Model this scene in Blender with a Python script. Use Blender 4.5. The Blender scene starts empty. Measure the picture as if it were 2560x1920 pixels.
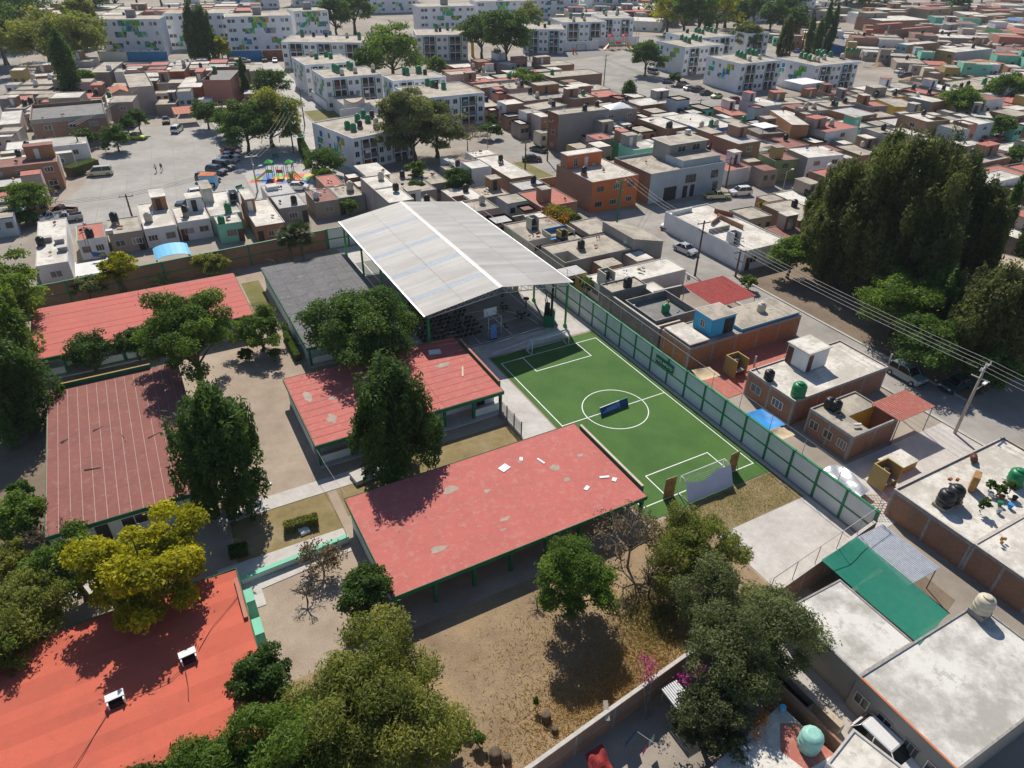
import bpy, bmesh, math, random
import numpy as np
from mathutils import Matrix, Vector
R = math.radians
S = bpy.context.scene
COL = S.collection
# ------------------------------------------------------------------ camera
cam = bpy.data.cameras.new('camera'); camo = bpy.data.objects.new('camera', cam); COL.objects.link(camo)
cam.sensor_width = 36.0; cam.lens = 24.5; cam.clip_start = 0.5; cam.clip_end = 3000
_r = Vector((0.879020, -0.476534, 0.015507)); _u = Vector((0.254558, 0.496564, 0.829834)); _f = Vector((0.403144, 0.725493, -0.557795))
camo.matrix_world = Matrix(((_r.x, _u.x, -_f.x, -40.308), (_r.y, _u.y, -_f.y, -49.003), (_r.z, _u.z, -_f.z, 45.000), (0, 0, 0, 1)))
S.camera = camo
# ------------------------------------------------------------------ sky, sun, exposure
SUN_EL, SUN_AZ = 46.5, 73.4          # azimuth measured from +X towards +Y
wd = bpy.data.worlds.new('World'); S.world = wd; wd.use_nodes = True
nt = wd.node_tree; bg = nt.nodes['Background']
sk = nt.nodes.new('ShaderNodeTexSky'); sk.sky_type = 'NISHITA'; sk.sun_disc = False
sk.sun_elevation = R(SUN_EL); sk.sun_rotation = R(90 - SUN_AZ); sk.altitude = 1800; sk.dust_density = 1.0
nt.links.new(sk.outputs[0], bg.inputs[0]); bg.inputs[1].default_value = 0.10
sl = bpy.data.lights.new('sun', 'SUN'); sl.energy = 4.9; sl.angle = R(0.53); sl.color = (1.0, 0.92, 0.80)
so = bpy.data.objects.new('sun', sl); COL.objects.link(so)
sd = Vector((math.cos(R(SUN_EL)) * math.cos(R(SUN_AZ)), math.cos(R(SUN_EL)) * math.sin(R(SUN_AZ)), math.sin(R(SUN_EL))))
so.rotation_euler = (-sd).to_track_quat('-Z', 'Y').to_euler(); so.location = sd * 200
S.view_settings.view_transform = 'Standard'; S.view_settings.look = 'None'
S.view_settings.exposure = 0.1; S.view_settings.gamma = 1.0; S.view_settings.use_curve_mapping = False
S.render.engine = 'CYCLES'
# ------------------------------------------------------------------ measured layout (metres; pitch centre is the origin)
BUILD = [
('long cement grey house with an open corner patio behind the sports roof',18.2,33.62,12.05,6.85,0.0,2.8,'cement','concrete',{'par': 0.12,'patio': ('W',0.24,0.55),'win': ''}),
('low house with a white sealed roof half in shadow beside the cement grey house',20.11,23.32,14.39,4.68,0.0,2.5,'white','whiteroof',{'par': 0.08}),
('grey block house with a bare roof and one black tank by the green framed wall',14.87,19.54,5.79,2.84,0.0,3.3,'block','concrete',{'par': 0.18,'win': 'Nd1'}),
('small beige roofed annex beside the grey block house',18.93,17.93,2.3,3.12,0.0,2.7,'olive','whiteroof',{'par': 0.05}),
('walled block terrace with a green lidded tank beside the blue rooftop room',16.06,12.88,6.7,6.46,0.0,2.1,'block','darkroof',{'par': 1.0,'win': ''}),
('brick house with a flat concrete roof and a cream tank beside the tree lined street',21.57,5.26,18.57,5.15,0.0,2.8,'orangebrick','concrete',{'par': 0.12,'win': ''}),
('brick sided house with a white roof, rooftop clutter and a green tank',22.2,-7.66,14.79,6.74,0.0,3.0,'rawbrick','whiteroof',{'par': 0.15,'win': 'Ww2'}),
('raw brick house with two black tanks and an open yellow walled patio',18.89,-15.2,6.86,5.43,0.0,2.8,'rawbrick','concrete',{'par': 0.15,'patio': ('E',0.62,0.5),'patiowall': 'yellow','win': 'Ww3'}),
('brick house with a white roof full of potted plants and two black tanks',20.55,-28.46,16.31,7.42,0.0,2.8,'rawbrick','whiteroof',{'par': 0.18}),
('brick house with a white sealed roof at the right edge of the photo',18.41,-34.81,12.0,5.23,0.0,2.9,'rawbrick','whiteroof',{'par': 0.1}),
('low flat roofed building with a worn white patch between two courtyards',-3.2,-32.77,5.68,6.36,0.0,2.9,'cement','wornroof',{'par': 0.06}),
('large white and grey roofed building with an orange edged wall at the lower right',0.2,-39.51,12.9,7.06,0.0,3.1,'cement','wornroof',{'par': 0.1,'win': 'Ww4','trim': 'orange'}),
('small white roofed shed at the bottom right beside a parked white car',-10.73,-40.51,3.32,3.85,12.06,3.0,'white','whiteroof',{'par': 0.12}),
('brick walled house with a pale roof and a light blue sheet terrace',25.47,74.46,5.18,15.75,0.0,3.2,'brick','whiteroof',{'par': 0.12}),
('white roofed back house beyond the brick house with the sheet terrace',25.48,84.57,5.37,4.15,0.0,3.2,'white','whiteroof',{'par': 0.12}),
('white house with a red roof and black tank next to the sheet terrace house',20.82,78.87,3.67,7.21,0.0,3.0,'white','redroof',{'par': 0.1,'win': 'Nw2'}),
('walled yard under a green cloth and a beige tarp',16.97,63.54,4.97,5.69,0.0,2.6,'block','sand',{'par': 0.1}),
('brick house with a red sealed roof and a square brick tower',24.37,55.66,7.42,8.5,0.0,2.8,'brick','redroof',{'par': 0.12}),
('orange two storey house with brick side walls and rubble on its roof',36.72,58.29,10.3,12.2,0.0,5.4,'brick','rubbleroof',{'par': 0.15,'front': 'orange','win': 'Nw3s2'}),
('low white roofed house with a blue walled roof terrace beside the flowering vine',15.75,43.85,8.57,8.09,0.0,2.5,'cream','concrete',{'par': 0.15}),
('grey blue two storey corner building with a black garage door',53.32,57.37,18.3,11.7,0.0,5.0,'greyblue','concrete',{'par': 0.5,'side': 'brick','win': ''}),
('long white walled house with a cluttered white roof on the street corner',43.13,30.27,9.4,18.96,0.0,2.9,'white','whiteroof',{'par': 0.2}),
('small white house with a red roof right of the grey blue corner building',68.39,55.97,6.65,5.47,0.0,2.7,'white','redroof',{'par': 0.15,'win': ''}),
('olive green house with a dull red roof and a cream tank tower',79.03,53.27,5.72,5.68,-10.26,4.2,'leafgreen','dullred',{'par': 0.15,'win': 'Nw1'}),
('tall grey sided shed with a white roof left of the giant dark tree',85.84,50.02,8.8,6.79,-10.55,5.2,'white','whiteroof',{'par': 0.05,'side': 'cement'}),
('green and brick house with a bare roof behind the grey blue building',56.67,74.42,5.98,5.45,0.0,4.6,'brick','concrete',{'par': 0.1,'side': 'green','win': 'Ww1'}),
('pink house with a red roof and an oval window',52.07,79.57,4.23,4.83,0.0,5.0,'cement','redroof',{'par': 0.12,'side': 'pink','win': 'Ww1'}),
('grey roofed house with a goblet shaped cream tank behind the pink house',59.73,84.7,7.28,7.05,0.0,4.0,'cement','concrete',{'par': 0.15}),
('three storey cement block with a red brown brick front',53.37,90.54,13.64,4.61,0.0,8.2,'cement','concrete',{'par': 0.15,'side': 'redbrown','win': 'Ww1s3'}),
('pink two storey row house with a white roof',49.64,101.0,2.85,4.87,0.0,5.4,'brick','whiteroof',{'par': 0.1,'side': 'palepink','win': 'Ww1s1'}),
('pale grey two storey row house left of the pink row house',49.51,106.15,4.09,4.26,0.0,5.2,'cement','concrete',{'par': 0.1,'side': 'white','win': 'Ww1s1'}),
('brick row house with a white sealed roof and a white balcony front',49.85,116.93,5.1,5.08,0.0,5.2,'brick','whiteroof',{'par': 0.05,'side': 'white','win': 'Ww1s2'}),
('wide brick house with a roof crowded with junk and buckets',61.9,123.1,14.66,10.06,0.0,4.6,'brick','junkroof',{'par': 0.15}),
('low cement house with a bare roof behind the pink row',58.23,113.85,10.25,6.56,11.25,4.2,'cement','concrete',{'par': 0.12}),
('brick house with a yellow street front at the end of the lane',54.53,138.31,7.34,4.76,0.0,5.0,'brick','concrete',{'par': 0.1,'side': 'yellow'}),
('low house with a brown roof behind the yellow fronted house',62.73,139.01,7.29,8.38,0.0,4.2,'palepink','concrete',{'par': 0.15}),
('narrow brick house with a salmon red roof and pale parapet',56.24,148.62,7.26,5.87,0.0,4.4,'brick','redroof',{'par': 0.12}),
('cement house with a red roof strip and two cream tanks',65.21,147.31,10.64,3.43,0.0,4.4,'cement','redroof',{'par': 0.12}),
('open roofless grey block shell beside the long brick house',73.84,147.19,6.58,10.64,0.0,3.4,'block','darkroof',{'par': 0.6}),
('long brick and plaster house with a pale roof and one green tank',89.85,151.06,18.69,8.55,0.0,3.6,'brick','concrete',{'par': 0.15}),
('low house with a salmon roof left of the small conical tree',80.6,124.03,15.16,7.49,0.0,3.0,'brick','redroof',{'par': 0.1}),
('white edged low house with air coolers beyond the salmon roof',83.07,134.01,16.02,7.02,0.0,2.6,'white','concrete',{'par': 0.1}),
('brick house with small vent windows facing the broad street',89.35,108.96,13.49,7.85,0.0,3.4,'brick','wornroof',{'par': 0.15,'win': 'Nw2'}),
('cement walled house under a grey tent sheet',70.44,99.91,10.15,5.34,0.0,5.0,'cement','darkroof',{'par': 0.2}),
('brick house with a long white sealed roof beside the broad street',76.2,87.78,6.32,11.47,0.0,3.6,'brick','whiteroof',{'par': 0.1}),
('house with a bright blue front and a white roof',84.54,84.54,10.31,14.98,0.0,3.8,'blue','whiteroof',{'par': 0.1}),
('grey roofed cream house right of the blue fronted house',93.33,81.02,4.03,7.0,0.0,3.8,'cream','concrete',{'par': 0.1,'win': 'Nw1'}),
('small house with an orange red roof beside the broad street',102.83,93.29,5.41,10.36,-10.3,3.0,'brick','redroof',{'par': 0.12}),
('tall lilac grey shed with a white sheet roof near the red jeep',109.92,89.5,6.3,8.82,0.0,5.4,'lilac','whiteroof',{'par': 0.02}),
('orange brick upper house with a small white roof',101.9,72.47,4.13,14.62,-26.17,5.8,'orangebrick','whiteroof',{'par': 0.05}),
('brick house with a roof terrace under a white awning',94.41,72.49,7.55,7.72,-11.1,3.4,'rawbrick','darkroof',{'par': 0.4}),
('house with a big red roof and a plain white front',107.6,64.71,10.97,6.91,0.0,4.8,'white','redroof',{'par': 0.1,'side': 'cement','win': 'Nw1'}),
('brick house with a grey sheet roof and a parked solar panel',126.61,73.73,8.08,8.23,0.0,4.4,'orangebrick','greyroof',{'par': 0.1}),
('cement house with a patched roof left of the grey sheet roof',121.06,81.83,6.72,5.48,-10.73,4.2,'cement','concrete',{'par': 0.1,'win': 'Nw1'}),
('low concrete roofed house behind the lilac shed',126.16,95.55,7.94,7.44,-15.85,3.0,'cement','concrete',{'par': 0.12}),
('second low concrete roofed house behind the lilac shed',134.64,95.53,6.98,5.32,0.0,3.0,'cream','concrete',{'par': 0.12}),
('low concrete roofed house with a yellow dish',133.93,90.58,7.29,3.33,-11.92,3.0,'cement','concrete',{'par': 0.12}),
('house with a green and a black tank on a bare roof',134.36,85.84,8.71,5.72,-11.8,3.2,'cement','concrete',{'par': 0.12}),
('bare roofed house left of the dish with the dark back',144.56,89.21,4.8,7.95,-15.88,3.0,'cement','concrete',{'par': 0.12}),
('house with a small salmon roof and a ridge of red tiles',140.41,79.07,6.25,5.56,-16.18,4.0,'cement','redroof',{'par': 0.1}),
('low brown roofed house below the white apartment block',148.8,97.68,8.46,6.02,-16.21,3.0,'brick','dullred',{'par': 0.15}),
('low house with a bright white roof below the white apartment block',162.16,97.37,6.56,6.59,0.0,3.0,'brick','whiteroof',{'par': 0.1}),
('second low house with a bright white roof below the white apartment block',168.71,95.56,6.51,7.14,0.0,3.0,'cement','whiteroof',{'par': 0.1}),
('house with two black tanks on a broad bare roof',152.16,87.81,10.12,8.16,-12.34,3.2,'cement','concrete',{'par': 0.12}),
('bare roofed house with one tall black tank behind the yellow walls',159.6,87.82,4.33,8.48,-12.76,3.4,'yellow','concrete',{'par': 0.12}),
('yellow walled narrow house between bare roofs',150.39,78.14,7.34,10.25,-23.3,3.6,'yellow','concrete',{'par': 0.1}),
('brick house with a clean white roof left of the round green tree',157.93,75.12,5.81,7.46,0.0,4.6,'orangebrick','whiteroof',{'par': 0.05,'side': 'cement','win': 'Ww2s1'}),
('low house with a dirty white roof and blue tarp',144.94,69.71,6.42,5.57,0.0,3.0,'pinkgrey','whiteroof',{'par': 0.1}),
('grey blue house with a slatted white roof near the parked red cars',145.17,54.42,10.3,6.2,0.0,4.2,'greyblue','whiteroof',{'par': 0.1,'win': 'Nw2'}),
('cement house with a grey roof beside the old cream wall at the right edge',169.43,58.0,7.71,7.02,0.0,3.6,'brick','concrete',{'par': 0.1}),
('house with a white roof and roof slab behind the olive tree',161.77,61.48,4.66,8.47,-51.39,3.2,'cement','whiteroof',{'par': 0.1}),
('pale house with a grey shadowed front right of the round green tree',187.85,81.78,2.8,12.4,-22.04,3.4,'greyblue','concrete',{'par': 0.1,'win': 'Nw1'}),
('long low house with a concrete roof and a tall green tank',199.44,87.32,15.95,12.22,0.0,3.2,'cement','concrete',{'par': 0.12}),
('low house with black tanks behind the round green tree',184.55,88.76,6.88,9.24,-11.04,3.2,'cement','whiteroof',{'par': 0.1}),
('house with a red roof terrace and railing',173.75,87.35,5.86,8.42,0.0,3.2,'redbrown','redroof',{'par': 0.12}),
('low bare roofed house left of the earth heap',176.12,96.83,8.26,7.07,0.0,3.0,'cement','concrete',{'par': 0.12}),
('red two storey house with a curved parapet and brick side',276.92,168.88,38.04,5.57,0.0,6.2,'brick','redroof',{'par': 0.5,'side': 'brightred','win': 'Ww2s2'}),
('sky blue two storey house with a brown door',245.97,141.13,19.17,4.64,0.0,5.6,'brick','whiteroof',{'par': 0.1,'side': 'skyblue','win': 'Ww2s2'}),
('brick house with a bright green shop front',257.04,138.81,45.82,1.18,24.16,3.0,'brick','concrete',{'par': 0.1,'side': 'green'}),
('ochre two storey house with a balcony and white roof',247.33,122.69,22.97,7.71,0.0,5.8,'lilac','whiteroof',{'par': 0.1,'side': 'ochre','win': 'Ww2s2'}),
('brick house under a terracotta pyramid roof',236.3,108.52,12.88,9.14,0.0,4.0,'brick','terracotta',{'par': 0,'hip': 1}),
('cream and yellow corner building with balconies left of the cypress row',253.92,201.4,16.75,8.16,-11.61,6.0,'yellow','concrete',{'par': 0.2,'win': 'Nw2s2'}),
('long brick house with a white roof behind the cypress row',311.69,201.91,28.48,18.05,-11.91,5.5,'brick','whiteroof',{'par': 0.1}),
('white roofed house with an arched truss canopy',322.42,227.37,12.52,10.79,-22.3,5.0,'white','whiteroof',{'par': 0.1}),
('tan two storey house with a maroon roof',366.1,219.54,20.88,10.9,0.0,6.5,'tan','dullred',{'par': 0.1}),
('tan flat roofed house right of the maroon roof',394.69,226.26,22.62,5.1,0.0,5.8,'tan','concrete',{'par': 0.15}),
('turquoise house with a small window in the far right quarter',346.69,200.38,8.42,8.78,-28.84,5.0,'turquoise','concrete',{'par': 0.1,'win': 'Nw1'}),
('blue grey house with a brown tiled awning',338.0,183.65,12.03,12.46,-40.25,4.5,'greyblue','dullred',{'par': 0.1,'win': 'Nw1'}),
('tan house with plain walls at the far right',386.66,196.89,24.31,7.66,0.0,5.0,'tan','concrete',{'par': 0.1}),
('white roofed low house with two black tanks far right',311.11,172.31,19.04,7.31,0.0,3.4,'cement','whiteroof',{'par': 0.1}),
('grey white roofed house behind the sky blue house',291.39,157.04,14.43,12.09,-33.91,3.8,'cement','whiteroof',{'par': 0.1}),
('green fronted house with an orange roof at the far right edge',331.88,156.28,13.01,12.87,-26.49,5.0,'white','redroof',{'par': 0.05,'side': 'green','win': 'Nw2s1'}),
('teal walled house with a ladder at the right edge',283.74,124.58,4.85,12.59,-51.16,3.8,'mint','concrete',{'par': 0.1,'win': 'Nw1'}),
('salmon roofed low house left of the teal wall',294.78,146.67,12.98,2.67,0.0,3.4,'brick','redroof',{'par': 0.1}),
('brown roofed brick house in the far right row',292.47,132.07,16.38,3.33,0.0,3.4,'brick','dullred',{'par': 0.1}),
('brick house with a low roof behind the pyramid roof',289.57,138.37,9.42,7.16,-14.34,3.4,'brick','concrete',{'par': 0.1}),
('blue painted yard building behind the far green tanks',233.78,168.9,7.01,22.7,-41.0,3.0,'blue','darkroof',{'par': 0.1}),
('white roofed far house beside the purple edged awning',389.91,211.41,12.13,17.57,-35.33,4.0,'cement','whiteroof',{'par': 0.1}),
('pale far house at the top right corner of the photo',347.2,171.82,23.06,6.33,0.0,4.0,'cream','whiteroof',{'par': 0.1}),
('salmon roofed far house in the top right corner',410.77,225.59,3.54,22.22,-48.11,4.5,'brick','redroof',{'par': 0.05}),
('blue sheeted house in the far top right corner',386.64,184.84,7.35,14.0,-62.36,4.0,'white','blueroof',{'par': 0.05}),
('tall grey house with a white roof behind the giant dark tree',97.03,20.16,12.61,4.5,0.0,6.6,'white','whiteroof',{'par': 0.15,'side': 'cement','win': 'Nw1s2'}),
('red brown house with a balcony at the right edge',99.5,15.38,5.38,3.42,-19.9,5.5,'redbrown','concrete',{'par': 0.2,'win': 'Nw1s2'}),
('low white roofed house with red trim beyond the giant dark tree',129.82,45.11,6.22,4.8,0.0,3.2,'cement','whiteroof',{'par': 0.1}),
('low house with black tanks on piers beyond the giant dark tree',118.26,35.04,14.84,5.46,0.0,3.6,'brick','concrete',{'par': 0.1}),
('white house with terracotta coping at the right edge',136.92,38.67,10.04,3.66,0.0,3.0,'white','whiteroof',{'par': 0.15}),
('house with salmon roof and black tank below the ivy trees',72.68,5.96,3.66,5.24,0.0,3.0,'brick','redroof',{'par': 0.15}),
('low house under a beige tent sheet at the right edge',71.34,-0.15,3.93,7.98,-64.56,2.8,'brick','sand',{'par': 0.05}),
('white roofed row house with a big black tank and skylight hatches',-53.45,71.44,4.03,19.31,0.0,2.9,'white','whiteroof',{'par': 0.1,'side': 'brick'}),
('white row house with a peeling red roof and teal trim',-48.25,72.97,3.89,6.84,0.0,2.9,'white','redroof',{'par': 0.08,'win': 'Nw2','trim': 'mint'}),
('tan cement row house with a tall black tank on a pedestal',-43.47,73.41,4.76,7.01,0.0,2.9,'tanplaster','concrete',{'par': 0.1,'win': 'Nw2'}),
('white row house with a cream tank and pale roof',-38.5,76.33,4.7,12.62,0.0,2.9,'white','whiteroof',{'par': 0.1,'win': 'Nw2'}),
('white row house with a black tank on a brick pedestal',-33.35,74.46,4.89,7.56,0.0,2.9,'white','whiteroof',{'par': 0.08,'win': 'Nw2'}),
('row house with a stained roof and a green tank',-28.21,77.4,4.96,12.14,0.0,2.9,'cream','wornroof',{'par': 0.1}),
('mint green extension with a white roof and three pane window',-28.43,68.86,3.66,4.15,0.0,2.9,'mint','whiteroof',{'par': 0.1,'win': 'Nw1'}),
('white row house with a tall tank housing and brick rear wall',-22.62,70.7,4.65,12.75,0.0,2.8,'brick','whiteroof',{'par': 0.12}),
('row house with a smooth grey roof beside the playground',-17.61,80.79,4.92,6.37,0.0,3.0,'white','greyroof',{'par': 0.05}),
('row house with a grey roof and black tank behind the fan palm',-17.39,74.09,4.81,6.93,0.0,2.9,'cement','greyroof',{'par': 0.1}),
('row house with a dull red roof and white tank',-11.4,74.45,4.17,6.99,0.0,2.9,'tanplaster','dullred',{'par': 0.1}),
('brick row house with a salmon roof behind the playground',-7.74,81.94,3.6,7.03,0.0,2.9,'brick','redroof',{'par': 0.1}),
('row house with a cement roof and a large cream tank',-6.86,74.62,4.68,6.75,0.0,2.9,'cement','concrete',{'par': 0.1}),
('corrugated sheet shack with a white tin roof',0.25,80.49,4.22,7.38,0.0,4.2,'tin','whiteroof',{'par': 0}),
('low house with a dirty pale roof right of the tin shack',5.38,74.96,6.03,12.68,0.0,2.8,'cement','concrete',{'par': 0.1}),
('low house with a broad pale roof near the sports roof',10.4,76.77,3.71,10.42,0.0,2.8,'cement','concrete',{'par': 0.1}),
('white roofed house left of the brick house with the sheet terrace',18.01,82.88,1.92,7.85,0.0,2.9,'white','whiteroof',{'par': 0.1}),
('brick house with a dull red roof and a yellow window bay',-58.08,111.22,12.0,5.9,0.0,5.0,'brick','dullred',{'par': 0.05}),
('brick house with a grey roof and teal trim at the left edge',-62.62,104.78,9.0,5.01,0.0,3.2,'brick','greyroof',{'par': 0.05,'trim': 'mint'}),
('low house with a turquoise wall at the left edge',-60.64,90.96,3.05,4.1,0.0,2.6,'turquoise','concrete',{'par': 0.1}),
('low house with a stained concrete roof and two black tanks beside the parking lot',-56.96,123.7,14.0,2.19,0.0,2.8,'cement','wornroof',{'par': 0.06}),
('house with a patchy roof and an orange white striped front beside the parking lot',-54.5,132.14,15.0,7.69,0.0,2.9,'white','wornroof',{'par': 0.08}),
('big brown brick house with a trellis walled terrace',-49.56,150.5,15.12,16.32,0.0,5.0,'rawbrick','darkroof',{'par': 0.7}),
('brick house with arched gable windows beside the trellis terrace',-37.38,170.8,4.31,6.42,0.0,5.0,'pinkgrey','terracotta',{'par': 0,'hip': 2,'win': 'Nw2s1'}),
('tall grey sided house with a roof room and red barrel vault',-32.34,176.7,5.68,22.7,0.0,6.2,'pinkgrey','concrete',{'par': 0.5}),
('orange red two storey house with a tiled porch',-18.87,174.16,5.99,14.05,-15.97,5.2,'rust','whiteroof',{'par': 0.05,'win': 'Nw2s1'}),
('salmon brick house with a roofless upper room and purple gable',-10.69,174.16,7.22,19.83,-20.02,6.2,'salmon','darkroof',{'par': 0.8,'side': 'salmon','win': 'Nw3s1'}),
('grey two storey house right of the roofless salmon house',1.25,190.15,3.71,10.69,-12.22,5.0,'cement','concrete',{'par': 0.1,'win': 'Nw1s1'}),
('tan house with a bare roof and an orange sided back room',-19.46,200.89,4.34,10.82,-14.22,4.6,'rust','concrete',{'par': 0.1,'win': 'Nw1s1'}),
('tan low house between the orange houses',-23.54,184.24,6.7,5.7,-15.1,4.0,'tanplaster','concrete',{'par': 0.1}),
('low house with a stained roof behind the parked brown car',-27.19,164.64,4.82,6.64,-14.22,2.8,'tanplaster','concrete',{'par': 0.1,'win': ''}),
('low house with two vents left of the green tank',-12.09,201.67,3.58,8.26,-14.68,4.2,'cement','concrete',{'par': 0.1}),
('low house with a white sheet roof behind the purple gable',-7.13,201.13,4.36,6.18,-11.53,4.2,'white','whiteroof',{'par': 0.05}),
('low house with a terracotta lip behind the slim cypress',-1.03,199.49,4.73,9.1,-12.36,4.2,'cement','concrete',{'par': 0.1}),
('pinkish house with a flat roof beside the big mesquite trees',-44.23,228.92,6.0,8.02,-16.62,4.6,'pinkgrey','concrete',{'par': 0.15}),
('tan house with twin white tanks and a wavy front',-38.73,209.95,5.69,17.9,-16.16,5.0,'tanplaster','concrete',{'par': 0.1,'win': 'Nw1s1'}),
('white upper house with a dark door behind the tan house',-35.28,202.65,2.78,6.08,-11.91,5.0,'white','concrete',{'par': 0.1,'win': 'Nw1s1'}),
('low house with a long pale roof below the mesquite',-58.42,221.09,10.0,11.8,0.0,2.8,'brick','whiteroof',{'par': 0.1}),
('low house with a pale roof and cream chimney tank',-55.8,206.09,9.74,8.75,-15.05,2.8,'pinkgrey','concrete',{'par': 0.12}),
('low house with white tanks on a pedestal',-58.04,197.18,8.7,5.28,-18.01,2.8,'cement','concrete',{'par': 0.12}),
('low house with a bent metal sheet on its roof',-57.5,190.33,14.59,4.78,-21.22,2.8,'brick','concrete',{'par': 0.12}),
('low house with a pink roof at the left edge',-60.16,183.98,3.79,6.27,0.0,2.8,'pinkgrey','redroof',{'par': 0.1}),
('grey block house with a rounded front at the left edge',-63.87,179.38,2.81,5.39,0.0,4.2,'cement','concrete',{'par': 0.1}),
('low house with a black tank near the grey block house',-60.81,173.65,4.95,6.55,-17.42,2.8,'cement','concrete',{'par': 0.12}),
('low house with a long ragged roof at the left edge',-62.09,159.13,4.35,14.85,0.0,3.2,'pinkgrey','wornroof',{'par': 0.12}),
('low house with a pink roof and a green tank behind the trellis',-43.99,179.77,5.63,8.78,-13.89,2.8,'brick','redroof',{'par': 0.12}),
('low house with a white roof edge beside the green tank',-40.37,171.1,1.64,13.61,0.0,3.0,'white','whiteroof',{'par': 0.05}),
('white flat roofed far house behind the mesquite',-50.44,365.1,6.09,14.0,0.0,5.0,'white','whiteroof',{'par': 0.1}),
('narrow far house with a pale roof beyond the mesquite',-45.07,389.03,3.67,14.0,0.0,4.5,'white','whiteroof',{'par': 0.1}),
('pink roofed far house behind the first white slab block',-9.07,315.68,8.6,6.73,26.72,9.0,'palepink','redroof',{'par': 0.1}),
('white low pavilion behind the cluttered green court',198.47,252.68,14.68,16.11,-43.24,4.0,'white','whiteroof',{'par': 0.05,'win': 'Nw3s1'}),
('low house with a grey sheet roof beside the yellow slide',79.21,182.9,9.69,10.07,0.0,3.2,'rawbrick','darkroof',{'par': 0.05}),
('low house with a pale metal roof beside the round bush',78.62,172.68,3.97,5.33,15.56,4.0,'cement','whiteroof',{'par': 0.02}),
('low house with a white roof near the yellow slide',66.07,181.08,7.97,6.81,0.0,3.0,'brick','whiteroof',{'par': 0.1}),
('brick house with a red tiled edge and salmon roof',59.45,168.39,10.19,5.4,0.0,4.0,'brick','redroof',{'par': 0.08}),
('low house with a white edged flat roof',68.17,167.54,5.91,5.17,-17.69,3.2,'white','concrete',{'par': 0.12}),
('long brick house with a flat roof facing the broad street',95.23,170.46,11.9,8.46,0.0,3.4,'brick','concrete',{'par': 0.1}),
]
APT = [
('Q','white balcony block beside the grey green tree nearest the playground',6.82,105.24,15.27,17.0,0.231,6.6,1,2,True),
('Q','white balcony block with a curved orange parapet house in front',19.16,155.99,15.65,13.35,0.0,8.4,2,2,True),
('Q','white balcony block with street mural at its foot, second from the lawn',18.9,178.24,14.93,15.32,0.0,8.4,3,2,True),
('Q','white balcony block behind the stepped ones, longest of the left cluster',31.97,218.01,28.58,16.6,-0.455,8.4,4,3,False),
('Q','white balcony block with a red window behind the grey green tree',34.72,127.47,18.33,15.46,0.0,7.6,5,2,True),
('Q','white balcony block between the curved parapet house and the brick rows',35.29,146.22,15.61,8.78,0.0,7.8,6,2,True),
('Q','white balcony block left of the pair of big round trees',74.54,218.34,18.72,16.84,-0.311,8.6,7,2,False),
('Q','white balcony block with a teal laundry balcony behind the corner wall',118.36,217.16,15.98,16.32,-0.456,8.6,8,2,False),
('Q','white balcony block behind the red slide, left half of the stepped pair',142.33,228.49,19.57,17.0,-0.214,9.0,9,2,False),
('Q','white balcony block behind the red climbing tower, right half of the stepped pair',163.82,233.5,14.99,17.0,-0.352,9.0,10,2,False),
('Q','white block with a painted end wall above the grey minivan',143.99,158.44,17.31,15.75,0.0,9.0,11,2,True),
('Q','white block behind the painted end wall block, beside a round tree',164.57,176.53,19.73,17.0,0.0,8.6,12,2,True),
('Q','white block with painted stepped corner beside the pale green beetle car',141.19,129.02,16.9,15.72,0.0,8.4,13,2,True),
('Q','white block behind the white sheet pavilion',163.69,119.13,19.89,16.1,0.0,8.0,14,2,True),
('Q','small white block end showing behind the round dark tree',189.96,175.35,11.47,8.16,0.0,8.4,15,1,False),
('P','white slab block with the dark painted end wall, leftmost in the photo',-25.91,265.29,20.33,11.0,-0.303,12.2,21),
('P','white slab block set back behind two dark conifers',-2.24,275.72,23.04,11.0,-0.261,12.2,22),
('P','white slab block above the blue courtyard wall',17.04,259.22,23.77,11.0,-0.15,12.2,23),
('P','white slab block at the left of the big dark round trees',39.05,270.16,13.77,11.0,0.017,12.2,24),
('P','white slab block with a cluttered roof behind the twin round trees',101.36,274.82,25.92,12.0,-0.155,11.4,25),
('P','white slab block right of the cluttered roof slab',135.4,286.82,26.06,12.0,-0.19,11.4,26),
('P','white slab block above the left end of the stepped balcony pair',178.66,311.62,28.78,12.0,-0.114,12,27),
('P','white slab block with a bright green base wall',215.6,307.46,26.98,12.0,-0.218,12,28),
('P','white slab block behind the bright green trees, right of the centre',287.67,260.03,50.76,12.0,-0.086,12,29),
('P','far white slab block at the top edge behind the roof boxes',40.34,408.74,33.78,12.0,-0.105,12,30),
('P','far white slab block at the top edge right of the yellow tree',85.15,410.42,37.9,12.0,-0.107,12,31),
('P','far grey shaded slab block behind the small play yard',106.37,364.8,32.36,12.0,-0.115,12,32),
('P','far white slab block at the top edge near the centre right',282.97,334.33,38.47,12.0,0.02,12,33),
('P','far blue white slab block at the top right behind dark trees',417.72,289.41,27.16,12.0,-1.402,12,34),
]
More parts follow.
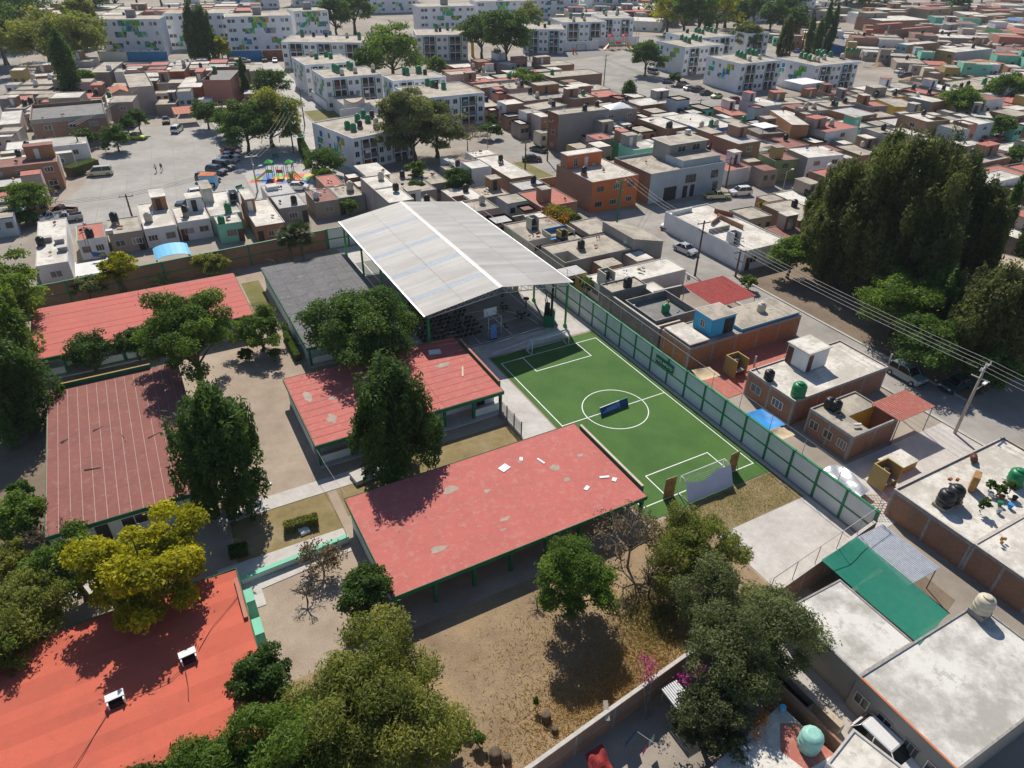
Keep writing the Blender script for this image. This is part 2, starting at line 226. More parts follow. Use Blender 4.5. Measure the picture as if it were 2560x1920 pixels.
TANKS = [
('green',17.63,180.5,8.2,1.15,167,0,0.1),
('green',21.33,183.02,8.2,1.15,167,1,0.1),
('green',21.75,179.51,8.2,1.15,167,2,0.1),
('beige',17.47,185.2,8.2,1,167,-1,0.4),
('green',16.88,159.49,8.2,1.15,166,0,0.5),
('green',16.87,157.97,8.2,1.15,166,1,0.5),
('green',16.99,156.29,8.2,1.15,166,2,0.5),
('green',21.87,161.96,8.2,1.15,166,3,0.5),
('green',21.7,161.3,8.2,1.15,166,4,0.5),
('green',21.61,159.0,8.2,1.15,166,5,0.5),
('beige',17.0,152.6,8.2,1,166,0,0.3),
('beige',21.13,153.88,8.2,1,166,1,0.3),
('beige',26.28,153.96,8.2,1,166,2,0.7),
('green',33.95,149.91,7.6,1.15,170,0,0.5),
('green',34.07,149.91,7.6,1.15,170,1,0.5),
('green',34.46,149.1,7.6,1.15,170,2,0.5),
('green',38.04,149.91,7.6,1.15,170,3,0.5),
('green',38.18,149.91,7.6,1.15,170,4,0.5),
('green',38.46,149.88,7.6,1.15,170,5,0.5),
('black',39.3,147.87,7.6,1,170,-1,0.1),
('green',34.4,134.5,7.4,1.15,169,0,0.3),
('green',34.8,132.0,7.4,1.15,169,1,0.3),
('green',36.38,128.4,7.4,1.15,169,2,0.3),
('black',35.22,130.52,7.4,1,169,-1,0.3),
('green',3.01,103.82,6.4,1.15,165,0,0.2),
('green',3.58,101.41,6.4,1.15,165,1,0.2),
('green',6.98,109.11,6.4,1.15,165,2,0.2),
('green',9.3,112.01,6.4,1.15,165,3,0.2),
('green',8.7,107.16,6.4,1.15,165,4,0.2),
('black',5.52,103.02,6.4,1,165,0,0.4),
('black',10.8,110.51,6.4,1,165,1,0.4),
('beige',8.68,101.56,6.4,1,165,-1,0.9),
('green',25.41,226.98,8.2,1.15,168,0,0.9),
('green',41.83,213.4,8.2,1.15,168,1,0.9),
('black',29.05,225.54,8.2,1,168,0,0.2),
('black',33.07,223.94,8.2,1,168,1,0.2),
('beige',39.04,218.51,8.2,1,168,-1,0.5),
('green',74.4,221.43,8.4,1.15,171,0,1.2),
('green',79.66,222.82,8.4,1.15,171,1,1.2),
('black',75.34,219.93,8.4,1,171,-1,0.1),
('green',119.57,224.88,8.4,1.15,172,0,0.2),
('green',124.59,222.41,8.4,1.15,172,1,0.2),
('black',118.83,221.05,8.4,1,172,0,0.2),
('black',118.25,215.04,8.4,1,172,1,0.2),
('green',141.65,232.94,8.8,1.15,173,0,0.8),
('green',147.29,232.29,8.8,1.15,173,1,0.8),
('beige',137.26,223.46,8.8,1,173,0,0.6),
('beige',142.84,224.08,8.8,1,173,1,0.6),
('green',164.97,241.39,8.8,1.15,174,0,0.6),
('green',165.27,241.28,8.8,1.15,174,1,0.6),
('green',170.51,239.35,8.8,1.15,174,2,0.6),
('green',170.77,239.26,8.8,1.15,174,3,0.6),
('beige',161.96,235.76,8.8,1,174,0,0.6),
('beige',167.41,235.28,8.8,1,174,1,0.6),
('green',145.8,165.22,8.8,1.15,175,0,0.4),
('green',143.96,160.99,8.8,1.15,175,1,0.4),
('green',143.23,158.17,8.8,1.15,175,2,0.4),
('green',150.94,165.19,8.8,1.15,175,3,0.4),
('green',149.87,162.18,8.8,1.15,175,4,0.4),
('green',149.54,159.72,8.8,1.15,175,5,0.4),
('green',166.86,181.83,8.4,1.15,176,0,0.3),
('green',166.15,179.11,8.4,1.15,176,1,0.3),
('green',165.97,176.91,8.4,1.15,176,2,0.3),
('green',173.12,182.43,8.4,1.15,176,3,0.3),
('green',172.59,179.59,8.4,1.15,176,4,0.3),
('green',172.57,177.28,8.4,1.15,176,5,0.3),
('black',162.18,181.36,8.4,1.1,176,-1,0.1),
('green',142.62,133.47,8.2,1.15,177,0,0.4),
('green',141.65,130.98,8.2,1.15,177,1,0.4),
('green',140.91,128.6,8.2,1.15,177,2,0.4),
('green',148.94,135.19,8.2,1.15,177,3,0.4),
('green',148.88,133.16,8.2,1.15,177,4,0.4),
('green',148.9,131.51,8.2,1.15,177,5,0.4),
('beige',139.5,124.86,8.2,1,177,0,0.2),
('beige',145.26,126.3,8.2,1,177,1,0.2),
('green',161.52,124.14,7.8,1.15,178,0,0.4),
('green',161.22,122.01,7.8,1.15,178,1,0.4),
('green',160.05,119.36,7.8,1.15,178,2,0.4),
('green',170.64,125.75,7.8,1.15,178,3,0.4),
('green',172.94,126.48,7.8,1.15,178,4,0.3),
('green',169.58,122.87,7.8,1.15,178,5,0.4),
('green',172.94,125.03,7.8,1.15,178,6,0.3),
('green',172.94,122.07,7.8,1.15,178,7,0.3),
('beige',160.62,117.87,7.8,1,178,0,0.4),
('beige',160.64,116.33,7.8,1,178,1,0.4),
('beige',166.16,118.67,7.8,1,178,2,0.4),
('beige',172.94,117.52,7.8,1,178,3,0.5),
('beige',172.94,117.11,7.8,1,178,4,0.5),
('green',225.35,221.41,3.0,1.15,-1,0,0.3),
('green',232.59,226.05,3.0,1.15,-1,1,0.3),
('green',216.05,149.44,3.0,1.15,-1,2,0.3),
('green',214.93,146.52,3.0,1.15,-1,3,0.3),
('green',218.12,146.79,3.0,1.15,-1,4,0.3),
('green',301.34,210.87,3.0,1.1,-1,5,0.2),
('beige',212.35,139.89,3.0,1,-1,0,0.5),
('beige',212.23,138.06,3.0,1,-1,1,0.5),
('green',190.2,178.73,8.2,1.15,179,-1,0.3),
('black',15.02,18.82,3.32,1.1,2,-1,0.05),
('green',16.57,12.39,2.14,1.0,4,-1,0.0),
('black',17.16,33.54,2.8,1,0,-1,0.25),
('black',15.5,-6.58,3.07,1,6,-1,0.0),
('black',17.48,-13.18,2.88,1,7,0,0.0),
('black',17.65,-13.83,2.88,1,7,1,0.0),
('green',15.91,-10.33,3.07,1.35,6,-1,0.0),
('black',14.38,-28.13,2.89,1.25,8,0,0.3),
('black',15.57,-28.16,2.89,1.25,8,1,0.3),
('green',22.83,-29.33,2.89,1.3,8,-1,0.1),
('beige',24.17,-4.99,3.07,1.15,6,-1,0.0),
('beige',26.25,5.37,2.86,1.0,5,-1,0.4),
('beige',5.8,-36.68,3.22,1.15,11,-1,0.5),
('black',19.68,76.78,3.16,0.9,15,-1,0.5),
('black',26.02,76.83,3.34,0.9,13,-1,0.5),
('black',32.64,56.57,5.6,0.9,18,-1,0.5),
('black',17.75,79.66,3.0,0.9,124,-1,0.1),
('black',63.52,135.52,4.33,1.1,35,-1,0.6),
('black',60.76,125.82,4.7,1,32,-1,0.4),
('black',59.54,111.48,4.31,1,33,-1,0.2),
('black',54.09,89.21,8.25,1,28,0,0.2),
('black',59.49,92.15,8.25,0.9,28,1,0.1),
('black',74.0,101.88,5.22,0.9,43,-1,0.1),
('black',83.3,112.18,3.61,0.9,42,-1,0.1),
('beige',64.87,140.67,4.33,0.9,35,0,0.5),
('beige',62.73,135.63,4.33,0.9,35,1,0.5),
('beige',59.86,120.38,4.7,0.9,32,-1,0.5),
('beige',60.67,114.99,4.31,0.9,33,-1,0.5),
('beige',76.27,127.08,3.19,0.9,40,-1,0.5),
('green',66.39,148.32,4.55,1.05,37,-1,0.2),
('green',83.69,151.97,3.78,1.05,39,-1,0.2),
('black',65.45,166.43,3.22,0.9,163,-1,0.1),
('beige',66.64,166.05,3.22,0.9,163,-1,0.8),
('beige',63.84,167.73,4.01,0.9,162,-1,0.8),
('black',73.74,82.74,3.83,1,44,0,0.3),
('black',74.29,82.74,3.83,1,44,1,0.3),
('black',62.39,82.65,4.04,1,27,-1,0.3),
('green',83.93,79.42,4.04,1,45,-1,0.3),
('green',94.64,79.68,3.8,1,46,-1,0.3),
('beige',80.29,78.71,4.04,1,45,0,0.4),
('beige',84.79,78.62,4.04,1,45,1,0.4),
('beige',60.55,86.96,4.04,1,27,-1,0.4),
('beige',58.33,73.67,4.62,1,25,-1,0.4),
('green',132.63,84.03,3.32,1,57,-1,0.0),
('black',132.26,84.71,3.32,0.95,57,0,0.3),
('black',138.05,85.64,3.32,0.95,57,1,0.3),
('black',158.5,85.31,3.6,0.95,64,0,0.3),
('black',159.93,86.38,3.6,0.95,64,1,0.4),
('black',147.18,85.44,3.39,0.95,63,0,0.3),
('black',147.18,85.44,3.39,0.95,63,1,0.4),
('black',151.51,86.14,3.39,0.95,63,2,0.3),
('black',153.61,87.43,3.39,0.95,63,3,0.4),
('beige',107.73,64.7,4.85,1,51,-1,0.4),
('beige',118.37,81.92,4.28,1,53,0,0.4),
('beige',120.87,81.37,4.28,1,53,1,0.4),
('black',173.24,89.88,3.26,0.95,74,0,0.4),
('black',172.14,83.84,3.26,0.95,74,1,0.4),
('black',181.11,85.44,3.24,0.95,73,-1,0.4),
('black',188.25,84.63,3.42,0.95,71,-1,0.4),
('black',194.63,86.47,3.23,0.95,72,-1,0.4),
('green',202.19,86.02,3.23,1.2,72,-1,0.4),
('white',185.41,85.72,3.24,0.9,73,-1,0.1),
('white',158.14,78.15,4.82,0.9,66,-1,0.1),
('black',292.85,162.5,4.03,1,90,0,0.3),
('black',290.95,157.99,4.03,1,90,1,0.3),
('black',290.86,146.49,3.41,1,93,-1,0.3),
('black',252.51,122.88,5.91,1,79,-1,0.3),
('black',287.74,131.72,3.42,1,94,-1,0.3),
('black',370.95,194.75,3.0,1,-1,-1,0.3),
('black',355.15,169.36,4.07,1,98,-1,0.3),
('beige',286.78,136.11,3.43,1,95,-1,0.3),
('green',391.24,224.41,5.98,1.1,85,-1,0.2),
('black',117.02,35.61,3.73,1.1,104,0,0.8),
('black',114.49,33.01,3.73,1.1,104,1,0.8),
('black',115.3,33.01,3.73,1.1,104,2,0.8),
('black',123.41,36.76,3.73,1.1,104,3,0.8),
('black',73.81,5.4,3.15,1,106,-1,0.4),
('black',-54.76,69.83,3.08,1.05,108,-1,0.15),
('black',-48.3,70.32,3.09,1.05,109,-1,0.15),
('black',-44.55,74.59,3.1,1.1,110,-1,0.6),
('black',-34.22,72.99,3.12,0.85,112,-1,0.9),
('beige',-39.77,73.38,3.11,1.1,111,-1,0.2),
('green',-27.71,72.03,3.13,1.0,113,-1,0.4),
('green',-29.56,67.48,3.14,1.0,114,-1,0.0),
('black',-16.81,72.31,2.92,0.9,117,0,0.3),
('black',-16.73,72.24,2.92,0.85,117,1,0.3),
('white',-12.78,72.81,2.93,0.9,118,-1,0.3),
('beige',-6.15,74.29,2.96,1.15,120,-1,0.4),
('black',5.14,77.5,2.88,0.9,122,-1,0.3),
('black',-59.45,124.1,2.94,1,128,-1,0.1),
('black',-58.04,129.87,3.05,1,129,-1,0.1),
('black',-59.61,173.48,2.94,1,151,0,0.3),
('black',-58.35,175.58,2.94,1,151,1,0.3),
('green',-40.25,174.86,3.18,1.05,154,-1,0.0),
('green',-12.05,178.92,6.41,1.05,134,-1,0.6),
('green',-3.48,196.09,4.23,1.05,141,-1,0.6),
('black',-34.12,204.8,5.07,0.95,144,-1,0.2),
('black',-43.02,180.16,2.96,0.95,153,-1,0.2),
('black',-15.53,168.92,6.41,0.95,134,-1,0.2),
('white',-38.39,204.8,5.06,1,143,0,0.1),
('white',-38.07,204.52,5.06,1,143,1,0.1),
('white',-57.59,199.07,2.9,1.1,147,-1,0.5),
('white',-54.18,209.46,2.89,1,146,-1,0.2),
('beige',-58.34,209.31,2.89,1.1,146,-1,0.4),
('beige',-17.79,201.51,4.83,1,136,-1,1.0),
('black',-13.0,202.49,4.21,0.9,139,-1,0.4),
]
CARS = [
('hatch','lime',-36.83,140.23,-0.59,'lime green hatchback with a black roof at the parking lot edge','car',0),
('suv','white',-27.83,143.55,1.15,'white family car stopped at the far side of the parking lot','car',0),
('sedan','brown',-29.23,153.95,-1.65,'old brown sedan with a pale hood by the tiled porch','car',0),
('sedan','grey',-36.64,153.67,-2.13,'dark car half hidden under the small round trees','car',0),
('van','cream',-45.88,114.32,3.02,'cream old van parked beside the clipped hedge','van',0),
('hatch','white',-17.67,128.63,-0.44,'white roofed car under the trees, farthest of the parked row','car',1),
('van','teal',-18.84,123.01,-0.58,'teal van second from the trees in the parked row','van',1),
('sedan','red',-19.55,118.51,-0.56,'red sedan in the parked row of the lot','car',1),
('sedan','white',-20.53,115.32,-0.67,'white sedan just below the red sedan in the parked row','car',1),
('sedan','silver',-21.27,112.47,-0.66,'silver sedan above the dark green minivan in the parked row','car',1),
('van','darkgreen',-22.92,108.02,-0.85,'long dark green minivan in the parked row','van',1),
('suv','darkblue',-24.81,105.39,-0.87,'dark blue car below the green minivan in the parked row','car',1),
('van','brown',-27.19,100.63,-0.62,'brown van behind the painted kiosk','van',1),
('suv','white',-29.82,91.98,0.02,'white car just below the painted kiosk','car',0),
('pickup','darkblue',-32.34,87.04,2.8,'dark pickup parked behind the white row houses','pickup',0),
('pickup','maroon',-52.8,92.98,2.62,'maroon pickup with an empty bed at the left end of the lot','pickup',0),
('pickup','white',-54.46,90.42,-2.9,'white pickup in front of the maroon pickup','pickup',0),
('pickup','grey2',-52.12,88.85,-3.11,'grey pickup with a ragged bed beside the row house corner','pickup',0),
('hatch','white',-12.36,88.16,-0.45,'white hatchback beside the playground fence','car',0),
('sedan','grey',-3.13,240.9,-0.77,'dark car left of the silver car by the blue wall','car',0),
('sedan','silver',5.39,234.26,-0.4,'silver car parked by the blue courtyard wall','car',0),
('suv','black',12.09,233.21,-1.68,'black car by the dark court wall','car',0),
('sedan','white',15.28,230.58,-1.79,'white car on the pale street left of the apartment corner','car',0),
('van','grey2',128.37,157.45,-1.47,'grey minivan at the far end of the broad street row','van',0),
('hatch','blue',122.3,142.27,-0.28,'bright blue hatchback on the broad street','car',0),
('suv','brown',123.26,135.67,0.09,'brown sport wagon beside the white hatchback','car',0),
('hatch','white',121.5,130.49,0.05,'white hatchback squeezed between dark cars on the broad street','car',0),
('suv','black',122.63,127.74,0.0,'black wagon in the broad street row','car',0),
('sedan','darkblue',121.75,122.79,-0.09,'dark blue car next to the pale green beetle','car',0),
('beetle','beetle',121.59,118.01,3.05,'pale green beetle car','car',0),
('suv','red',121.22,111.05,2.72,'red boxy jeep at the end of the broad street row','car',0),
('sedan','darkgreen',102.59,109.42,-1.58,'dark sedan driving alone down the broad street','car',0),
('sedan','blue',213.51,171.22,-2.84,'blue car beside the cypress row','car',0),
('sedan','darkblue',199.06,164.38,2.94,'blue car with a white windscreen behind the white block','car',0),
('sedan','white',212.8,122.99,-3.08,'white car beside the dark car near the earth heap','car',0),
('suv','darkblue',206.48,116.19,2.73,'dark blue car near the earth heap','car',0),
('sedan','darkgreen',43.42,91.2,2.04,'dark green sedan in the lane beside the cement block','car',0),
('sedan','black',38.22,85.16,-0.44,'black sedan parked across the lane end','car',0),
('sedan','white',25.02,44.18,2.99,'white car half hidden behind the blue walled terrace','car',0),
('pickup','paleyellow',58.25,48.03,-0.32,'pale yellow pickup in front of the grey blue building','pickup',0),
('suv','white',63.95,47.67,2.88,'white sport wagon parked behind the pale yellow pickup','car',0),
('sedan','white',40.35,40.15,-2.84,'white sedan with its hood past the white corner house','car',0),
('sedan','silver',35.51,30.35,-1.45,'silver sedan on the street beside the wooden pole','car',0),
('suv','fade',34.4,-10.73,-1.59,'old faded blue station wagon parked under the trees','car',0),
('sedan','teal',37.82,-14.81,3.09,'dark dusty sedan under the right hand trees','car',0),
('suv','darkblue',45.99,-14.35,3.06,'dark blue wagon deep in the tree shade','car',0),
('sedan','coral',149.05,50.43,-0.21,'faded red car by the grey blue house','car',0),
('sedan','red',152.92,50.02,0.05,'darker red car behind the faded red car','car',0),
('suv','white',-6.94,-39.65,-1.52,'white car in the alley beside the orange edged wall','car',0),
('pickup','white',241.91,296.64,-2.22,'white pickup behind the low pavilion','pickup',0),
('suv','white',192.01,228.72,0.29,'white car beside the round bush near the painted block','car',0),
]
POLES = [
(29.66,-20.24,8.72,'conc','tall concrete utility pole at the right street corner'),
(30.95,22.71,8.76,'wood','wooden utility pole beside the silver sedan'),
(36.32,19.73,4.4,'wood','short dark pole at the end of the white corner house'),
(33.38,46.3,7.68,'lattice','green lattice pole with many wires beside the orange house'),
(64.74,52.49,6.16,'wood','thin wooden pole right of the grey blue building'),
(100.44,147.27,9.16,'trafo','utility pole with a transformer on the broad street'),
(101.84,103.29,4.2,'wood','dark pole beside the orange red roof on the broad street'),
(107.59,125.14,3.0,'wood','short dark pole behind the long brick house roof'),
(-42.14,86.32,4.04,'wood','dark wooden pole behind the white row houses'),
(-7.1,113.48,11.36,'trafo','tall double crossarm pole by the parking lot trees'),
(-48.73,131.15,4.88,'wood','thin leaning pole in front of the orange striped house'),
(-19.73,90.61,7.04,'conc','dark floodlight mast beside the playground'),
(-66.0,237.14,7.88,'lamp','leaning street lamp at the left edge road'),
(1.39,136.58,8.84,'wood','dark thin pole on the lawn beside the mural wall'),
(34.14,80.96,5.84,'wood','dark pole beside the black sedan'),
(41.38,83.83,8.6,'wood','dark pole in front of the cement block'),
(12.83,91.29,5.2,'lamp','grey street lamp below the nearest balcony block'),
(33.69,97.82,4.88,'lamp','slim lamp post beside the grey bare tree'),
(225.39,128.79,8.32,'conc','grey pole in front of the sky blue house'),
(220.97,175.72,10.24,'wood','wooden pole beside the yellow corner building'),
(180.81,65.18,3.16,'wood','dark pole with a lamp in front of the right edge cream wall'),
(159.72,209.77,11.6,'lamp','tall lamp post beside the play yard right fence'),
(177.94,231.48,5.96,'lamp','white lamp post in front of the white pavilion'),
(62.01,202.01,6.04,'wood','dark pole left of the bright green small tree'),
(102.0,200.95,6.4,'wood','thin pole left of the white corner house'),
(102.04,198.16,10.6,'wood','tall pole at the white corner house'),
(72.25,44.66,4.36,'lamp','street lamp in front of the tall grey sided shed'),
]
TREES = [
(('round dark green tree in front of the felt roof hall',-21.84,19.99,10.0,6.6,1.2,'broad','leaf_dark',42000,0.17,1),{}),
(('tall open green tree standing before the ribbed red roof',-39.39,25.15,11.6,6.0,1.6,'sparse','leaf_mid',34000,0.14,2),{'limbs': 26}),
(('dark drooping conifer beside the maroon roof',-39.79,3.77,11.2,4.3,0.7,'casuarina','leaf_dark',26000,0.17,3),{}),
(('dark drooping conifer between the middle and near red roofs',-25.01,1.51,10.4,4.7,0.4,'casuarina','leaf_dark',28000,0.17,4),{}),
(('big bright yellow green tree above the bright red roof',-46.88,-6.24,8.8,5.4,0.9,'yellow','leaf_yellow',40000,0.15,5),{}),
(('bright yellow green tree by the brick boundary wall',-45.47,54.65,6.0,3.0,1.0,'yellow','leaf_yellow',9000,0.15,6),{}),
(('tall dark tree at the left edge,upper of three',-58.08,48.28,11.0,5.4,1,'broad','leaf_mid',24000,0.18,7),{}),
(('tall dark tree at the left edge,middle of three',-57.93,36.25,12.5,4.6,0.8,'casuarina','leaf_mid',24000,0.18,8),{}),
(('tall dark tree at the left edge,lowest of three',-57.15,25.58,9.5,4.8,0.6,'casuarina','leaf_dark',20000,0.18,9),{}),
(('low green tree in front of the ribbed red roof',-49.8,34.17,4.6,2.9,1.0,'broad','leaf_dark',7000,0.14,10),{}),
(('small dark tree under the open green tree',-45.11,34.48,4.2,2.4,1.0,'broad','leaf_dark',7000,0.14,11),{}),
(('small bright tree over two clipped bushes',-31.63,30.04,4.8,3.4,1.0,'sparse','leaf_mid',13000,0.13,12),{}),
(('left clipped round bush under the small bright tree',-33.87,28.54,1.7,1.0,0.1,'bush','leaf_dark',3500,0.09,13),{'group': 'clipped round bushes'}),
(('right clipped round bush under the small bright tree',-30.73,26.94,1.7,1.0,0.1,'bush','leaf_dark',3500,0.09,14),{'group': 'clipped round bushes'}),
(('dark low bush by the brick wall left of the feather palm',-49.58,54.57,3.4,2.6,0.2,'bush','leaf_grey',7000,0.14,15),{}),
(('dry olive bush by the brick wall right of the feather palm',-33.72,53.86,4.0,2.9,0.4,'bush','leaf_olive',8000,0.13,16),{}),
(('large mesquite in front of the near red roof,at the bottom centre',-35.61,-23.28,7.8,6.2,1.2,'feather','leaf_olive',70000,0.105,17),{'limbs': 16}),
(('feathery green tree mass at the bottom left of the dry lot',-40.5,-23.98,6.8,4.8,0.8,'feather','leaf_mid',40000,0.105,18),{}),
(('feathery green tree at the very bottom edge left of centre',-45.43,-23.17,5.6,3.8,0.6,'feather','leaf_mid',32000,0.105,19),{}),
(('leafy dark tree at the bottom edge against the bright red roof',-48.11,-22.9,5.6,2.6,0.6,'broad','leaf_dark',14000,0.12,20),{}),
(('broad leafed tree between the bright red roof and the mesquite',-41.2,-17.58,5.2,2.0,0.8,'broad','leaf_dark',13000,0.12,21),{}),
(('glossy leafed tree at the left corner of the near red roof',-32.79,-13.66,4.6,2.2,0.9,'broad','leaf_dark',11000,0.13,22),{}),
(('dark green conifer in front of the near red roof',-19.02,-20.91,7.4,3.1,0.3,'broad','leaf_mid',30000,0.1,23),{'lean': (-0.3,0.2)}),
(('olive yellow shrub beside the near soccer goal',-8.63,-21.99,6.6,4.2,0.3,'feather','leaf_olive',30000,0.1,24),{'limbs': 18}),
(('grey green mesquite beside the corner slab',-11.4,-30.36,8.0,5.6,1.0,'feather','leaf_grey',68000,0.1,25),{'limbs': 16}),
(('dark vine tree with pink flowers over the bottom yard',-16.98,-33.52,5.4,2.5,0.4,'broad','leaf_bougain',17000,0.1,26),{}),
(('round green bush left of the maroon roof',-55.94,8.01,4.0,2.4,0.3,'broad','leaf_mid',9000,0.13,27),{}),
(('dark bush behind the round bush left of the maroon roof',-56.21,12.33,2.6,1.4,0.2,'bush','leaf_dark',4000,0.13,127),{}),
(('thin grey olive tree below the maroon roof',-51.8,-1.92,6.2,3.6,0.8,'sparse','leaf_mid',17000,0.12,28),{'limbs': 22}),
(('olive tree at the left edge over the bright red roof',-55.51,-4.9,6.4,4.2,0.8,'feather','leaf_olive',17000,0.11,29),{}),
(('dark olive tree at the left edge beside the yellow green tree',-57.13,-7.39,5.4,3.0,0.8,'feather','leaf_mid',14000,0.11,30),{}),
(('low olive shrub at the left edge near the path',-57.29,3.29,3.2,2.2,0.3,'feather','leaf_olive',8000,0.11,31),{}),
(('light green shrub at the bottom of the dry lot',-31.89,-26.4,1.9,1.1,0.2,'bush','leaf_mid',4000,0.09,32),{}),
(('small citrus shrub left on the dry lot',-30.19,-25.43,1.0,0.5,0.3,'bush','leaf_mid',1200,0.08,33),{}),
(('small citrus shrub right of the other on the dry lot',-29.9,-26.54,1.3,0.6,0.3,'bush','leaf_mid',1500,0.08,34),{}),
(('thin sapling on the dry lot',-25.32,-26.16,1.3,0.25,0.3,'bush','leaf_mid',500,0.08,35),{}),
(('giant dark casuarina group over the right hand park,main crown',50.25,5.4,19.5,9.5,2.5,'casuarina','leaf_casuarina',85000,0.22,40),{'limbs': 20}),
(('tall dark casuarina at the left side of the giant crown',47.62,11.87,15.5,6.0,2.2,'casuarina','leaf_casuarina',40000,0.22,41),{}),
(('tall dark casuarina behind the giant crown',63.36,7.66,16.5,6.5,2.2,'casuarina','leaf_casuarina',42000,0.22,42),{}),
(('tall casuarina at the far left of the giant crown',53.23,18.57,13.5,5.0,2.0,'casuarina','leaf_casuarina',30000,0.22,240),{}),
(('casuarina behind the right side of the giant crown',65.13,3.1,13.5,5.0,2.0,'casuarina','leaf_casuarina',28000,0.22,241),{}),
(('slim casuarina at the back of the giant crown',64.22,19.46,16.5,5.0,2.0,'casuarina','leaf_casuarina',26000,0.22,242),{}),
(('mid green tree below the giant casuarina',41.69,-3.04,8.6,5.4,1.0,'broad','leaf_mid',20000,0.17,43),{}),
(('drooping green tree in the middle of the park',45.0,-6.07,8.8,3.4,1.0,'casuarina','leaf_dark',18000,0.17,44),{}),
(('brown olive tree on the right of the park',43.93,-13.06,11.4,6.2,1.4,'casuarina','leaf_casuarina',36000,0.18,45),{}),
(('bright green tree at the right edge of the park',51.51,-15.13,7.6,4.6,1.2,'broad','leaf_dark',18000,0.17,46),{}),
(('dark tree in the middle of the park below the casuarinas',37.09,-10.72,7.0,4.6,1.0,'broad','leaf_dark',12000,0.17,47),{}),
(('small green tree at the left corner of the park',43.18,15.9,6.4,3.4,1.4,'broad','leaf_mid',14000,0.16,48),{}),
(('low tree by the street at the right park corner',39.58,-16.96,5.6,3.0,1.2,'broad','leaf_dark',9000,0.17,49),{}),
(('ivy covered column tree at the right edge,left of two',78.18,6.16,13.5,1.3,0.3,'column','leaf_dark',12000,0.17,50),{}),
(('ivy covered column tree at the right edge,right of two',76.88,0.9,12.5,1.5,0.3,'column','leaf_dark',12000,0.17,51),{}),
(('round yellow green bush beside the white corner house',58.66,36.59,2.8,1.8,0.2,'bush','leaf_yellow',4000,0.15,52),{}),
(('green bush beside the red tile roof',34.89,15.64,2.2,1.5,0.2,'bush','leaf_mid',3000,0.13,53),{}),
(('green bush between the sports roof and the grey block house',12.48,24.4,3.0,1.3,0.2,'bush','leaf_mid',3500,0.13,54),{}),
(('dry round shrub in the yard behind the sports roof',14.16,51.0,2.4,2.0,0.2,'bush','leaf_olive',4500,0.14,55),{}),
(('orange flowering vine mound over the low white house',22.41,48.8,3.6,3.4,0.4,'bush','leaf_mid',9000,0.15,56),{}),
(('dark vine hanging over the blue walled terrace',23.62,45.41,3.6,1.5,0.3,'bush','leaf_dark',4000,0.14,57),{}),
(('slim tree left of the tin shack roofs',7.99,77.09,6.0,1.9,1.2,'sparse','leaf_mid',4500,0.17,60),{}),
(('green tree at the upper left corner of the sports roof',6.0,72.85,3.6,2.3,0.4,'broad','leaf_dark',4500,0.17,61),{}),
(('round green tree near the white house with the red roof',13.22,69.75,6.2,2.9,1.0,'broad','leaf_dark',8000,0.17,62),{}),
(('low bush at the back edge of the sports roof',-7.84,70.03,3.4,1.8,0.3,'bush','leaf_mid',3000,0.17,63),{}),
(('big grey green tree beside the nearest balcony block',14.64,95.67,14.5,8.6,0.8,'broad','leaf_grey',40000,0.25,64),{'limbs': 16}),
(('second grey green tree right of the nearest balcony block',20.59,96.74,12,6.6,0.8,'broad','leaf_grey',20000,0.25,65),{}),
(('low dense tree at the foot of the nearest balcony block',-5.04,94.95,5.2,4.4,0.4,'broad','leaf_dark',8000,0.2,66),{}),
(('bright bush beside the playground hedge',-6.88,90.18,3.0,2.6,0.2,'bush','leaf_mid',5000,0.18,67),{}),
(('big round tree in the parking lot row',-16.15,116.11,11.0,6.2,0.5,'broad','leaf_dark',24000,0.22,68),{}),
(('spreading tree behind the big round parking lot tree',-10.16,120.28,12.0,8.0,0.6,'broad','leaf_olive',26000,0.24,69),{}),
(('round tree left of the big parking lot tree',-17.27,133.83,6.6,4.2,0.5,'broad','leaf_dark',7000,0.22,70),{}),
(('round tree beside the tiled porch',-20.67,142.58,7.0,4.0,0.5,'broad','leaf_dark',7500,0.22,71),{}),
(('small dark tree behind the slim cypress by the salmon house',0.53,166.85,9.0,6.0,0.6,'broad','leaf_dark',7000,0.28,72),{}),
(('ball shaped clipped tree by the lime hatchback',-38.42,141.41,5.2,2.3,2.2,'broad','leaf_dark',4500,0.2,73),{}),
(('ball shaped clipped tree behind the first ball tree',-35.85,144.82,5.8,2.4,2.4,'broad','leaf_dark',4500,0.2,74),{}),
(('green bush cluster left of the lime hatchback',-41.43,130.86,5.6,3.6,0.3,'broad','leaf_dark',6000,0.2,75),{}),
(('dark bush behind the patchy roof house',-47.47,136.99,4.2,2.8,0.3,'broad','leaf_dark',5000,0.2,76),{}),
(('slim clipped shrub in a yellow planter',-43.92,129.24,3.0,0.8,0.3,'bush','leaf_mid',2000,0.14,77),{}),
(('green tree at the left edge beside the maroon pickup',-57.07,92.01,6.6,3.8,0.5,'broad','leaf_mid',8000,0.17,78),{}),
(('low shrub at the turquoise wall',-58.04,88.87,2.6,2.2,0.2,'bush','leaf_dark',3500,0.17,79),{}),
(('tall dark cypress on the left among low houses',-48.75,187.77,18.5,2.6,0.3,'column','leaf_dark',12000,0.28,80),{}),
(('slim dark cypress beside the salmon house',-5.57,172.87,11.0,1.2,0.3,'column','leaf_dark',5000,0.25,81),{}),
(('small tree right of the tall cypress',-45.0,197.26,7.0,3.0,0.6,'broad','leaf_mid',5000,0.28,82),{}),
(('wide olive mesquite on the left behind the low roofs',-54.41,240.42,18,14,2.5,'feather','leaf_olive',16000,0.42,83),{}),
(('second olive mesquite right of the wide one',-45.48,245.75,17.5,13,2.5,'feather','leaf_olive',16000,0.42,84),{}),
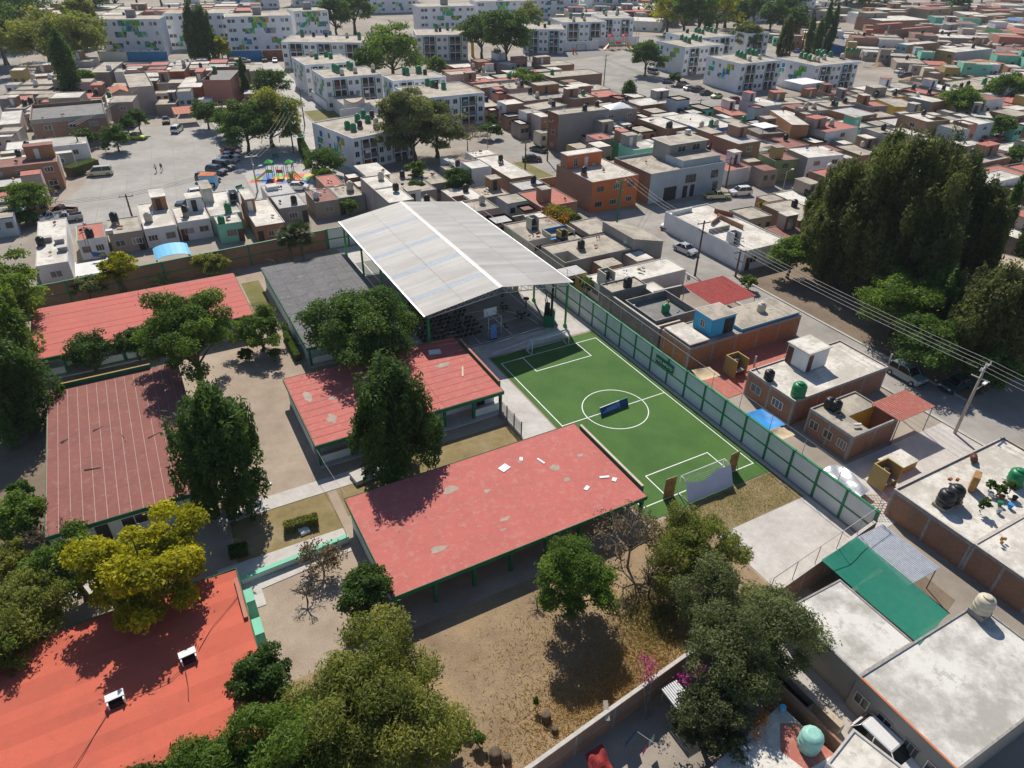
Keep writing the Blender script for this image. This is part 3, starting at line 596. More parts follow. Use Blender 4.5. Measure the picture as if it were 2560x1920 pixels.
(('small olive tree in front of the leftmost slab block',-42.59,293.41,18,7,3,'feather','leaf_olive',8000,0.42,85),{}),
(('dark tree mass at the upper left corner,nearest the street lamp',-67.79,303.7,28,18,2,'broad','leaf_dark',9000,0.5,90),{}),
(('dark tree mass at the upper left corner,behind the power lines',-61.77,358.43,26,16,2,'broad','leaf_dark',9000,0.5,91),{}),
(('dark tree mass at the upper left corner,lowest at the photo edge',-68.26,260.23,18,12,2,'broad','leaf_dark',9000,0.5,92),{}),
(('dark tree mass at the upper left corner,at the very edge',-75.8,340.58,28,18,2,'broad','leaf_dark',9000,0.5,93),{}),
(('dark tree mass at the upper left corner,farthest back',-67.39,400.13,25,16,2,'broad','leaf_dark',9000,0.5,94),{}),
(('tree behind the leftmost slab block,above its left corner',-35.12,374.68,20,8,2,'broad','leaf_dark',5000,0.5,100),{}),
(('tree behind the leftmost slab block,behind its stair head',-25.5,401.15,18,9,2,'broad','leaf_dark',5000,0.5,101),{}),
(('tree behind the leftmost slab block,yellowish one by the pink roof',-14.62,414.97,20,10,2,'broad','leaf_yellow',5000,0.5,102),{}),
(('tree behind the leftmost slab block,farthest right',-1.93,427.16,18,9,2,'broad','leaf_mid',5000,0.5,103),{}),
(('tree behind the leftmost slab block,dark one at the left',-39.71,385.96,19,8,2,'broad','leaf_dark',5000,0.5,104),{}),
(('left dark conifer in front of the set back slab block',-9.29,237.12,17.0,4.2,0.6,'casuarina','leaf_dark',7000,0.35,110),{}),
(('right dark conifer in front of the set back slab block',-5.52,238.54,16.0,4.2,0.6,'casuarina','leaf_dark',7000,0.35,111),{}),
(('small yellow green tree beside the dark conifers',-1.55,236.86,9.0,3.6,0.6,'broad','leaf_yellow',4000,0.35,112),{}),
(('wide tree behind the longest left balcony block',41.82,181.48,16.5,11.5,1.2,'broad','leaf_mid',15000,0.36,113),{}),
(('dark tree at the left foot of the wide tree',33.17,181.2,11.0,5.0,0.8,'broad','leaf_dark',7000,0.33,114),{}),
(('large dark round tree above the longest left balcony block,left one',51.41,275.48,17,9,1.5,'broad','leaf_dark',8000,0.42,115),{}),
(('large round tree above the longest left balcony block,right one',62.9,285.81,21,10,1.5,'broad','leaf_mid',9000,0.45,116),{}),
(('left dark round tree of the twin trees at the top centre',84.52,203.59,17,8.4,1.5,'broad','leaf_dark',11000,0.38,117),{}),
(('right large round tree of the twin trees at the top centre',84.83,185.16,19,9.6,1.8,'broad','leaf_dark',15000,0.38,118),{}),
(('olive tree behind the twin trees',124.35,239.02,15,7,1.5,'broad','leaf_olive',6000,0.42,119),{}),
(('bright green small tree below the left balcony block',56.32,179.34,7,3.6,0.6,'broad','leaf_mid',5000,0.3,120),{}),
(('broad clipped green tree among the flat brick roofs',72.54,149.9,6.2,6.4,1.0,'broad','leaf_mid',8000,0.3,121),{}),
(('round dark tree left of the painted end wall block',123.79,156.17,11,6.6,0.6,'broad','leaf_dark',9000,0.33,122),{}),
(('small bush at the painted end wall',121.66,138.24,4,2.4,0.2,'bush','leaf_dark',2500,0.3,123),{}),
(('small conical conifer behind the salmon roof',92.96,123.89,5.6,2.0,0.2,'column','leaf_dark',4000,0.25,124),{}),
(('bright green tree of the grove at the top right,first from the left in front',195.64,233.39,20,9,1.5,'broad','leaf_yellow',7000,0.42,130),{}),
(('bright green tree of the grove at the top right,second in front',195.93,222.19,22,9,1.5,'broad','leaf_mid',7000,0.42,131),{}),
(('bright green tree of the grove at the top right,third in front',199.05,216.35,20,9,1.5,'broad','leaf_mid',7000,0.42,132),{}),
(('bright green tree of the grove at the top right,fourth in front',214.35,221.15,22,10,1.5,'broad','leaf_yellow',7000,0.42,133),{}),
(('bright green tree of the grove at the top right,rear left',218.61,269.35,20,9,1.5,'broad','leaf_mid',7000,0.42,134),{}),
(('bright green tree of the grove at the top right,rear right',239.51,242.24,22,9,1.5,'broad','leaf_mid',7000,0.42,135),{}),
(('dark slim cypress inside the bright green grove',213.8,226.22,24,2.6,1,'column','leaf_dark',5000,0.4,140),{}),
(('round dark tree covering a white block behind the painted blocks',188.26,176.03,13,6.4,0.8,'broad','leaf_grey',10000,0.36,141),{}),
(('dark leaning conifer on the street beside the blue cars',194.56,161.62,13.5,3.4,0.6,'casuarina','leaf_casuarina',7000,0.33,142),{}),
(('first cypress from the left in the dark row by the yellow building',212.93,165.75,14,1.5,0.2,'column','leaf_dark',4500,0.33,143),{'group': 'dark cypress row'}),
(('second cypress from the left in the dark row by the yellow building',217.14,165.22,13,1.5,0.2,'column','leaf_dark',4500,0.33,144),{'group': 'dark cypress row'}),
(('third cypress from the left in the dark row by the yellow building',224.19,168.57,19,1.5,0.2,'column','leaf_dark',4500,0.33,145),{'group': 'dark cypress row'}),
(('fourth cypress from the left in the dark row by the yellow building',227.18,167.33,18,1.5,0.2,'column','leaf_dark',4500,0.33,146),{'group': 'dark cypress row'}),
(('dark tree before the top right slab block,left of centre',253.15,236.98,16,8,1,'broad','leaf_dark',6000,0.42,150),{}),
(('dark tree before the top right slab block,low middle one',242.02,215.07,15,7,1,'broad','leaf_dark',6000,0.42,151),{}),
(('dark tree before the top right slab block,tall middle one',254.74,218.5,18,7,1,'broad','leaf_dark',6000,0.42,152),{}),
(('dark tree before the top right slab block,small left one',232.88,227.07,14,7,1,'broad','leaf_dark',6000,0.42,153),{}),
(('dark tree before the top right slab block,rear right',306.24,257.43,20,9,1,'broad','leaf_dark',6000,0.42,154),{}),
(('dark tree before the top right slab block,small right one',241.83,199.21,14,6,1,'broad','leaf_dark',6000,0.42,155),{}),
(('dark tree along the top right edge,first from the left',343.29,267.08,24,10,1,'broad','leaf_dark',5500,0.5,160),{}),
(('dark tree along the top right edge,second',344.31,254.75,22,10,1,'broad','leaf_dark',5500,0.5,161),{}),
(('dark tree along the top right edge,third',365.44,259.02,22,10,1,'broad','leaf_dark',5500,0.5,162),{}),
(('dark tree along the top right edge,fourth',386.4,264.08,20,10,1,'broad','leaf_dark',5500,0.5,163),{}),
(('dark tree along the top right edge,fifth',424.45,277.85,20,9,1,'broad','leaf_dark',5500,0.5,164),{}),
(('dark tree along the top right edge,sixth',429.78,261.92,16,9,1,'broad','leaf_dark',5500,0.5,165),{}),
(('dark tree along the top right edge,seventh',407.55,231.5,14,7,1,'broad','leaf_dark',5500,0.5,166),{}),
(('round yellow green tree among the right hand houses',164.13,69.13,8.6,5.6,0.8,'broad','leaf_mid',11000,0.28,170),{}),
(('wide dark green tree at the right edge among houses',196.39,75.2,8,6.4,0.8,'broad','leaf_mid',12000,0.3,171),{}),
(('clipped green street tree at the right edge',155.0,51.06,5.6,3.2,1.0,'broad','leaf_mid',8000,0.25,172),{}),
(('olive bush behind the giant casuarina',136.77,54.84,5.4,4.6,0.4,'broad','leaf_olive',9000,0.26,173),{}),
(('dark tree at the right edge below the coping house',130.57,32.91,5.5,3.0,0.5,'broad','leaf_dark',6000,0.25,174),{}),
(('yellow green bush at the lane end',40.76,123.56,4.2,2.6,0.3,'bush','leaf_yellow',3500,0.25,175),{}),
(('green bush on the lane corner by the iron fence',38.39,105.53,4.0,3.2,0.3,'bush','leaf_dark',4500,0.23,176),{}),
(('green bush at the balcony front of the brick row house',43.65,115.33,3.4,1.8,0.2,'bush','leaf_dark',2500,0.22,177),{}),
(('far tree at the top edge,yellowish beside the slab',67.95,410.39,18,9,1,'broad','leaf_yellow',3500,0.55,180),{}),
(('far tree at the top edge,left of the yellowish one',53.79,442.49,18,9,1,'broad','leaf_mid',3500,0.55,181),{}),
(('far tree at the top edge,near the top centre',224.16,385.07,18,8,1,'broad','leaf_dark',3500,0.55,182),{}),
(('far tree at the top edge,behind the play yard',137.67,414.22,18,9,1,'broad','leaf_mid',3500,0.55,183),{}),
(('far tree at the top edge,near the right corner',509.76,278.93,14,8,1,'broad','leaf_dark',3500,0.55,184),{}),
(('far tree at the top edge,right of the top centre',287.27,386.3,18,9,1,'broad','leaf_dark',3500,0.55,185),{}),
]
PALMS = [
('fan palm beside the brick boundary wall',-20.63,52.41,5.2,2.7,1,True,70),
('second fan palm head behind the first',-22.14,53.73,4.6,2.4,3,True,50),
('feather palm behind the ribbed red roof',-40.31,52.61,1.2,3.3,2,False,40),
]
SHRUBS = [
('leafless brown shrub at the right end of the near red roof',-12.28,-18.96,6.4,3,1,'barkpale','leaf_dry'),
('leafless twiggy shrub behind the olive yellow shrub',-12.65,-22.26,4.2,2.5,11,'bark',None),
('bare twiggy tree by the lane',29.02,98.87,8.0,4.5,2,'barkpale','leaf_dry'),
('bare shrub by the mint topped wall',-34.72,-7.74,3.2,2,3,'bark','leaf_dry'),
('bare shrub in the small dirt court',-36.69,-10.13,2.6,2,4,'bark',None),
('bare grey shrub below the maroon roof',-54.19,4.43,4.2,2,5,'bark',None),
('bare twigs rising by the maroon roof corner',-51.44,4.16,4.4,1.5,6,'bark',None),
('bare creeper on the brick wall by the fan palm',-24.46,53.38,3.0,2,7,'bark',None),
('uprooted dry stump roots beside the dark green conifer',-20.96,-18.9,1.4,2,8,'barkpale',None),
('dry fallen branches right of the dark green conifer',-15.73,-22.15,1.2,2,9,'barkpale',None),
]
HEDGES = [
('clipped hedge beside the felt roof hall',-28.3,25.6,-28.2,32.0,0.8,0.95,'leaf_mid',1),
('rounded hedge on the dry lawn',-36.51,-1.75,-33.57,-2.02,0.8,0.9,'leaf_olive',2),
('dark hedge in tree shade by the footpath',-41.21,-2.51,-39.73,-2.7,0.9,0.9,'leaf_dark',3),
('flat clipped hedge in front of the low house by the cream van',-51.28,115.36,-46.29,119.64,2.2,2.0,'leaf_mid',4),
('tall clipped hedge by the playground',-4.82,115.58,-6.3,103.62,1.4,2.6,'leaf_dark',5),
('low hedge beside the path at the left edge',-58.5,-3.2,-53.5,-2.2,0.9,0.8,'leaf_olive',6),
]
WIRES = [
((29.66,-20.24,8.6),(30.95,22.71,8.0),4,0.022,'wirelight',0.5,'pale power line between the right concrete pole and the wooden street pole'),
((29.66,-20.24,8.6),(32.66,-50.239999999999995,8.6),4,0.022,'wirelight',0.5,'pale power line leaving the concrete pole out of frame'),
((33.38,46.3,9.0),(30.95,22.71,8.0),3,0.02,'wirelight',0.8,'pale power line from the lattice pole to the wooden street pole'),
((100.44,147.27,8),(101.84,103.29,7),3,0.03,'wire',1.0,'dark power line along the broad street'),
((33.38,46.3,8.5),(101.84,103.29,7),2,0.025,'wire',1.0,'dark power line from the lattice pole to the broad street'),
((-7.1,113.48,9.0),(-19.73,90.61,6.5),4,0.02,'wirelight',0.8,'pale power line from the crossarm pole to the floodlight mast'),
((-19.73,90.61,6.0),(-42.14,86.32,3.9),3,0.02,'wire',0.5,'dark cable between the floodlight mast and the row house pole'),
((-42.14,86.32,3.9),(-87.14,94.32,4.5),3,0.02,'wire',0.8,'dark cable from the row house pole to the left edge'),
((-48.73,131.15,6.5),(-18.729999999999997,201.15,9),3,0.025,'wirelight',1.2,'pale power line across the corner of the parking lot'),
]
# ------------------------------------------------------------------ materials
MATS = {}
def nmat(name):
 m = bpy.data.materials.new(name); m.use_nodes = True; MATS[name] = m
 nt = m.node_tree; b = nt.nodes['Principled BSDF']
 return m, nt, b
def node(nt, t, **kw):
 n = nt.nodes.new(t)
 for k, v in kw.items(): setattr(n, k, v)
 return n
def ramp(nt, fac, stops, interp='LINEAR'):
 n = nt.nodes.new('ShaderNodeValToRGB'); n.color_ramp.interpolation = interp
 e = n.color_ramp.elements
 while len(e) < len(stops): e.new(0.5)
 for i, (p, c) in enumerate(stops):
  e[i].position = p; e[i].color = (*c, 1) if len(c) == 3 else c
 nt.links.new(fac, n.inputs[0]); return n
def mixc(nt, fac, a, b, mode='MIX'):
 n = nt.nodes.new('ShaderNodeMix'); n.data_type = 'RGBA'; n.blend_type = mode
 for s, v in ((0, fac), (6, a), (7, b)):
  if hasattr(v, 'is_linked'): nt.links.new(v, n.inputs[s])
  elif s == 0: n.inputs[0].default_value = v
  else: n.inputs[s].default_value = (*v, 1)
 return n.outputs[2]
def noise(nt, vec, scale, detail=4, rough=.6, w=None):
 n = nt.nodes.new('ShaderNodeTexNoise'); n.inputs['Scale'].default_value = scale
 n.inputs['Detail'].default_value = detail; n.inputs['Roughness'].default_value = rough
 if vec is not None: nt.links.new(vec, n.inputs['Vector'])
 return n.outputs['Fac']
def wpos(nt):
 return nt.nodes.new('ShaderNodeNewGeometry').outputs['Position']
def bump(nt, b, h, dist=.02, st=.5):
 n = nt.nodes.new('ShaderNodeBump'); n.inputs['Distance'].default_value = dist; n.inputs['Strength'].default_value = st
 nt.links.new(h, n.inputs['Height']); nt.links.new(n.outputs[0], b.inputs['Normal'])
def mapv(nt, vec, sc=(1, 1, 1), rot=0):
 n = nt.nodes.new('ShaderNodeMapping'); n.inputs['Scale'].default_value = sc; n.inputs['Rotation'].default_value = (0, 0, rot)
 nt.links.new(vec, n.inputs['Vector']); return n.outputs[0]
def plain(name, c, rough=.6, metal=0, spec=.4, var=.12, vs=3.0):
 m, nt, b = nmat(name)
 p = wpos(nt); f = noise(nt, p, vs)
 lo = tuple(x * (1 - var) for x in c); hi = tuple(min(1, x * (1 + var)) for x in c)
 r = ramp(nt, f, [(.3, lo), (.7, hi)]); nt.links.new(r.outputs[0], b.inputs['Base Color'])
 b.inputs['Roughness'].default_value = rough; b.inputs['Metallic'].default_value = metal
 b.inputs['Specular IOR Level'].default_value = spec
 return m
def plaster(name, c, dirt=(.3, .27, .23), amt=.5):
 m, nt, b = nmat(name); p = wpos(nt)
 f = noise(nt, mapv(nt, p, (1.1, 1.1, .16)), 1.2, 6, .65)
 g = noise(nt, p, .35, 3)
 lo = tuple(x * .86 for x in c)
 base = mixc(nt, ramp(nt, g, [(.35, (0, 0, 0)), (.65, (1, 1, 1))]).outputs[0], lo, c)
 d = ramp(nt, f, [(.52, (0, 0, 0)), (.78, (amt, amt, amt))]).outputs[0]
 col = mixc(nt, d, base, tuple(.5 * (x + y) for x, y in zip(c, dirt)))
 nt.links.new(col, b.inputs['Base Color']); b.inputs['Roughness'].default_value = .85
 bump(nt, b, noise(nt, p, 22, 4), .01, .35); return m
def bricks(name, c1, c2, mortar, bw=.26, bh=.075):
 m, nt, b = nmat(name); p = wpos(nt)
 s = nt.nodes.new('ShaderNodeSeparateXYZ'); nt.links.new(p, s.inputs[0])
 a = node(nt, 'ShaderNodeMath', operation='ADD'); nt.links.new(s.outputs[0], a.inputs[0]); nt.links.new(s.outputs[1], a.inputs[1])
 cb = nt.nodes.new('ShaderNodeCombineXYZ'); nt.links.new(a.outputs[0], cb.inputs[0]); nt.links.new(s.outputs[2], cb.inputs[1])
 t = nt.nodes.new('ShaderNodeTexBrick'); nt.links.new(cb.outputs[0], t.inputs['Vector'])
 t.inputs['Color1'].default_value = (*c1, 1); t.inputs['Color2'].default_value = (*c2, 1); t.inputs['Mortar'].default_value = (*mortar, 1)
 t.inputs['Scale'].default_value = 1; t.inputs['Mortar Size'].default_value = .008; t.inputs['Brick Width'].default_value = bw; t.inputs['Row Height'].default_value = bh
 t.inputs['Bias'].default_value = -.1
 g = noise(nt, p, .9, 5); col = mixc(nt, ramp(nt, g, [(.4, (0, 0, 0)), (.75, (.55, .55, .55))]).outputs[0], t.outputs[0], tuple(.6 * x for x in mortar), 'MIX')
 f = noise(nt, p, 9, 3); col = mixc(nt, .5, col, ramp(nt, f, [(.3, (.55, .55, .55)), (.7, (1.15, 1.15, 1.15))]).outputs[0], 'MULTIPLY')
 nt.links.new(col, b.inputs['Base Color']); b.inputs['Roughness'].default_value = .92
 bump(nt, b, t.outputs['Fac'], -.012, .6); return m
def roofmat(name, c, stain, amt=.6, sc=.35, fine=(.25, .23, .2), rough=.85, spot=None, sa=.75):
 m, nt, b = nmat(name); p = wpos(nt)
 f = noise(nt, p, sc, 8, .68); g = noise(nt, p, sc * 5, 6, .7); h = noise(nt, p, 14, 3)
 col = mixc(nt, ramp(nt, f, [(.455, (0, 0, 0)), (.575, (amt, amt, amt))]).outputs[0], c, stain)
 col = mixc(nt, ramp(nt, g, [(.52, (0, 0, 0)), (.66, (.55, .55, .55))]).outputs[0], col, fine)
 if spot:
  v = noise(nt, p, 1.1, 9, .75)
  col = mixc(nt, ramp(nt, v, [(.555, (0, 0, 0)), (.61, (sa, sa, sa))]).outputs[0], col, spot)
 col = mixc(nt, .35, col, ramp(nt, h, [(.3, (.7, .7, .7)), (.7, (1.2, 1.2, 1.2))]).outputs[0], 'MULTIPLY')
 nt.links.new(col, b.inputs['Base Color']); b.inputs['Roughness'].default_value = rough
 bump(nt, b, g, .03, .4); return m
def leafmat(name, c, c2, trans=.35):
 m, nt, b = nmat(name)
 at = node(nt, 'ShaderNodeAttribute', attribute_name='tint');
 r = ramp(nt, at.outputs['Fac'], [(0, tuple(x * .72 for x in c)), (.5, c), (1, c2)])
 oi = nt.nodes.new('ShaderNodeObjectInfo')
 v = ramp(nt, oi.outputs['Random'], [(0, (.86, .9, .86)), (1, (1.12, 1.08, 1.0))])
 col = mixc(nt, 1.0, r.outputs[0], v.outputs[0], 'MULTIPLY')
 nt.links.new(col, b.inputs['Base Color']); b.inputs['Roughness'].default_value = .6; b.inputs['Specular IOR Level'].default_value = .25
 tr = nt.nodes.new('ShaderNodeBsdfTranslucent'); tc = mixc(nt, 1.0, col, (1.15, 1.2, .5), 'MULTIPLY'); nt.links.new(tc, tr.inputs[0])
 mx = nt.nodes.new('ShaderNodeMixShader'); mx.inputs[0].default_value = trans
 nt.links.new(b.outputs[0], mx.inputs[1]); nt.links.new(tr.outputs[0], mx.inputs[2])
 nt.links.new(mx.outputs[0], nt.nodes['Material Output'].inputs[0]); return m
PL = dict(white=(.74, .74, .73), cream=(.6, .55, .43), cement=(.3, .285, .265), greyblue=(.42, .48, .52), leafgreen=(.25, .33, .14), green=(.12, .32, .14), pink=(.62, .36, .37),
          palepink=(.52, .4, .37), redbrown=(.25, .09, .055), yellow=(.6, .4, .05), blue=(.03, .17, .42), lilac=(.46, .43, .46), brightred=(.42, .07, .04), skyblue=(.22, .5, .56),
          ochre=(.42, .3, .1), tan=(.37, .28, .18), turquoise=(.1, .42, .36), mint=(.22, .6, .43), orange=(.62, .17, .05), olive=(.33, .33, .14), tanplaster=(.34, .28, .23),
          pinkgrey=(.42, .34, .31), rust=(.36, .1, .04), salmon=(.48, .2, .15), brightblue=(.05, .4, .66), schoolgreen=(.015, .16, .07), apartment=(.79, .80, .82), mintwall=(.70, .76, .74), bluebase=(.02, .2, .45))
for k_, v_ in PL.items(): plaster(k_, v_, amt=.35 if k_ in ('apartment', 'mintwall', 'brightblue') else .6)
bricks('brick', (.36, .16, .085), (.44, .215, .12), (.34, .28, .23))
bricks('rawbrick', (.33, .145, .08), (.41, .195, .11), (.3, .25, .21))
bricks('orangebrick', (.42, .17, .06), (.5, .23, .09), (.36, .25, .17))
bricks('block', (.2, .2, .19), (.27, .265, .25), (.16, .155, .15), .41, .2)
plain('tin', (.36, .37, .38), .5, .3)
roofmat('concrete', (.45, .40, .325), (.25, .225, .19), .8)
roofmat('whiteroof', (.70, .67, .61), (.44, .405, .35), .8, .25, (.4, .37, .33), spot=(.42, .39, .35))
roofmat('redroof', (.44, .13, .095), (.36, .14, .11), .6, .5, (.5, .33, .28), spot=(.47, .2, .16))
roofmat('dullred', (.24, .09, .07), (.3, .15, .12), .6, .5)
roofmat('greyroof', (.5, .5, .5), (.38, .37, .36), .7, .3)
roofmat('darkroof', (.17, .17, .17), (.23, .22, .21), .8, .5)
roofmat('junkroof', (.38, .34, .29), (.2, .18, .16), .9, .9, (.08, .08, .08))
roofmat('rubbleroof', (.6, .56, .5), (.4, .36, .31), .8, .6, (.3, .25, .2))
roofmat('wornroof', (.66, .645, .61), (.36, .345, .31), .95, .16, (.42, .4, .37), spot=(.4, .38, .34))
roofmat('tilered', (.38, .045, .04), (.3, .04, .035), .6, .8)
roofmat('terracotta', (.5, .17, .09), (.42, .15, .09), .5, .8)
roofmat('blueroof', (.05, .2, .5), (.1, .25, .5), .4)
roofmat('sand', (.5, .42, .32), (.4, .33, .24), .6)
roofmat('schoolred', (.50, .125, .10), (.44, .12, .10), .7, .3, (.47, .16, .13), spot=(.5, .19, .16), sa=.38)
roofmat('schoolredworn', (.50, .135, .115), (.45, .125, .105), .8, .4, (.5, .24, .2), spot=(.5, .26, .22), sa=.38)
roofmat('schoolredflat', (.55, .115, .068), (.48, .105, .065), .8, .22, (.44, .10, .065))
roofmat('maroonroof', (.25, .085, .07), (.21, .075, .062), .7, .3, (.28, .13, .11), spot=(.29, .14, .115))
roofmat('seam', (.5, .38, .34), (.4, .27, .23), .6, 2.0)
roofmat('asphaltroof', (.115, .115, .125), (.15, .15, .155), .7, .5, (.2, .2, .2), spot=(.22, .21, .21))
plain('coping', (.5, .47, .43), .85)
roofmat('patchgrey', (.36, .29, .24), (.43, .37, .31), .8, 1.2, (.42, .2, .17))
plain('whitepaint', (.8, .8, .8), .5)
plain('cementtrim', (.3, .29, .28), .9, var=.25)
m_ = plain('glass', (.02, .025, .03), .12, 0, .6, .3); nt_ = m_.node_tree; oi_ = nt_.nodes.new('ShaderNodeObjectInfo'); nt_.links.new(ramp(nt_, oi_.outputs['Random'], [(0, (.015, .018, .022)), (.55, (.03, .035, .04)), (.7, (.12, .12, .12)), (.85, (.16, .1, .09)), (1, (.3, .3, .29))]).outputs[0], nt_.nodes['Principled BSDF'].inputs['Base Color'])
plain('blueglass', (.02, .1, .16), .12, 0, .6, .3)
plain('frame', (.55, .55, .55), .4, .3)
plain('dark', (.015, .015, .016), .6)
plain('blackdoor', (.03, .03, .032), .5)
plain('browndoor', (.09, .035, .025), .5)
plain('blacktank', (.018, .018, .02), .42)
plain('greentank', (.008, .20, .075), .4)
plain('beigetank', (.55, .49, .38), .5)
plain('whitetank', (.62, .6, .57), .5)
plain('minttank', (.28, .55, .48), .5)
plain('polewood', (.12, .08, .06), .85, var=.3)
plain('poleconcrete', (.4, .35, .29), .85, var=.2)
plain('steel', (.35, .36, .37), .4, .7)
plain('galv', (.55, .57, .6), .42, .5)
plain('wire', (.03, .03, .03), .6)
plain('wirelight', (.42, .4, .4), .5)
plain('framegreen', (.01, .19, .08), .5)
plain('columngreen', (.015, .30, .06), .5)
plain('bark', (.11, .085, .06), .95, var=.35)
plain('barkpale', (.2, .17, .13), .95, var=.35)
plain('woodboard', (.36, .2, .07), .7, var=.3)
plain('banner', (.62, .67, .80), .7, var=.06, vs=1.0)
plain('bannerblue', (.02, .07, .22), .6)
plain('bannerlight', (.14, .28, .55), .6)
plain('greencloth', (.0, .22, .14), .8)
plain('bluetarp', (.02, .25, .62), .6)
plain('beigetarp', (.5, .4, .26), .8)
plain('bluesheet', (.16, .5, .75), .4)
plain('rebar', (.25, .07, .02), .8)
plain('skin', (.35, .2, .13), .6); plain('cloth_white', (.65, .65, .68), .8); plain('cloth_dark', (.02, .02, .05), .8); plain('hair', (.012, .01, .01), .6); plain('cloth_red', (.3, .03, .03), .8)
plain('playred', (.6, .02, .02), .4); plain('playyellow', (.75, .4, .01), .4); plain('playgreen', (.08, .5, .05), .4); plain('playblue', (.01, .12, .45), .4); plain('playorange', (.75, .2, .02), .4)
for n_, c_ in dict(m_green=(.08, .40, .05), m_dkgreen=(.01, .22, .09), m_blue=(.01, .13, .42), m_teal=(.02, .28, .35), m_mint=(.3, .62, .52), m_ochre=(.5, .3, .06), m_lime=(.3, .52, .06)).items(): plain(n_, c_, .8, var=.05)
plain('balconybrick', (.16, .135, .125), .9, var=.2)
plain('tyre', (.015, .015, .015), .8); plain('rim', (.35, .35, .36), .35, .7); plain('carglass', (.012, .016, .02), .08, 0, .7)
plain('headlamp', (.7, .7, .7), .15); plain('taillamp', (.4, .01, .01), .2)
CARC = dict(white=(.78, .78, .78), silver=(.5, .51, .52), black=(.012, .012, .014), darkgreen=(.015, .045, .045), darkblue=(.015, .025, .06), blue=(.015, .10, .42), grey=(.12, .13, .14),
   red=(.3, .02, .02), lime=(.42, .55, .02), brown=(.1, .06, .05), cream=(.6, .55, .36), paleyellow=(.58, .58, .32), maroon=(.13, .02, .02), teal=(.02, .07, .08), fade=(.2, .27, .3), beetle=(.52, .62, .3), grey2=(.3, .31, .33), coral=(.45, .09, .07))
for n_, c_ in CARC.items():
 m = plain('car_' + n_, c_, .25, .15, .6, .03); m.node_tree.nodes['Principled BSDF'].inputs['Coat Weight'].default_value = .5
leafmat('leaf_dark', (0.072, 0.139, 0.034), (0.127, 0.211, 0.050), 0.47)
leafmat('leaf_mid', (0.124, 0.209, 0.040), (0.218, 0.309, 0.058), 0.50)
leafmat('leaf_yellow', (0.312, 0.312, 0.018), (0.594, 0.535, 0.030), 0.50)
leafmat('leaf_olive', (0.213, 0.243, 0.061), (0.344, 0.344, 0.092), 0.50)
leafmat('leaf_casuarina', (0.098, 0.124, 0.043), (0.170, 0.191, 0.065), 0.47)
leafmat('leaf_grey', (0.176, 0.203, 0.097), (0.263, 0.281, 0.132), 0.47)
leafmat('leaf_dry', (0.211, 0.158, 0.099), (0.290, 0.224, 0.145), 0.25)
leafmat('leaf_palm', (0.066, 0.112, 0.029), (0.132, 0.185, 0.053), 0.30)
leafmat('leaf_bougain', (0.066, 0.086, 0.037), (0.119, 0.132, 0.053), 0.35)
leafmat('petal_pink', (.45, .02, .32), (.6, .05, .42), .4)
leafmat('petal_orange', (.65, .22, .02), (.75, .35, .05), .4)
leafmat('straw', (.42, .27, .08), (.55, .38, .15), .3)
leafmat('weed', (.2, .19, .05), (.28, .24, .08), .3)
def gmat(name, stops, sc, det=8, fs=9, famt=.5, bmp=.03):
 m, nt, b = nmat(name); p = wpos(nt)
 f = noise(nt, p, sc, det, .65); g = noise(nt, p, fs, 6, .7); q = noise(nt, p, sc * 4.3, 6, .7)
 col = ramp(nt, f, stops).outputs[0]
 col = mixc(nt, famt, col, ramp(nt, g, [(.3, (.62, .62, .62)), (.72, (1.3, 1.3, 1.3))]).outputs[0], 'MULTIPLY')
 col = mixc(nt, .45, col, ramp(nt, q, [(.35, (.7, .7, .7)), (.68, (1.2, 1.2, 1.2))]).outputs[0], 'MULTIPLY')
 nt.links.new(col, b.inputs['Base Color']); b.inputs['Roughness'].default_value = .95
 bump(nt, b, g, bmp, .6); return m
gmat('town_ground', [(.42, (.28, .245, .205)), (.58, (.37, .325, .275))], .05, 6)
gmat('asphalt', [(.4, (.27, .255, .235)), (.6, (.36, .34, .315))], .09, 8, 16, .25, .006)
gmat('plaza', [(.4, (.33, .315, .295)), (.6, (.40, .385, .36))], .07, 8, 16, .2, .006)
gmat('pavement', [(.3, (.40, .385, .36)), (.7, (.52, .505, .48))], .2, 8, 14, .3, .008)
gmat('slab', [(.3, (.46, .435, .41)), (.7, (.60, .575, .55))], .25, 8, 14, .25, .008)
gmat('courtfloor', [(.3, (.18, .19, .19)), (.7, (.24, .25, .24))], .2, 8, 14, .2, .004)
gmat('yard_soil', [(.3, (.30, .235, .18)), (.5, (.38, .305, .24)), (.72, (.45, .37, .295))], .11, 9, 8, .55, .04)
gmat('dry_lot', [(.3, (.22, .15, .09)), (.5, (.31, .225, .14)), (.72, (.40, .28, .14))], .16, 10, 7, .7, .06)
gmat('dry_lawn', [(.3, (.16, .14, .055)), (.5, (.26, .2, .09)), (.7, (.33, .26, .16))], .3, 9, 12, .6, .04)
gmat('park_soil', [(.3, (.16, .12, .09)), (.7, (.26, .2, .14))], .2, 8, 9, .6, .04)
gmat('lawn', [(.3, (.12, .13, .03)), (.7, (.24, .2, .07))], .25, 8, 9, .6, .04)
gmat('earth_heap', [(.3, (.3, .2, .12)), (.7, (.38, .27, .17))], .4, 8, 4, .5, .1)
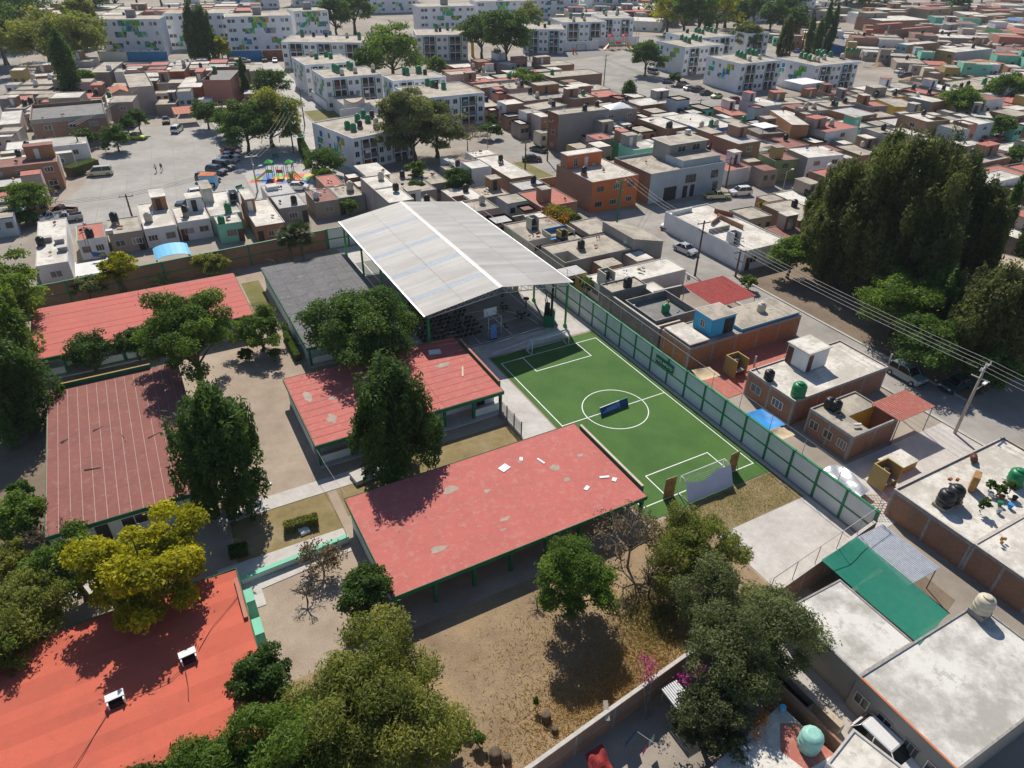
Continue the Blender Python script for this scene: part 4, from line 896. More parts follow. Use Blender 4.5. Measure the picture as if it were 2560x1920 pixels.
def turfmat():
 m, nt, b = nmat('turf'); p = wpos(nt)
 f = noise(nt, p, .22, 6, .6); g = noise(nt, p, 26, 5, .75); h = noise(nt, p, 3.2, 6, .75)
 col = ramp(nt, f, [(.38, (.045, .125, .02)), (.62, (.068, .16, .028))]).outputs[0]
 col = mixc(nt, .55, col, ramp(nt, g, [(.3, (.45, .5, .45)), (.72, (1.5, 1.45, 1.4))]).outputs[0], 'MULTIPLY')
 col = mixc(nt, .35, col, ramp(nt, h, [(.35, (.72, .75, .7)), (.68, (1.22, 1.2, 1.15))]).outputs[0], 'MULTIPLY')
 nt.links.new(col, b.inputs['Base Color']); b.inputs['Roughness'].default_value = .9
 bump(nt, b, g, .03, .8)
turfmat()
def netmat(name, c, alpha):
 m, nt, b = nmat(name); p = wpos(nt)
 b.inputs['Base Color'].default_value = (*c, 1); b.inputs['Roughness'].default_value = .8
 f = noise(nt, p, 2.2, 5); r = ramp(nt, f, [(.3, (alpha - .08,) * 3), (.7, (min(1, alpha + .08),) * 3)])
 nt.links.new(r.outputs[0], b.inputs['Alpha'])
netmat('shadenet', (.0, .17, .115), .86); netmat('goalnet', (.5, .55, .55), .22); netmat('chainlink', (.3, .3, .3), .22)
# translucent skylight strip
plain('skylight', (.56, .62, .68), .35)
def sheetmat():
 m, nt, b = nmat('whitesheet'); p = wpos(nt)
 f = noise(nt, mapv(nt, p, (.35, 1, 1)), .35, 7, .6); g = noise(nt, p, 3.5, 8, .8)
 col = ramp(nt, f, [(.4, (.62, .595, .555)), (.62, (.73, .705, .665))]).outputs[0]
 col = mixc(nt, ramp(nt, g, [(.62, (0, 0, 0)), (.75, (.3, .3, .3))]).outputs[0], col, (.4, .36, .32))
 oi = nt.nodes.new('ShaderNodeObjectInfo'); col = mixc(nt, 1.0, col, ramp(nt, oi.outputs['Random'], [(0, (.9, .885, .87)), (1, (1.04, 1.04, 1.03))]).outputs[0], 'MULTIPLY')
 nt.links.new(col, b.inputs['Base Color']); b.inputs['Roughness'].default_value = .45
sheetmat()
# mesh helpers
class MB:
 def __init__(s): s.v = []; s.f = []; s.m = []; s.mats = []; s.smooth = []
 def mi(s, m):
  if m not in s.mats: s.mats.append(m)
  return s.mats.index(m)
 def face(s, pts, m, sm=False):
  i = len(s.v); s.v += [tuple(p) for p in pts]; s.f.append(tuple(range(i, i + len(pts)))); s.m.append(s.mi(m)); s.smooth.append(sm)
 def box(s, x0, y0, z0, x1, y1, z1, m, bottom=True):
  i = len(s.v)
  s.v += [(x0, y0, z0), (x1, y0, z0), (x1, y1, z0), (x0, y1, z0), (x0, y0, z1), (x1, y0, z1), (x1, y1, z1), (x0, y1, z1)]
  F = [(4, 5, 6, 7), (0, 1, 5, 4), (1, 2, 6, 5), (2, 3, 7, 6), (3, 0, 4, 7)] + ([(3, 2, 1, 0)] if bottom else [])
  for f in F: s.f.append(tuple(i + j for j in f)); s.m.append(s.mi(m)); s.smooth.append(False)
 def hexa(s, b, t, m):   # b,t: 4 pts ccw
  i = len(s.v); s.v += [tuple(p) for p in b] + [tuple(p) for p in t]
  for f in ((4, 5, 6, 7), (0, 1, 5, 4), (1, 2, 6, 5), (2, 3, 7, 6), (3, 0, 4, 7), (3, 2, 1, 0)):
   s.f.append(tuple(i + j for j in f)); s.m.append(s.mi(m)); s.smooth.append(False)
 def tube(s, p0, p1, r0, r1, m, n=8, caps=True, sm=True):
  p0 = Vector(p0); p1 = Vector(p1); d = p1 - p0
  if d.length < 1e-6: return
  q = d.to_track_quat('Z', 'Y'); i = len(s.v)
  for p, r in ((p0, r0), (p1, r1)):
   for k in range(n):
    a = 2 * math.pi * k / n; s.v.append(tuple(p + q @ Vector((r * math.cos(a), r * math.sin(a), 0))))
  for k in range(n):
   s.f.append((i + k, i + (k + 1) % n, i + n + (k + 1) % n, i + n + k)); s.m.append(s.mi(m)); s.smooth.append(sm)
  if caps:
   s.f.append(tuple(i + n + k for k in range(n))); s.m.append(s.mi(m)); s.smooth.append(False)
   s.f.append(tuple(i + k for k in reversed(range(n)))); s.m.append(s.mi(m)); s.smooth.append(False)
 def lathe(s, c, prof, m, n=16, sm=True):
  i = len(s.v)
  for (r, z) in prof:
   for k in range(n):
    a = 2 * math.pi * k / n; s.v.append((c[0] + r * math.cos(a), c[1] + r * math.sin(a), c[2] + z))
  for j in range(len(prof) - 1):
   for k in range(n):
    s.f.append((i + j * n + k, i + j * n + (k + 1) % n, i + (j + 1) * n + (k + 1) % n, i + (j + 1) * n + k)); s.m.append(s.mi(m)); s.smooth.append(sm)
  s.f.append(tuple(i + (len(prof) - 1) * n + k for k in range(n))); s.m.append(s.mi(m)); s.smooth.append(False)
 def mesh(s, name):
  me = bpy.data.meshes.new(name); me.from_pydata(s.v, [], s.f)
  for m in s.mats: me.materials.append(MATS[m])
  me.polygons.foreach_set('material_index', s.m); me.polygons.foreach_set('use_smooth', s.smooth); me.update(); return me
 def obj(s, name, parent=None, loc=None, rz=None):
  return link(name, s.mesh(name), parent, loc, rz)
def link(name, me, parent=None, loc=None, rz=None):
 o = bpy.data.objects.new(name, me); COL.objects.link(o)
 if parent is not None: o.parent = parent
 if loc is not None: o.location = loc
 if rz is not None: o.rotation_euler = (0, 0, rz)
 return o
def tag(o, label, cat, group=None, kind=None):
 if label: o['label'] = label
 if cat: o['category'] = cat
 if group: o['group'] = group
 if kind: o['kind'] = kind
 return o
def thing(name, label, cat, loc=(0, 0, 0), rz=0, group=None):
 o = bpy.data.objects.new(name, None); COL.objects.link(o); o.empty_display_size = .3
 o.location = loc; o.rotation_euler = (0, 0, rz); return tag(o, label, cat, group)
def kids(o): return [c for c in bpy.data.objects if c.parent == o]
CH = {}
def copy_tree(o, parent=None):
 c = o.copy(); COL.objects.link(c)
 if parent is not None: c.parent = parent
 for ch in CH.get(o.name, []):
  CH.setdefault(c.name, []).append(copy_tree(ch, c))
 return c
def reg(o):
 for c in kids(o):
  CH.setdefault(o.name, []).append(c); reg(c)
def tint_copy(c, old, new):
 for s in c.material_slots: pass
def struct(name, pts, m, z=0, kind='structure', label=None, th=0):
 b = MB()
 if th:
  n = len(pts); b.face([(x, y, z) for x, y in pts], m)
  for i in range(n):
   a, c = pts[i], pts[(i + 1) % n]; b.face([(a[0], a[1], z - th), (c[0], c[1], z - th), (c[0], c[1], z), (a[0], a[1], z)], m)
 else: b.face([(x, y, z) for x, y in pts], m)
 o = b.obj(name); o['kind'] = kind
 if label: o['label'] = label
 return o
def rect(x0, y0, x1, y1): return [(x0, y0), (x1, y0), (x1, y1), (x0, y1)]
def text_mesh(body, size, m, name, parent, loc, rot, ext=.004, align='CENTER'):
 cu = bpy.data.curves.new('txt', 'FONT'); cu.body = body; cu.size = size; cu.align_x = align; cu.align_y = 'CENTER'; cu.extrude = ext; cu.offset = size * .012
 to = bpy.data.objects.new('txt', cu); COL.objects.link(to)
 dg = bpy.context.evaluated_depsgraph_get(); me = bpy.data.meshes.new_from_object(to.evaluated_get(dg)); bpy.data.objects.remove(to)
 me.materials.clear(); me.materials.append(MATS[m]); o = link(name, me, parent, loc); o.rotation_euler = rot; return o
# SETTING
rnd = random.Random(7)
struct('ground', rect(-280, -110, 900, 760), 'town_ground', 0)
struct('school_yard', [(-64, -30.5), (-30, -30.5), (8.0, -26.6), (8.0, 57.0), (-26, 56.6), (-64, 53.6)], 'yard_soil', .006)
struct('dirt_lot', [(-40.6, -30.6), (-30, -30.6), (-3.2, -27.9), (-3.2, -16.2), (-40.6, -16.4)], 'dry_lot', .011)
struct('dirt_strip', rect(-64, 2, -54.4, 30), 'park_soil', .012)
struct('dome_slab', rect(-14.4, 15.95, 7.98, 56.6), 'slab', .02)
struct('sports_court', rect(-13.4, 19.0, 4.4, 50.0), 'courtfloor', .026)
struct('side_slab', rect(-11.6, -3.0, -7.75, 15.9), 'slab', .016)
struct('corner_slab', [(-3.0, -27.7), (8.0, -26.4), (8.0, -19.75), (-3.0, -19.75)], 'slab', .022)
struct('wall_footing', rect(7.6, -19.7, 8.0, 15.9), 'pavement', .03)
struct('dry_lawn', rect(-3.0, -19.7, 7.95, -15.7), 'dry_lawn', .018)
struct('dry_lawn', [(-40.8, -3.55), (-31.8, -3.7), (-31.8, 1.45), (-40.5, 1.55)], 'dry_lawn', .013)
struct('dry_lawn', rect(-30.4, 39.5, -27.9, 50.5), 'lawn', .013)
struct('dry_lawn', rect(-31, -2.5, -11.9, 3.2), 'dry_lawn', .014)
struct('footpath', [(-41.5, 1.6), (-25.5, 1.45), (-25.5, 3.4), (-41.5, 3.4)], 'slab', .05, th=.05)
struct('footpath', [(-42.4, -5.45), (-31.9, -5.1), (-31.9, -3.7), (-42.4, -3.6)], 'slab', .05, th=.05)
struct('footpath', [(-40.9, -8.9), (-39.6, -8.9), (-39.6, -7.2), (-32, -6.6), (-32, -6.0), (-40.9, -6.0)], 'slab', .055, th=.05)
struct('footpath', rect(-62, -1.5, -50, 0.8), 'slab', .05, th=.05)
turf = struct('turf', rect(-7.55, -15.62, 7.55, 15.6), 'turf', .034)
b = MB()
def stripe(x0, y0, x1, y1): b.face([(x0, y0, .042), (x1, y0, .042), (x1, y1, .042), (x0, y1, .042)], 'whitepaint')
hw, hl, lw = 6.92, 14.0, .1
stripe(-hw, -hl, -hw + lw, hl); stripe(hw - lw, -hl, hw, hl)
stripe(-hw + lw, hl - lw, hw - lw, hl); stripe(-hw + lw, -hl, hw - lw, -hl + lw)
for x0, x1 in ((-hw + lw, -3.66), (-3.52, 3.52), (3.66, hw - lw)): stripe(x0, -.05, x1, .05)
for s_ in (1, -1):
 ya, yb = sorted((s_ * (hl - .1), s_ * (hl - 3.4)))
 stripe(-3.95, ya, -3.85, yb); stripe(3.85, ya, 3.95, yb)
 yc = s_ * (hl - 3.4); y0, y1 = sorted((yc, yc - s_ * .1)); stripe(-3.95, y0, 3.95, y1)
n_ = 96
for k in range(n_):
 a0, a1 = 2 * math.pi * k / n_, 2 * math.pi * (k + 1) / n_
 b.face([(3.59 * math.cos(a0), 3.59 * math.sin(a0), .043), (3.69 * math.cos(a0), 3.69 * math.sin(a0), .043), (3.69 * math.cos(a1), 3.69 * math.sin(a1), .043), (3.59 * math.cos(a1), 3.59 * math.sin(a1), .043)], 'whitepaint')
o = b.obj('pitch_marking'); o['kind'] = 'structure'
b = MB()
for x0, y0, x1, y1 in ((3.0, 19.3, 3.08, 49.5), (-12.3, 19.3, -12.22, 49.5), (-12.2, 19.3, 3.0, 19.38), (-7.0, 19.38, -6.92, 25.2), (-2.4, 19.38, -2.32, 25.2), (-7.0, 25.2, -2.32, 25.28)):
 b.face([(x0, y0, .032), (x1, y0, .032), (x1, y1, .032), (x0, y1, .032)], 'whitepaint')
for k in range(40):
 a0, a1 = math.pi * k / 40, math.pi * (k + 1) / 40
 b.face([(-4.65 + r_ * math.cos(a), 20.6 + r_ * math.sin(a), .033) for r_, a in ((6.7, a0), (6.78, a0), (6.78, a1), (6.7, a1))], 'whitepaint')
o = b.obj('court_marking'); o['kind'] = 'structure'
# roads
struct('street', [(30.6, -60), (36.4, -60), (36.6, 20), (37.4, 21.0), (37.4, 41.5), (120, 39), (120, 45.5), (41, 50.0), (36.5, 51.5), (36.5, 58), (30.8, 58), (30.8, 45)], 'asphalt', .012)
struct('street', [(37.5, 66.0), (43.6, 66.0), (43.4, 150), (36.0, 150), (36.0, 90), (37.5, 86)], 'asphalt', .013)
struct('street', [(96, 145), (102, 150), (113, 187), (145, 195), (150, 230), (190, 235), (190, 225), (160, 190), (136, 168), (134, 150), (128, 135), (122, 112), (128, 100), (112, 98), (106, 112), (98, 128)], 'asphalt', .014)
struct('street', [(150, 195), (190, 235), (460, 160), (460, 150), (205, 215), (180, 180)], 'asphalt', .015)
struct('street', [(170, 160), (215, 215), (222, 210), (195, 150), (186, 118), (180, 104), (176, 106)], 'asphalt', .0155)
struct('street', [(-110, 180), (-62, 215), (-62, 245), (-70, 320), (-90, 320), (-110, 250)], 'asphalt', .012)
struct('street', [(-60, 238), (60, 232), (60, 246), (-60, 252)], 'asphalt', .0125)
struct('street', [(4, 150), (10, 150), (16, 232), (8, 232)], 'pavement', .0135)
struct('plaza', [(-53.5, 84), (-20.5, 84), (-20.2, 112), (-19, 135), (-20, 150), (-24, 150), (-36, 152), (-43.5, 140), (-46.5, 120), (-50, 106), (-53.5, 98)], 'plaza', .016)
struct('pavement', [(-20.5, 84), (2, 84), (4, 100), (4, 150), (-19, 150), (-18.9, 135), (-20.1, 112)], 'pavement', .02)
for k in range(7):
 x_ = -48 + k * 4.4; struct('plaza_joint', [(x_, 86), (x_ + .12, 86), (x_ + 6.12, 148), (x_ + 6, 148)], 'cementtrim', .021)
for k in range(6): struct('plaza_joint', rect(-47, 92 + k * 9, -20.5, 92.1 + k * 9), 'cementtrim', .0215)
def mat_tiles(cx, cy, a, nx, ny, s):
 c, d = math.cos(a), math.sin(a)
 for i in range(nx):
  for j in range(ny):
   q = [((i - nx / 2 + u) * s, (j - ny / 2 + v) * s) for u, v in ((.02, .02), (.98, .02), (.98, .98), (.02, .98))]
   struct('play_tile', [(cx + x * c - y * d, cy + x * d + y * c) for x, y in q], ['playred', 'playyellow', 'playblue', 'playgreen'][(i * 2 + j * 3 + (i * j) % 3) % 4], .03)
mat_tiles(-13.6, 96.6, R(-26), 6, 3, 2.0); mat_tiles(3.0, 129, R(-20), 3, 5, 1.2)
struct('lawn', [(4.6, 132), (14, 132), (12.5, 152), (5, 152)], 'lawn', .018)
struct('lawn', [(34, 70), (37.2, 70), (36.5, 86), (30, 86)], 'lawn', .018)
struct('park_ground', [(36.9, -17), (60, -17), (78, 0), (78, 20.5), (36.9, 20.5)], 'park_soil', .01)
struct('playground_ground', [(99, 189), (140, 197), (138, 214), (112, 212), (99, 200)], 'bluebase' if False else 'darkroof', .016)
struct('yard_slab', [(9, -26.2), (30.4, -25.2), (30.4, -18.4), (9, -18.4)], 'slab', .02)
struct('back_yard', [(-.5, -36.4), (9, -34), (9.3, -27), (-.5, -27.6)], 'park_soil', .019)
struct('red_yard', rect(12.6, -4.2, 29.6, 2.5), 'redroof', .04)
struct('alley', [(-12, -60), (-3.9, -60), (-3.9, -35.6), (-6.2, -30), (-9, -30), (-12, -36)], 'pavement', .018)
for k, (x0, y0, x1, y1) in enumerate(((36.4, -17, 36.75, 20.3), (30.2, -26, 30.6, 16), (30.2, 16, 30.6, 45))):
 b = MB(); b.box(x0, y0, 0, x1, y1, .13, 'pavement'); o = b.obj('kerb'); o['kind'] = 'structure'
# SCHOOL
PX = lambda n: None
def roof_panels(parent, x0, x1, y0, y1, z, nx, ny, gap, m, th=.035, name='roof_panel', stag=False, lift=.012):
 dx = (x1 - x0) / nx; cache = {}
 for i in range(nx):
  cuts = [y0 + (y1 - y0) * j / ny for j in range(ny + 1)]
  if stag: cuts = [y0] + [c + (y1 - y0) / ny * (.37 * (i % 3) - .37) for c in cuts[1:-1]] + [y1]
  for ya, yb in zip(cuts[:-1], cuts[1:]):
   k = round(yb - ya, 3)
   if k not in cache: bb = MB(); bb.box(gap / 2, gap / 2 * (.35 if stag else 1), 0, dx - gap / 2, k - gap / 2 * (.35 if stag else 1), th, m, False); cache[k] = bb.mesh(name)
   link(name, cache[k], parent, (x0 + i * dx, ya, z + rnd.uniform(0, lift)))
def classroom(label, x0, y0, x1, y1, z, roofm, over=.9, walls='mintwall', bays=6, fascia=.38, porch=True):
 t = thing('classroom_block', label, 'school building', ((x0 + x1) / 2, (y0 + y1) / 2, 0))
 cx, cy = (x0 + x1) / 2, (y0 + y1) / 2; X0, X1, Y0, Y1 = x0 - cx, x1 - cx, y0 - cy, y1 - cy
 b = MB(); b.box(X0, Y0, z - .14, X1, Y1, z, roofm); b.obj('roof', t)
 b = MB()                                                   # green fascia, butted round the slab
 b.box(X0 - .06, Y0 - .06, z - fascia, X1 + .06, Y0 - .002, z + .03, 'schoolgreen'); b.box(X0 - .06, Y1 + .002, z - fascia, X1 + .06, Y1 + .06, z + .03, 'schoolgreen')
 b.box(X0 - .06, Y0, z - fascia, X0 - .002, Y1, z + .025, 'schoolgreen'); b.box(X1 + .002, Y0, z - fascia, X1 + .06, Y1, z + .025, 'schoolgreen')
 b.obj('fascia', t)
 wx0, wx1, wy0, wy1 = X0 + .12, X1 - .12, Y0 + 2.0 * (over > .5), Y1 - over
 b = MB(); zz = z - .15
 b.box(wx0, wy0, 0, wx1, wy0 + .15, zz, walls); b.box(wx0, wy1 - .15, 0, wx1, wy1, zz, walls)
 b.box(wx0, wy0 + .16, 0, wx0 + .15, wy1 - .16, zz, walls); b.box(wx1 - .15, wy0 + .16, 0, wx1, wy1 - .16, zz, walls)
 b.obj('wall', t)
 if porch: b = MB(); b.box(X0 + .1, Y0 - .3, 0, X1 - .1, wy0 - .01, .16, 'slab'); b.obj('porch_step', t)
 dx = (wx1 - wx0) / bays
 for i in range(bays + 1):
  b = MB(); b.box(-.14, -.14, 0, .14, .14, z - .145, 'schoolgreen'); b.obj('column', t, (wx0 + i * dx + (.14 if i == 0 else -.14 if i == bays else 0), Y0 + .25, .16 * 0))
 for i in range(bays):
  if i in (bays - 1, 1) :
   b = MB(); b.box(-.5, -.03, 0, .5, 0, 2.05, 'blackdoor'); b.obj('door', t, (wx0 + (i + .5) * dx, wy0 - .005, .17))
  else:
   b = MB(); w = dx * .42
   b.box(-w, -.05, 0, w, 0, .06, 'whitepaint'); b.box(-w, -.05, 1.04, w, 0, 1.1, 'whitepaint'); b.box(-w, -.05, .06, -w + .06, 0, 1.04, 'whitepaint'); b.box(w - .06, -.05, .06, w, 0, 1.04, 'whitepaint'); b.box(-.03, -.05, .06, .03, 0, 1.04, 'whitepaint')
   wo = b.obj('window', t, (wx0 + (i + .5) * dx, wy0 - .003, 1.2))
   b = MB(); b.box(-w + .06, -.02, .06, -.03, -.004, 1.04, 'glass'); b.box(.03, -.02, .06, w - .06, -.004, 1.04, 'glass'); b.obj('pane', wo)
 for i in range(bays if porch else 0):                                       # cream panel below the windows
  b = MB(); b.box(wx0 + i * dx + .2, Y0 + .2, .3, wx0 + (i + 1) * dx - .2, Y0 + .3, 1.15, walls); b.obj('porch_panel', t) if i % 3 != 1 else None
 return t, (X0, X1, Y0, Y1)
def patch(parent, spots, z, m='wornroof'):
 for (x, y, r, s) in spots:
  b = MB(); pts = []
  rr = random.Random(int(x * 100 + y * 37))
  for k in range(14):
   a = 2 * math.pi * k / 14; q = r * rr.uniform(.65, 1.2); pts.append((x + q * math.cos(a), y + q * s * math.sin(a), z))
  b.face(pts, m); b.obj('roof_patch', parent)
# S1 long ribbed red classroom
t1, (X0, X1, Y0, Y1) = classroom('long red ribbed roof classroom block below the brick boundary wall', -55.7, 34.6, -31.3, 48.4, 2.7, 'schoolred', bays=8)
roof_panels(t1, X0 + .05, X1 - .05, Y0 + .03, Y1 - .03, .005 + 2.7, 4, 9, .05, 'schoolred', .05, lift=.02)
# S2 grey felt roof hall
t2, (X0, X1, Y0, Y1) = classroom('school hall with a dark grey felt roof beside the white sports roof', -27.5, 23.5, -15.3, 48.5, 2.7, 'asphaltroof', bays=4)
roof_panels(t2, X0 + .04, X1 - .04, Y0 + .04, Y1 - .04, 2.705, 7, 11, .035, 'asphaltroof', .02, lift=.01)
# S3 maroon roof with pale seams
t3, (X0, X1, Y0, Y1) = classroom('classroom block with a faded maroon roof crossed by pale seams', -53.9, 3.7, -41.2, 27.0, 2.7, 'seam', over=.3, bays=5)
roof_panels(t3, X0 + .02, X1 - .02, Y0 + .02, Y1 - .02, 2.703, 14, 4, .05, 'maroonroof', .02, stag=True, lift=.006)
b = MB(); b.box(X0 + .8, Y1 + .08, 2.3, X0 + 10.0, Y1 + .28, 3.15, 'schoolgreen'); b.box(X0 + .8, Y1 + .08, 3.153, X0 + 10.0, Y1 + .28, 3.22, 'ochre'); b.obj('parapet', t3)
# S4 middle red roof
t4, (X0, X1, Y0, Y1) = classroom('middle red roof classroom block beside the iron fence and soccer pitch', -31.5, 5.2, -11.2, 18.2, 2.7, 'schoolredworn', bays=6)
roof_panels(t4, X0 + .03, X1 - .03, Y0 + .03, Y1 - .03, 2.703, 3, 11, .045, 'schoolredworn', .03, lift=.012)
b = MB(); b.box(X1 - .02 + .08, Y0 + 1.3, 2.4, X1 + .3, Y1 - 1.6, 3.12, 'schoolgreen'); b.box(X1 + .06, Y0 + 1.3, 3.123, X1 + .3, Y1 - 1.6, 3.2, 'salmon'); b.obj('parapet', t4)
patch(t4, [(6.5, 1.2, .9, .5), (-7.5, -3.0, .5, 1.6), (-8.6, 2, .5, 2.2), (-6.4, .5, .45, .7)], 2.76, 'patchgrey')
# S5 near red roof
t5, (X0, X1, Y0, Y1) = classroom('large near red roof classroom block with grey worn patches', -31.2, -15.0, -7.6, -3.1, 2.7, 'schoolredworn', bays=7, porch=False)
b = MB(); b.box(X1 + .08, Y0 + .9, 2.4, X1 + .32, Y1 - .9, 3.05, 'schoolgreen'); b.box(X1 + .08, Y0 + .9, 3.053, X1 + .32, Y1 - .9, 3.12, 'cream'); b.obj('parapet', t5)
cx5, cy5 = (-31.2 - 7.6) / 2, (-15.0 - 3.1) / 2
patch(t5, [(x - cx5, y - cy5, r, s) for x, y, r, s in ((-22.6, -6.2, .75, .7), (-12.9, -8.0, .55, .8), (-20.0, -11.7, .5, .5), (-26.3, -12.2, .75, .5), (-9.8, -7.6, .35, .6), (-19.8, -7.9, .3, .8), (-12.7, -9.9, .35, .7), (-15.3, -5.8, .25, .6), (-20.7, -12.7, .3, .4))], 2.712, 'patchgrey')
# S6 bright red near left roof: gently rolling slab with expansion joint bands
t6 = thing('classroom_block', 'bright orange red flat roof block at the lower left corner', 'school building', (-56, -26, 0))
b = MB()
nx_, ny_ = 40, 60; x0, x1, y0, y1 = -71 + 56, -41.0 + 56, -60 + 26, -6.8 + 26
def zf(x, y): return 2.7 + .055 * math.sin((y - x * .05) * 2.1 + math.sin(x * .3)) + .02 * math.sin(x * .7 + y * .31)
for j in range(ny_):
 for i in range(nx_):
  xa, xb = x0 + (x1 - x0) * i / nx_, x0 + (x1 - x0) * (i + 1) / nx_; ya, yb = y0 + (y1 - y0) * j / ny_, y0 + (y1 - y0) * (j + 1) / ny_
  b.face([(xa, ya, zf(xa, ya)), (xb, ya, zf(xb, ya)), (xb, yb, zf(xb, yb)), (xa, yb, zf(xa, yb))], 'schoolredflat', True)
b.obj('roof', t6)
b = MB(); b.box(x0 + .2, y0 + .2, 0, x1 - .1, y1 - .2, 2.62, 'mintwall'); b.obj('wall', t6)
b = MB(); b.box(x1 + .004, y0, 2.3, x1 + .06, y1, 2.78, 'schoolgreen'); b.box(x0, y1 + .004, 2.3, x1 + .06, y1 + .06, 2.78, 'schoolgreen'); b.obj('fascia', t6)
b = MB(); b.box(x1 - .32, y1 - 5.2, 2.66, x1 - .05, y1 - 1.2, 2.95, 'brick'); b.box(x1 - .32, y1 - 5.2, 2.953, x1 - .05, y1 - 1.2, 3.02, 'salmon'); b.obj('parapet', t6)
for z_, (ya, yb) in enumerate(((y1 - 3.2, y1 - 1.9), (y1 - 6.4, y1 - 4.9))):
 b = MB(); b.box(x1 + .07, ya, 0, x1 + .7, yb, 2.2, 'mint'); b.obj('buttress', t6)
# two white rooftop boxes
for i, (x, y, lab) in enumerate(((-45.25, -13.5, 'white roof vent box nearer the right edge of the bright red roof'), (-49.75, -14.65, 'white roof vent box further left on the bright red roof'))):
 t = thing('vent_box', lab, 'roof vent', (x, y, 2.72), R(4), 'white vent boxes on the bright red roof')
 b = MB(); b.box(-.5, -.36, 0, -.42, .36, .52, 'whitepaint'); b.box(.42, -.36, 0, .5, .36, .52, 'whitepaint'); b.box(-.415, .3, 0, .415, .36, .52, 'whitepaint'); b.box(-.41, -.3, 0, .41, .295, .3, 'dark'); b.obj('casing', t)
 b = MB(); b.hexa([(-.54, -.1, .523), (.54, -.1, .523), (.54, .4, .523), (-.54, .4, .523)], [(-.54, -.1, .58), (.54, -.1, .58), (.54, .4, .62), (-.54, .4, .62)], 'whitepaint'); b.obj('cover', t)
def cable(name, label, pts, r, m, sag=0, seg=10, cat='cable', group=None):
 b = MB()
 for (p, q) in zip(pts[:-1], pts[1:]):
  prev = Vector(p); p, q = Vector(p), Vector(q)
  for k in range(1, seg + 1):
   u = k / seg; c = p.lerp(q, u); c.z -= sag * 4 * u * (1 - u); b.tube(prev, c, r, r, m, 4, False); prev = c
 o = b.obj(name); tag(o, label, cat, group); return o
cable('roof_cable', 'black cable across the bright red roof to its right corner', [(-41.3, -9.6, 2.78), (-43.5, -11.6, 2.78), (-44.6, -13.1, 2.78)], .02, 'wire', 0, 4)
cable('roof_cable', 'black cable running between the two white vent boxes', [(-45.7, -14.0, 2.78), (-46.6, -14.6, 2.78), (-48.2, -14.7, 2.78), (-49.3, -14.7, 2.78)], .02, 'wire', 0, 3)
cable('roof_cable', 'black cable trailing from the left vent box towards the bottom', [(-50.3, -15.2, 2.78), (-51.5, -17.0, 2.78), (-52.4, -18.2, 2.78)], .025, 'wire', 0, 3)
cable('roof_cable', 'dark seam cable hanging down from the right vent box', [(-45.6, -14.2, 2.78), (-45.6, -15.6, 2.78), (-45.7, -16.6, 2.78)], .025, 'wire', 0, 3)
# debris on S5 / S3 / S4
for i, (x, y, w, d, a, lab) in enumerate(((-17.0, -5.9, .95, .75, 20, 'square white board lying on the near red roof'), (-15.0, -5.5, .5, .3, 60, 'small white slab upslope of the square board'), (-13.5, -6.6, .2, .95, 15, 'narrow white strip lying on the near red roof'),
     (-11.75, -11.7, .6, .35, 30, 'bent white scrap near the right end of the red roof'), (-9.5, -11.2, .9, .25, -20, 'white broken strip beside the dry shrub on the red roof'), (-8.9, -11.9, .5, .4, 40, 'white scrap at the roof corner by the dry shrub'))):
 b = MB(); b.box(-w / 2, -d / 2, 0, w / 2, d / 2, .05, 'whitepaint'); o = b.obj('roof_scrap', None, (x, y, 2.715), R(a)); tag(o, lab, 'scrap', 'white scraps on the near red roof')
for i, (x, y, w, d, a, lab) in enumerate(((-49.5, 17.6, 1.1, .06, 30, 'forked dry branch near the middle of the maroon roof'), (-50.2, 11.2, 1.4, .16, -12, 'flat grey stick bundle on the maroon roof'), (-47.4, 14.8, .1, 1.6, 10, 'curved pale stick on the maroon roof'), (-52.4, 16.9, .8, .3, 40, 'grey scrap near the left side of the maroon roof'), (-44.8, 14.0, 1.3, .07, 25, 'dark stick by the conifer on the maroon roof'))):
 b = MB();
 for q in range(3): b.tube((-w / 2, (q - 1) * d * .4, .04), (w / 2, (q - 1) * d * .1, .05), .03, .02, 'barkpale', 5)
 o = b.obj('roof_stick', None, (x, y, 2.74), R(a)); tag(o, lab, 'stick', 'sticks on the maroon roof')
b = MB(); b.box(-.7, -.5, 0, .7, .5, .05, 'whitepaint'); tag(b.obj('roof_board', None, (-14.6, 15.9, 2.75), R(-15)), 'pale square board in the shade on the middle red roof', 'board')
b = MB(); b.box(-.09, -1.0, 0, .09, 1.0, .06, 'cream'); tag(b.obj('roof_plank', None, (-13.5, 10.6, 2.76), R(-25)), 'pale plank on the middle red roof by the parapet', 'plank')
# sports roof
t = thing('sports_roof', 'big white corrugated gable roof on green columns over the sports court', 'sports roof', (-4.8, 34.7, 0))
x0, xm, x1, y0, y1, ze, zr = -14.75 + 4.8, 0, 5.35 + 4.8, 17.9 - 34.7, 51.3 - 34.7, 6.5, 8.05
def corr_sheet(w, ln, n, amp, m):     # sheet along local x (length), ribs across y
 bb = MB()
 for k in range(n):
  ya, yb = w * k / n, w * (k + 1) / n; ym = (ya + yb) / 2
  bb.face([(0, ya, 0), (ln, ya, 0), (ln, ym, amp), (0, ym, amp)], m); bb.face([(0, ym, amp), (ln, ym, amp), (ln, yb, 0), (0, yb, 0)], m)
 return bb.mesh('roof_sheet')
nS = 34; wS = (y1 - y0) / nS
sl_ = math.hypot(xm - x0, zr - ze); an = math.atan2(zr - ze, xm - x0)
m1, m2 = corr_sheet(wS - .012, sl_ / 2 - .03, 6, .035, 'whitesheet'), corr_sheet(wS - .012, sl_ / 2 - .03, 6, .035, 'skylight')
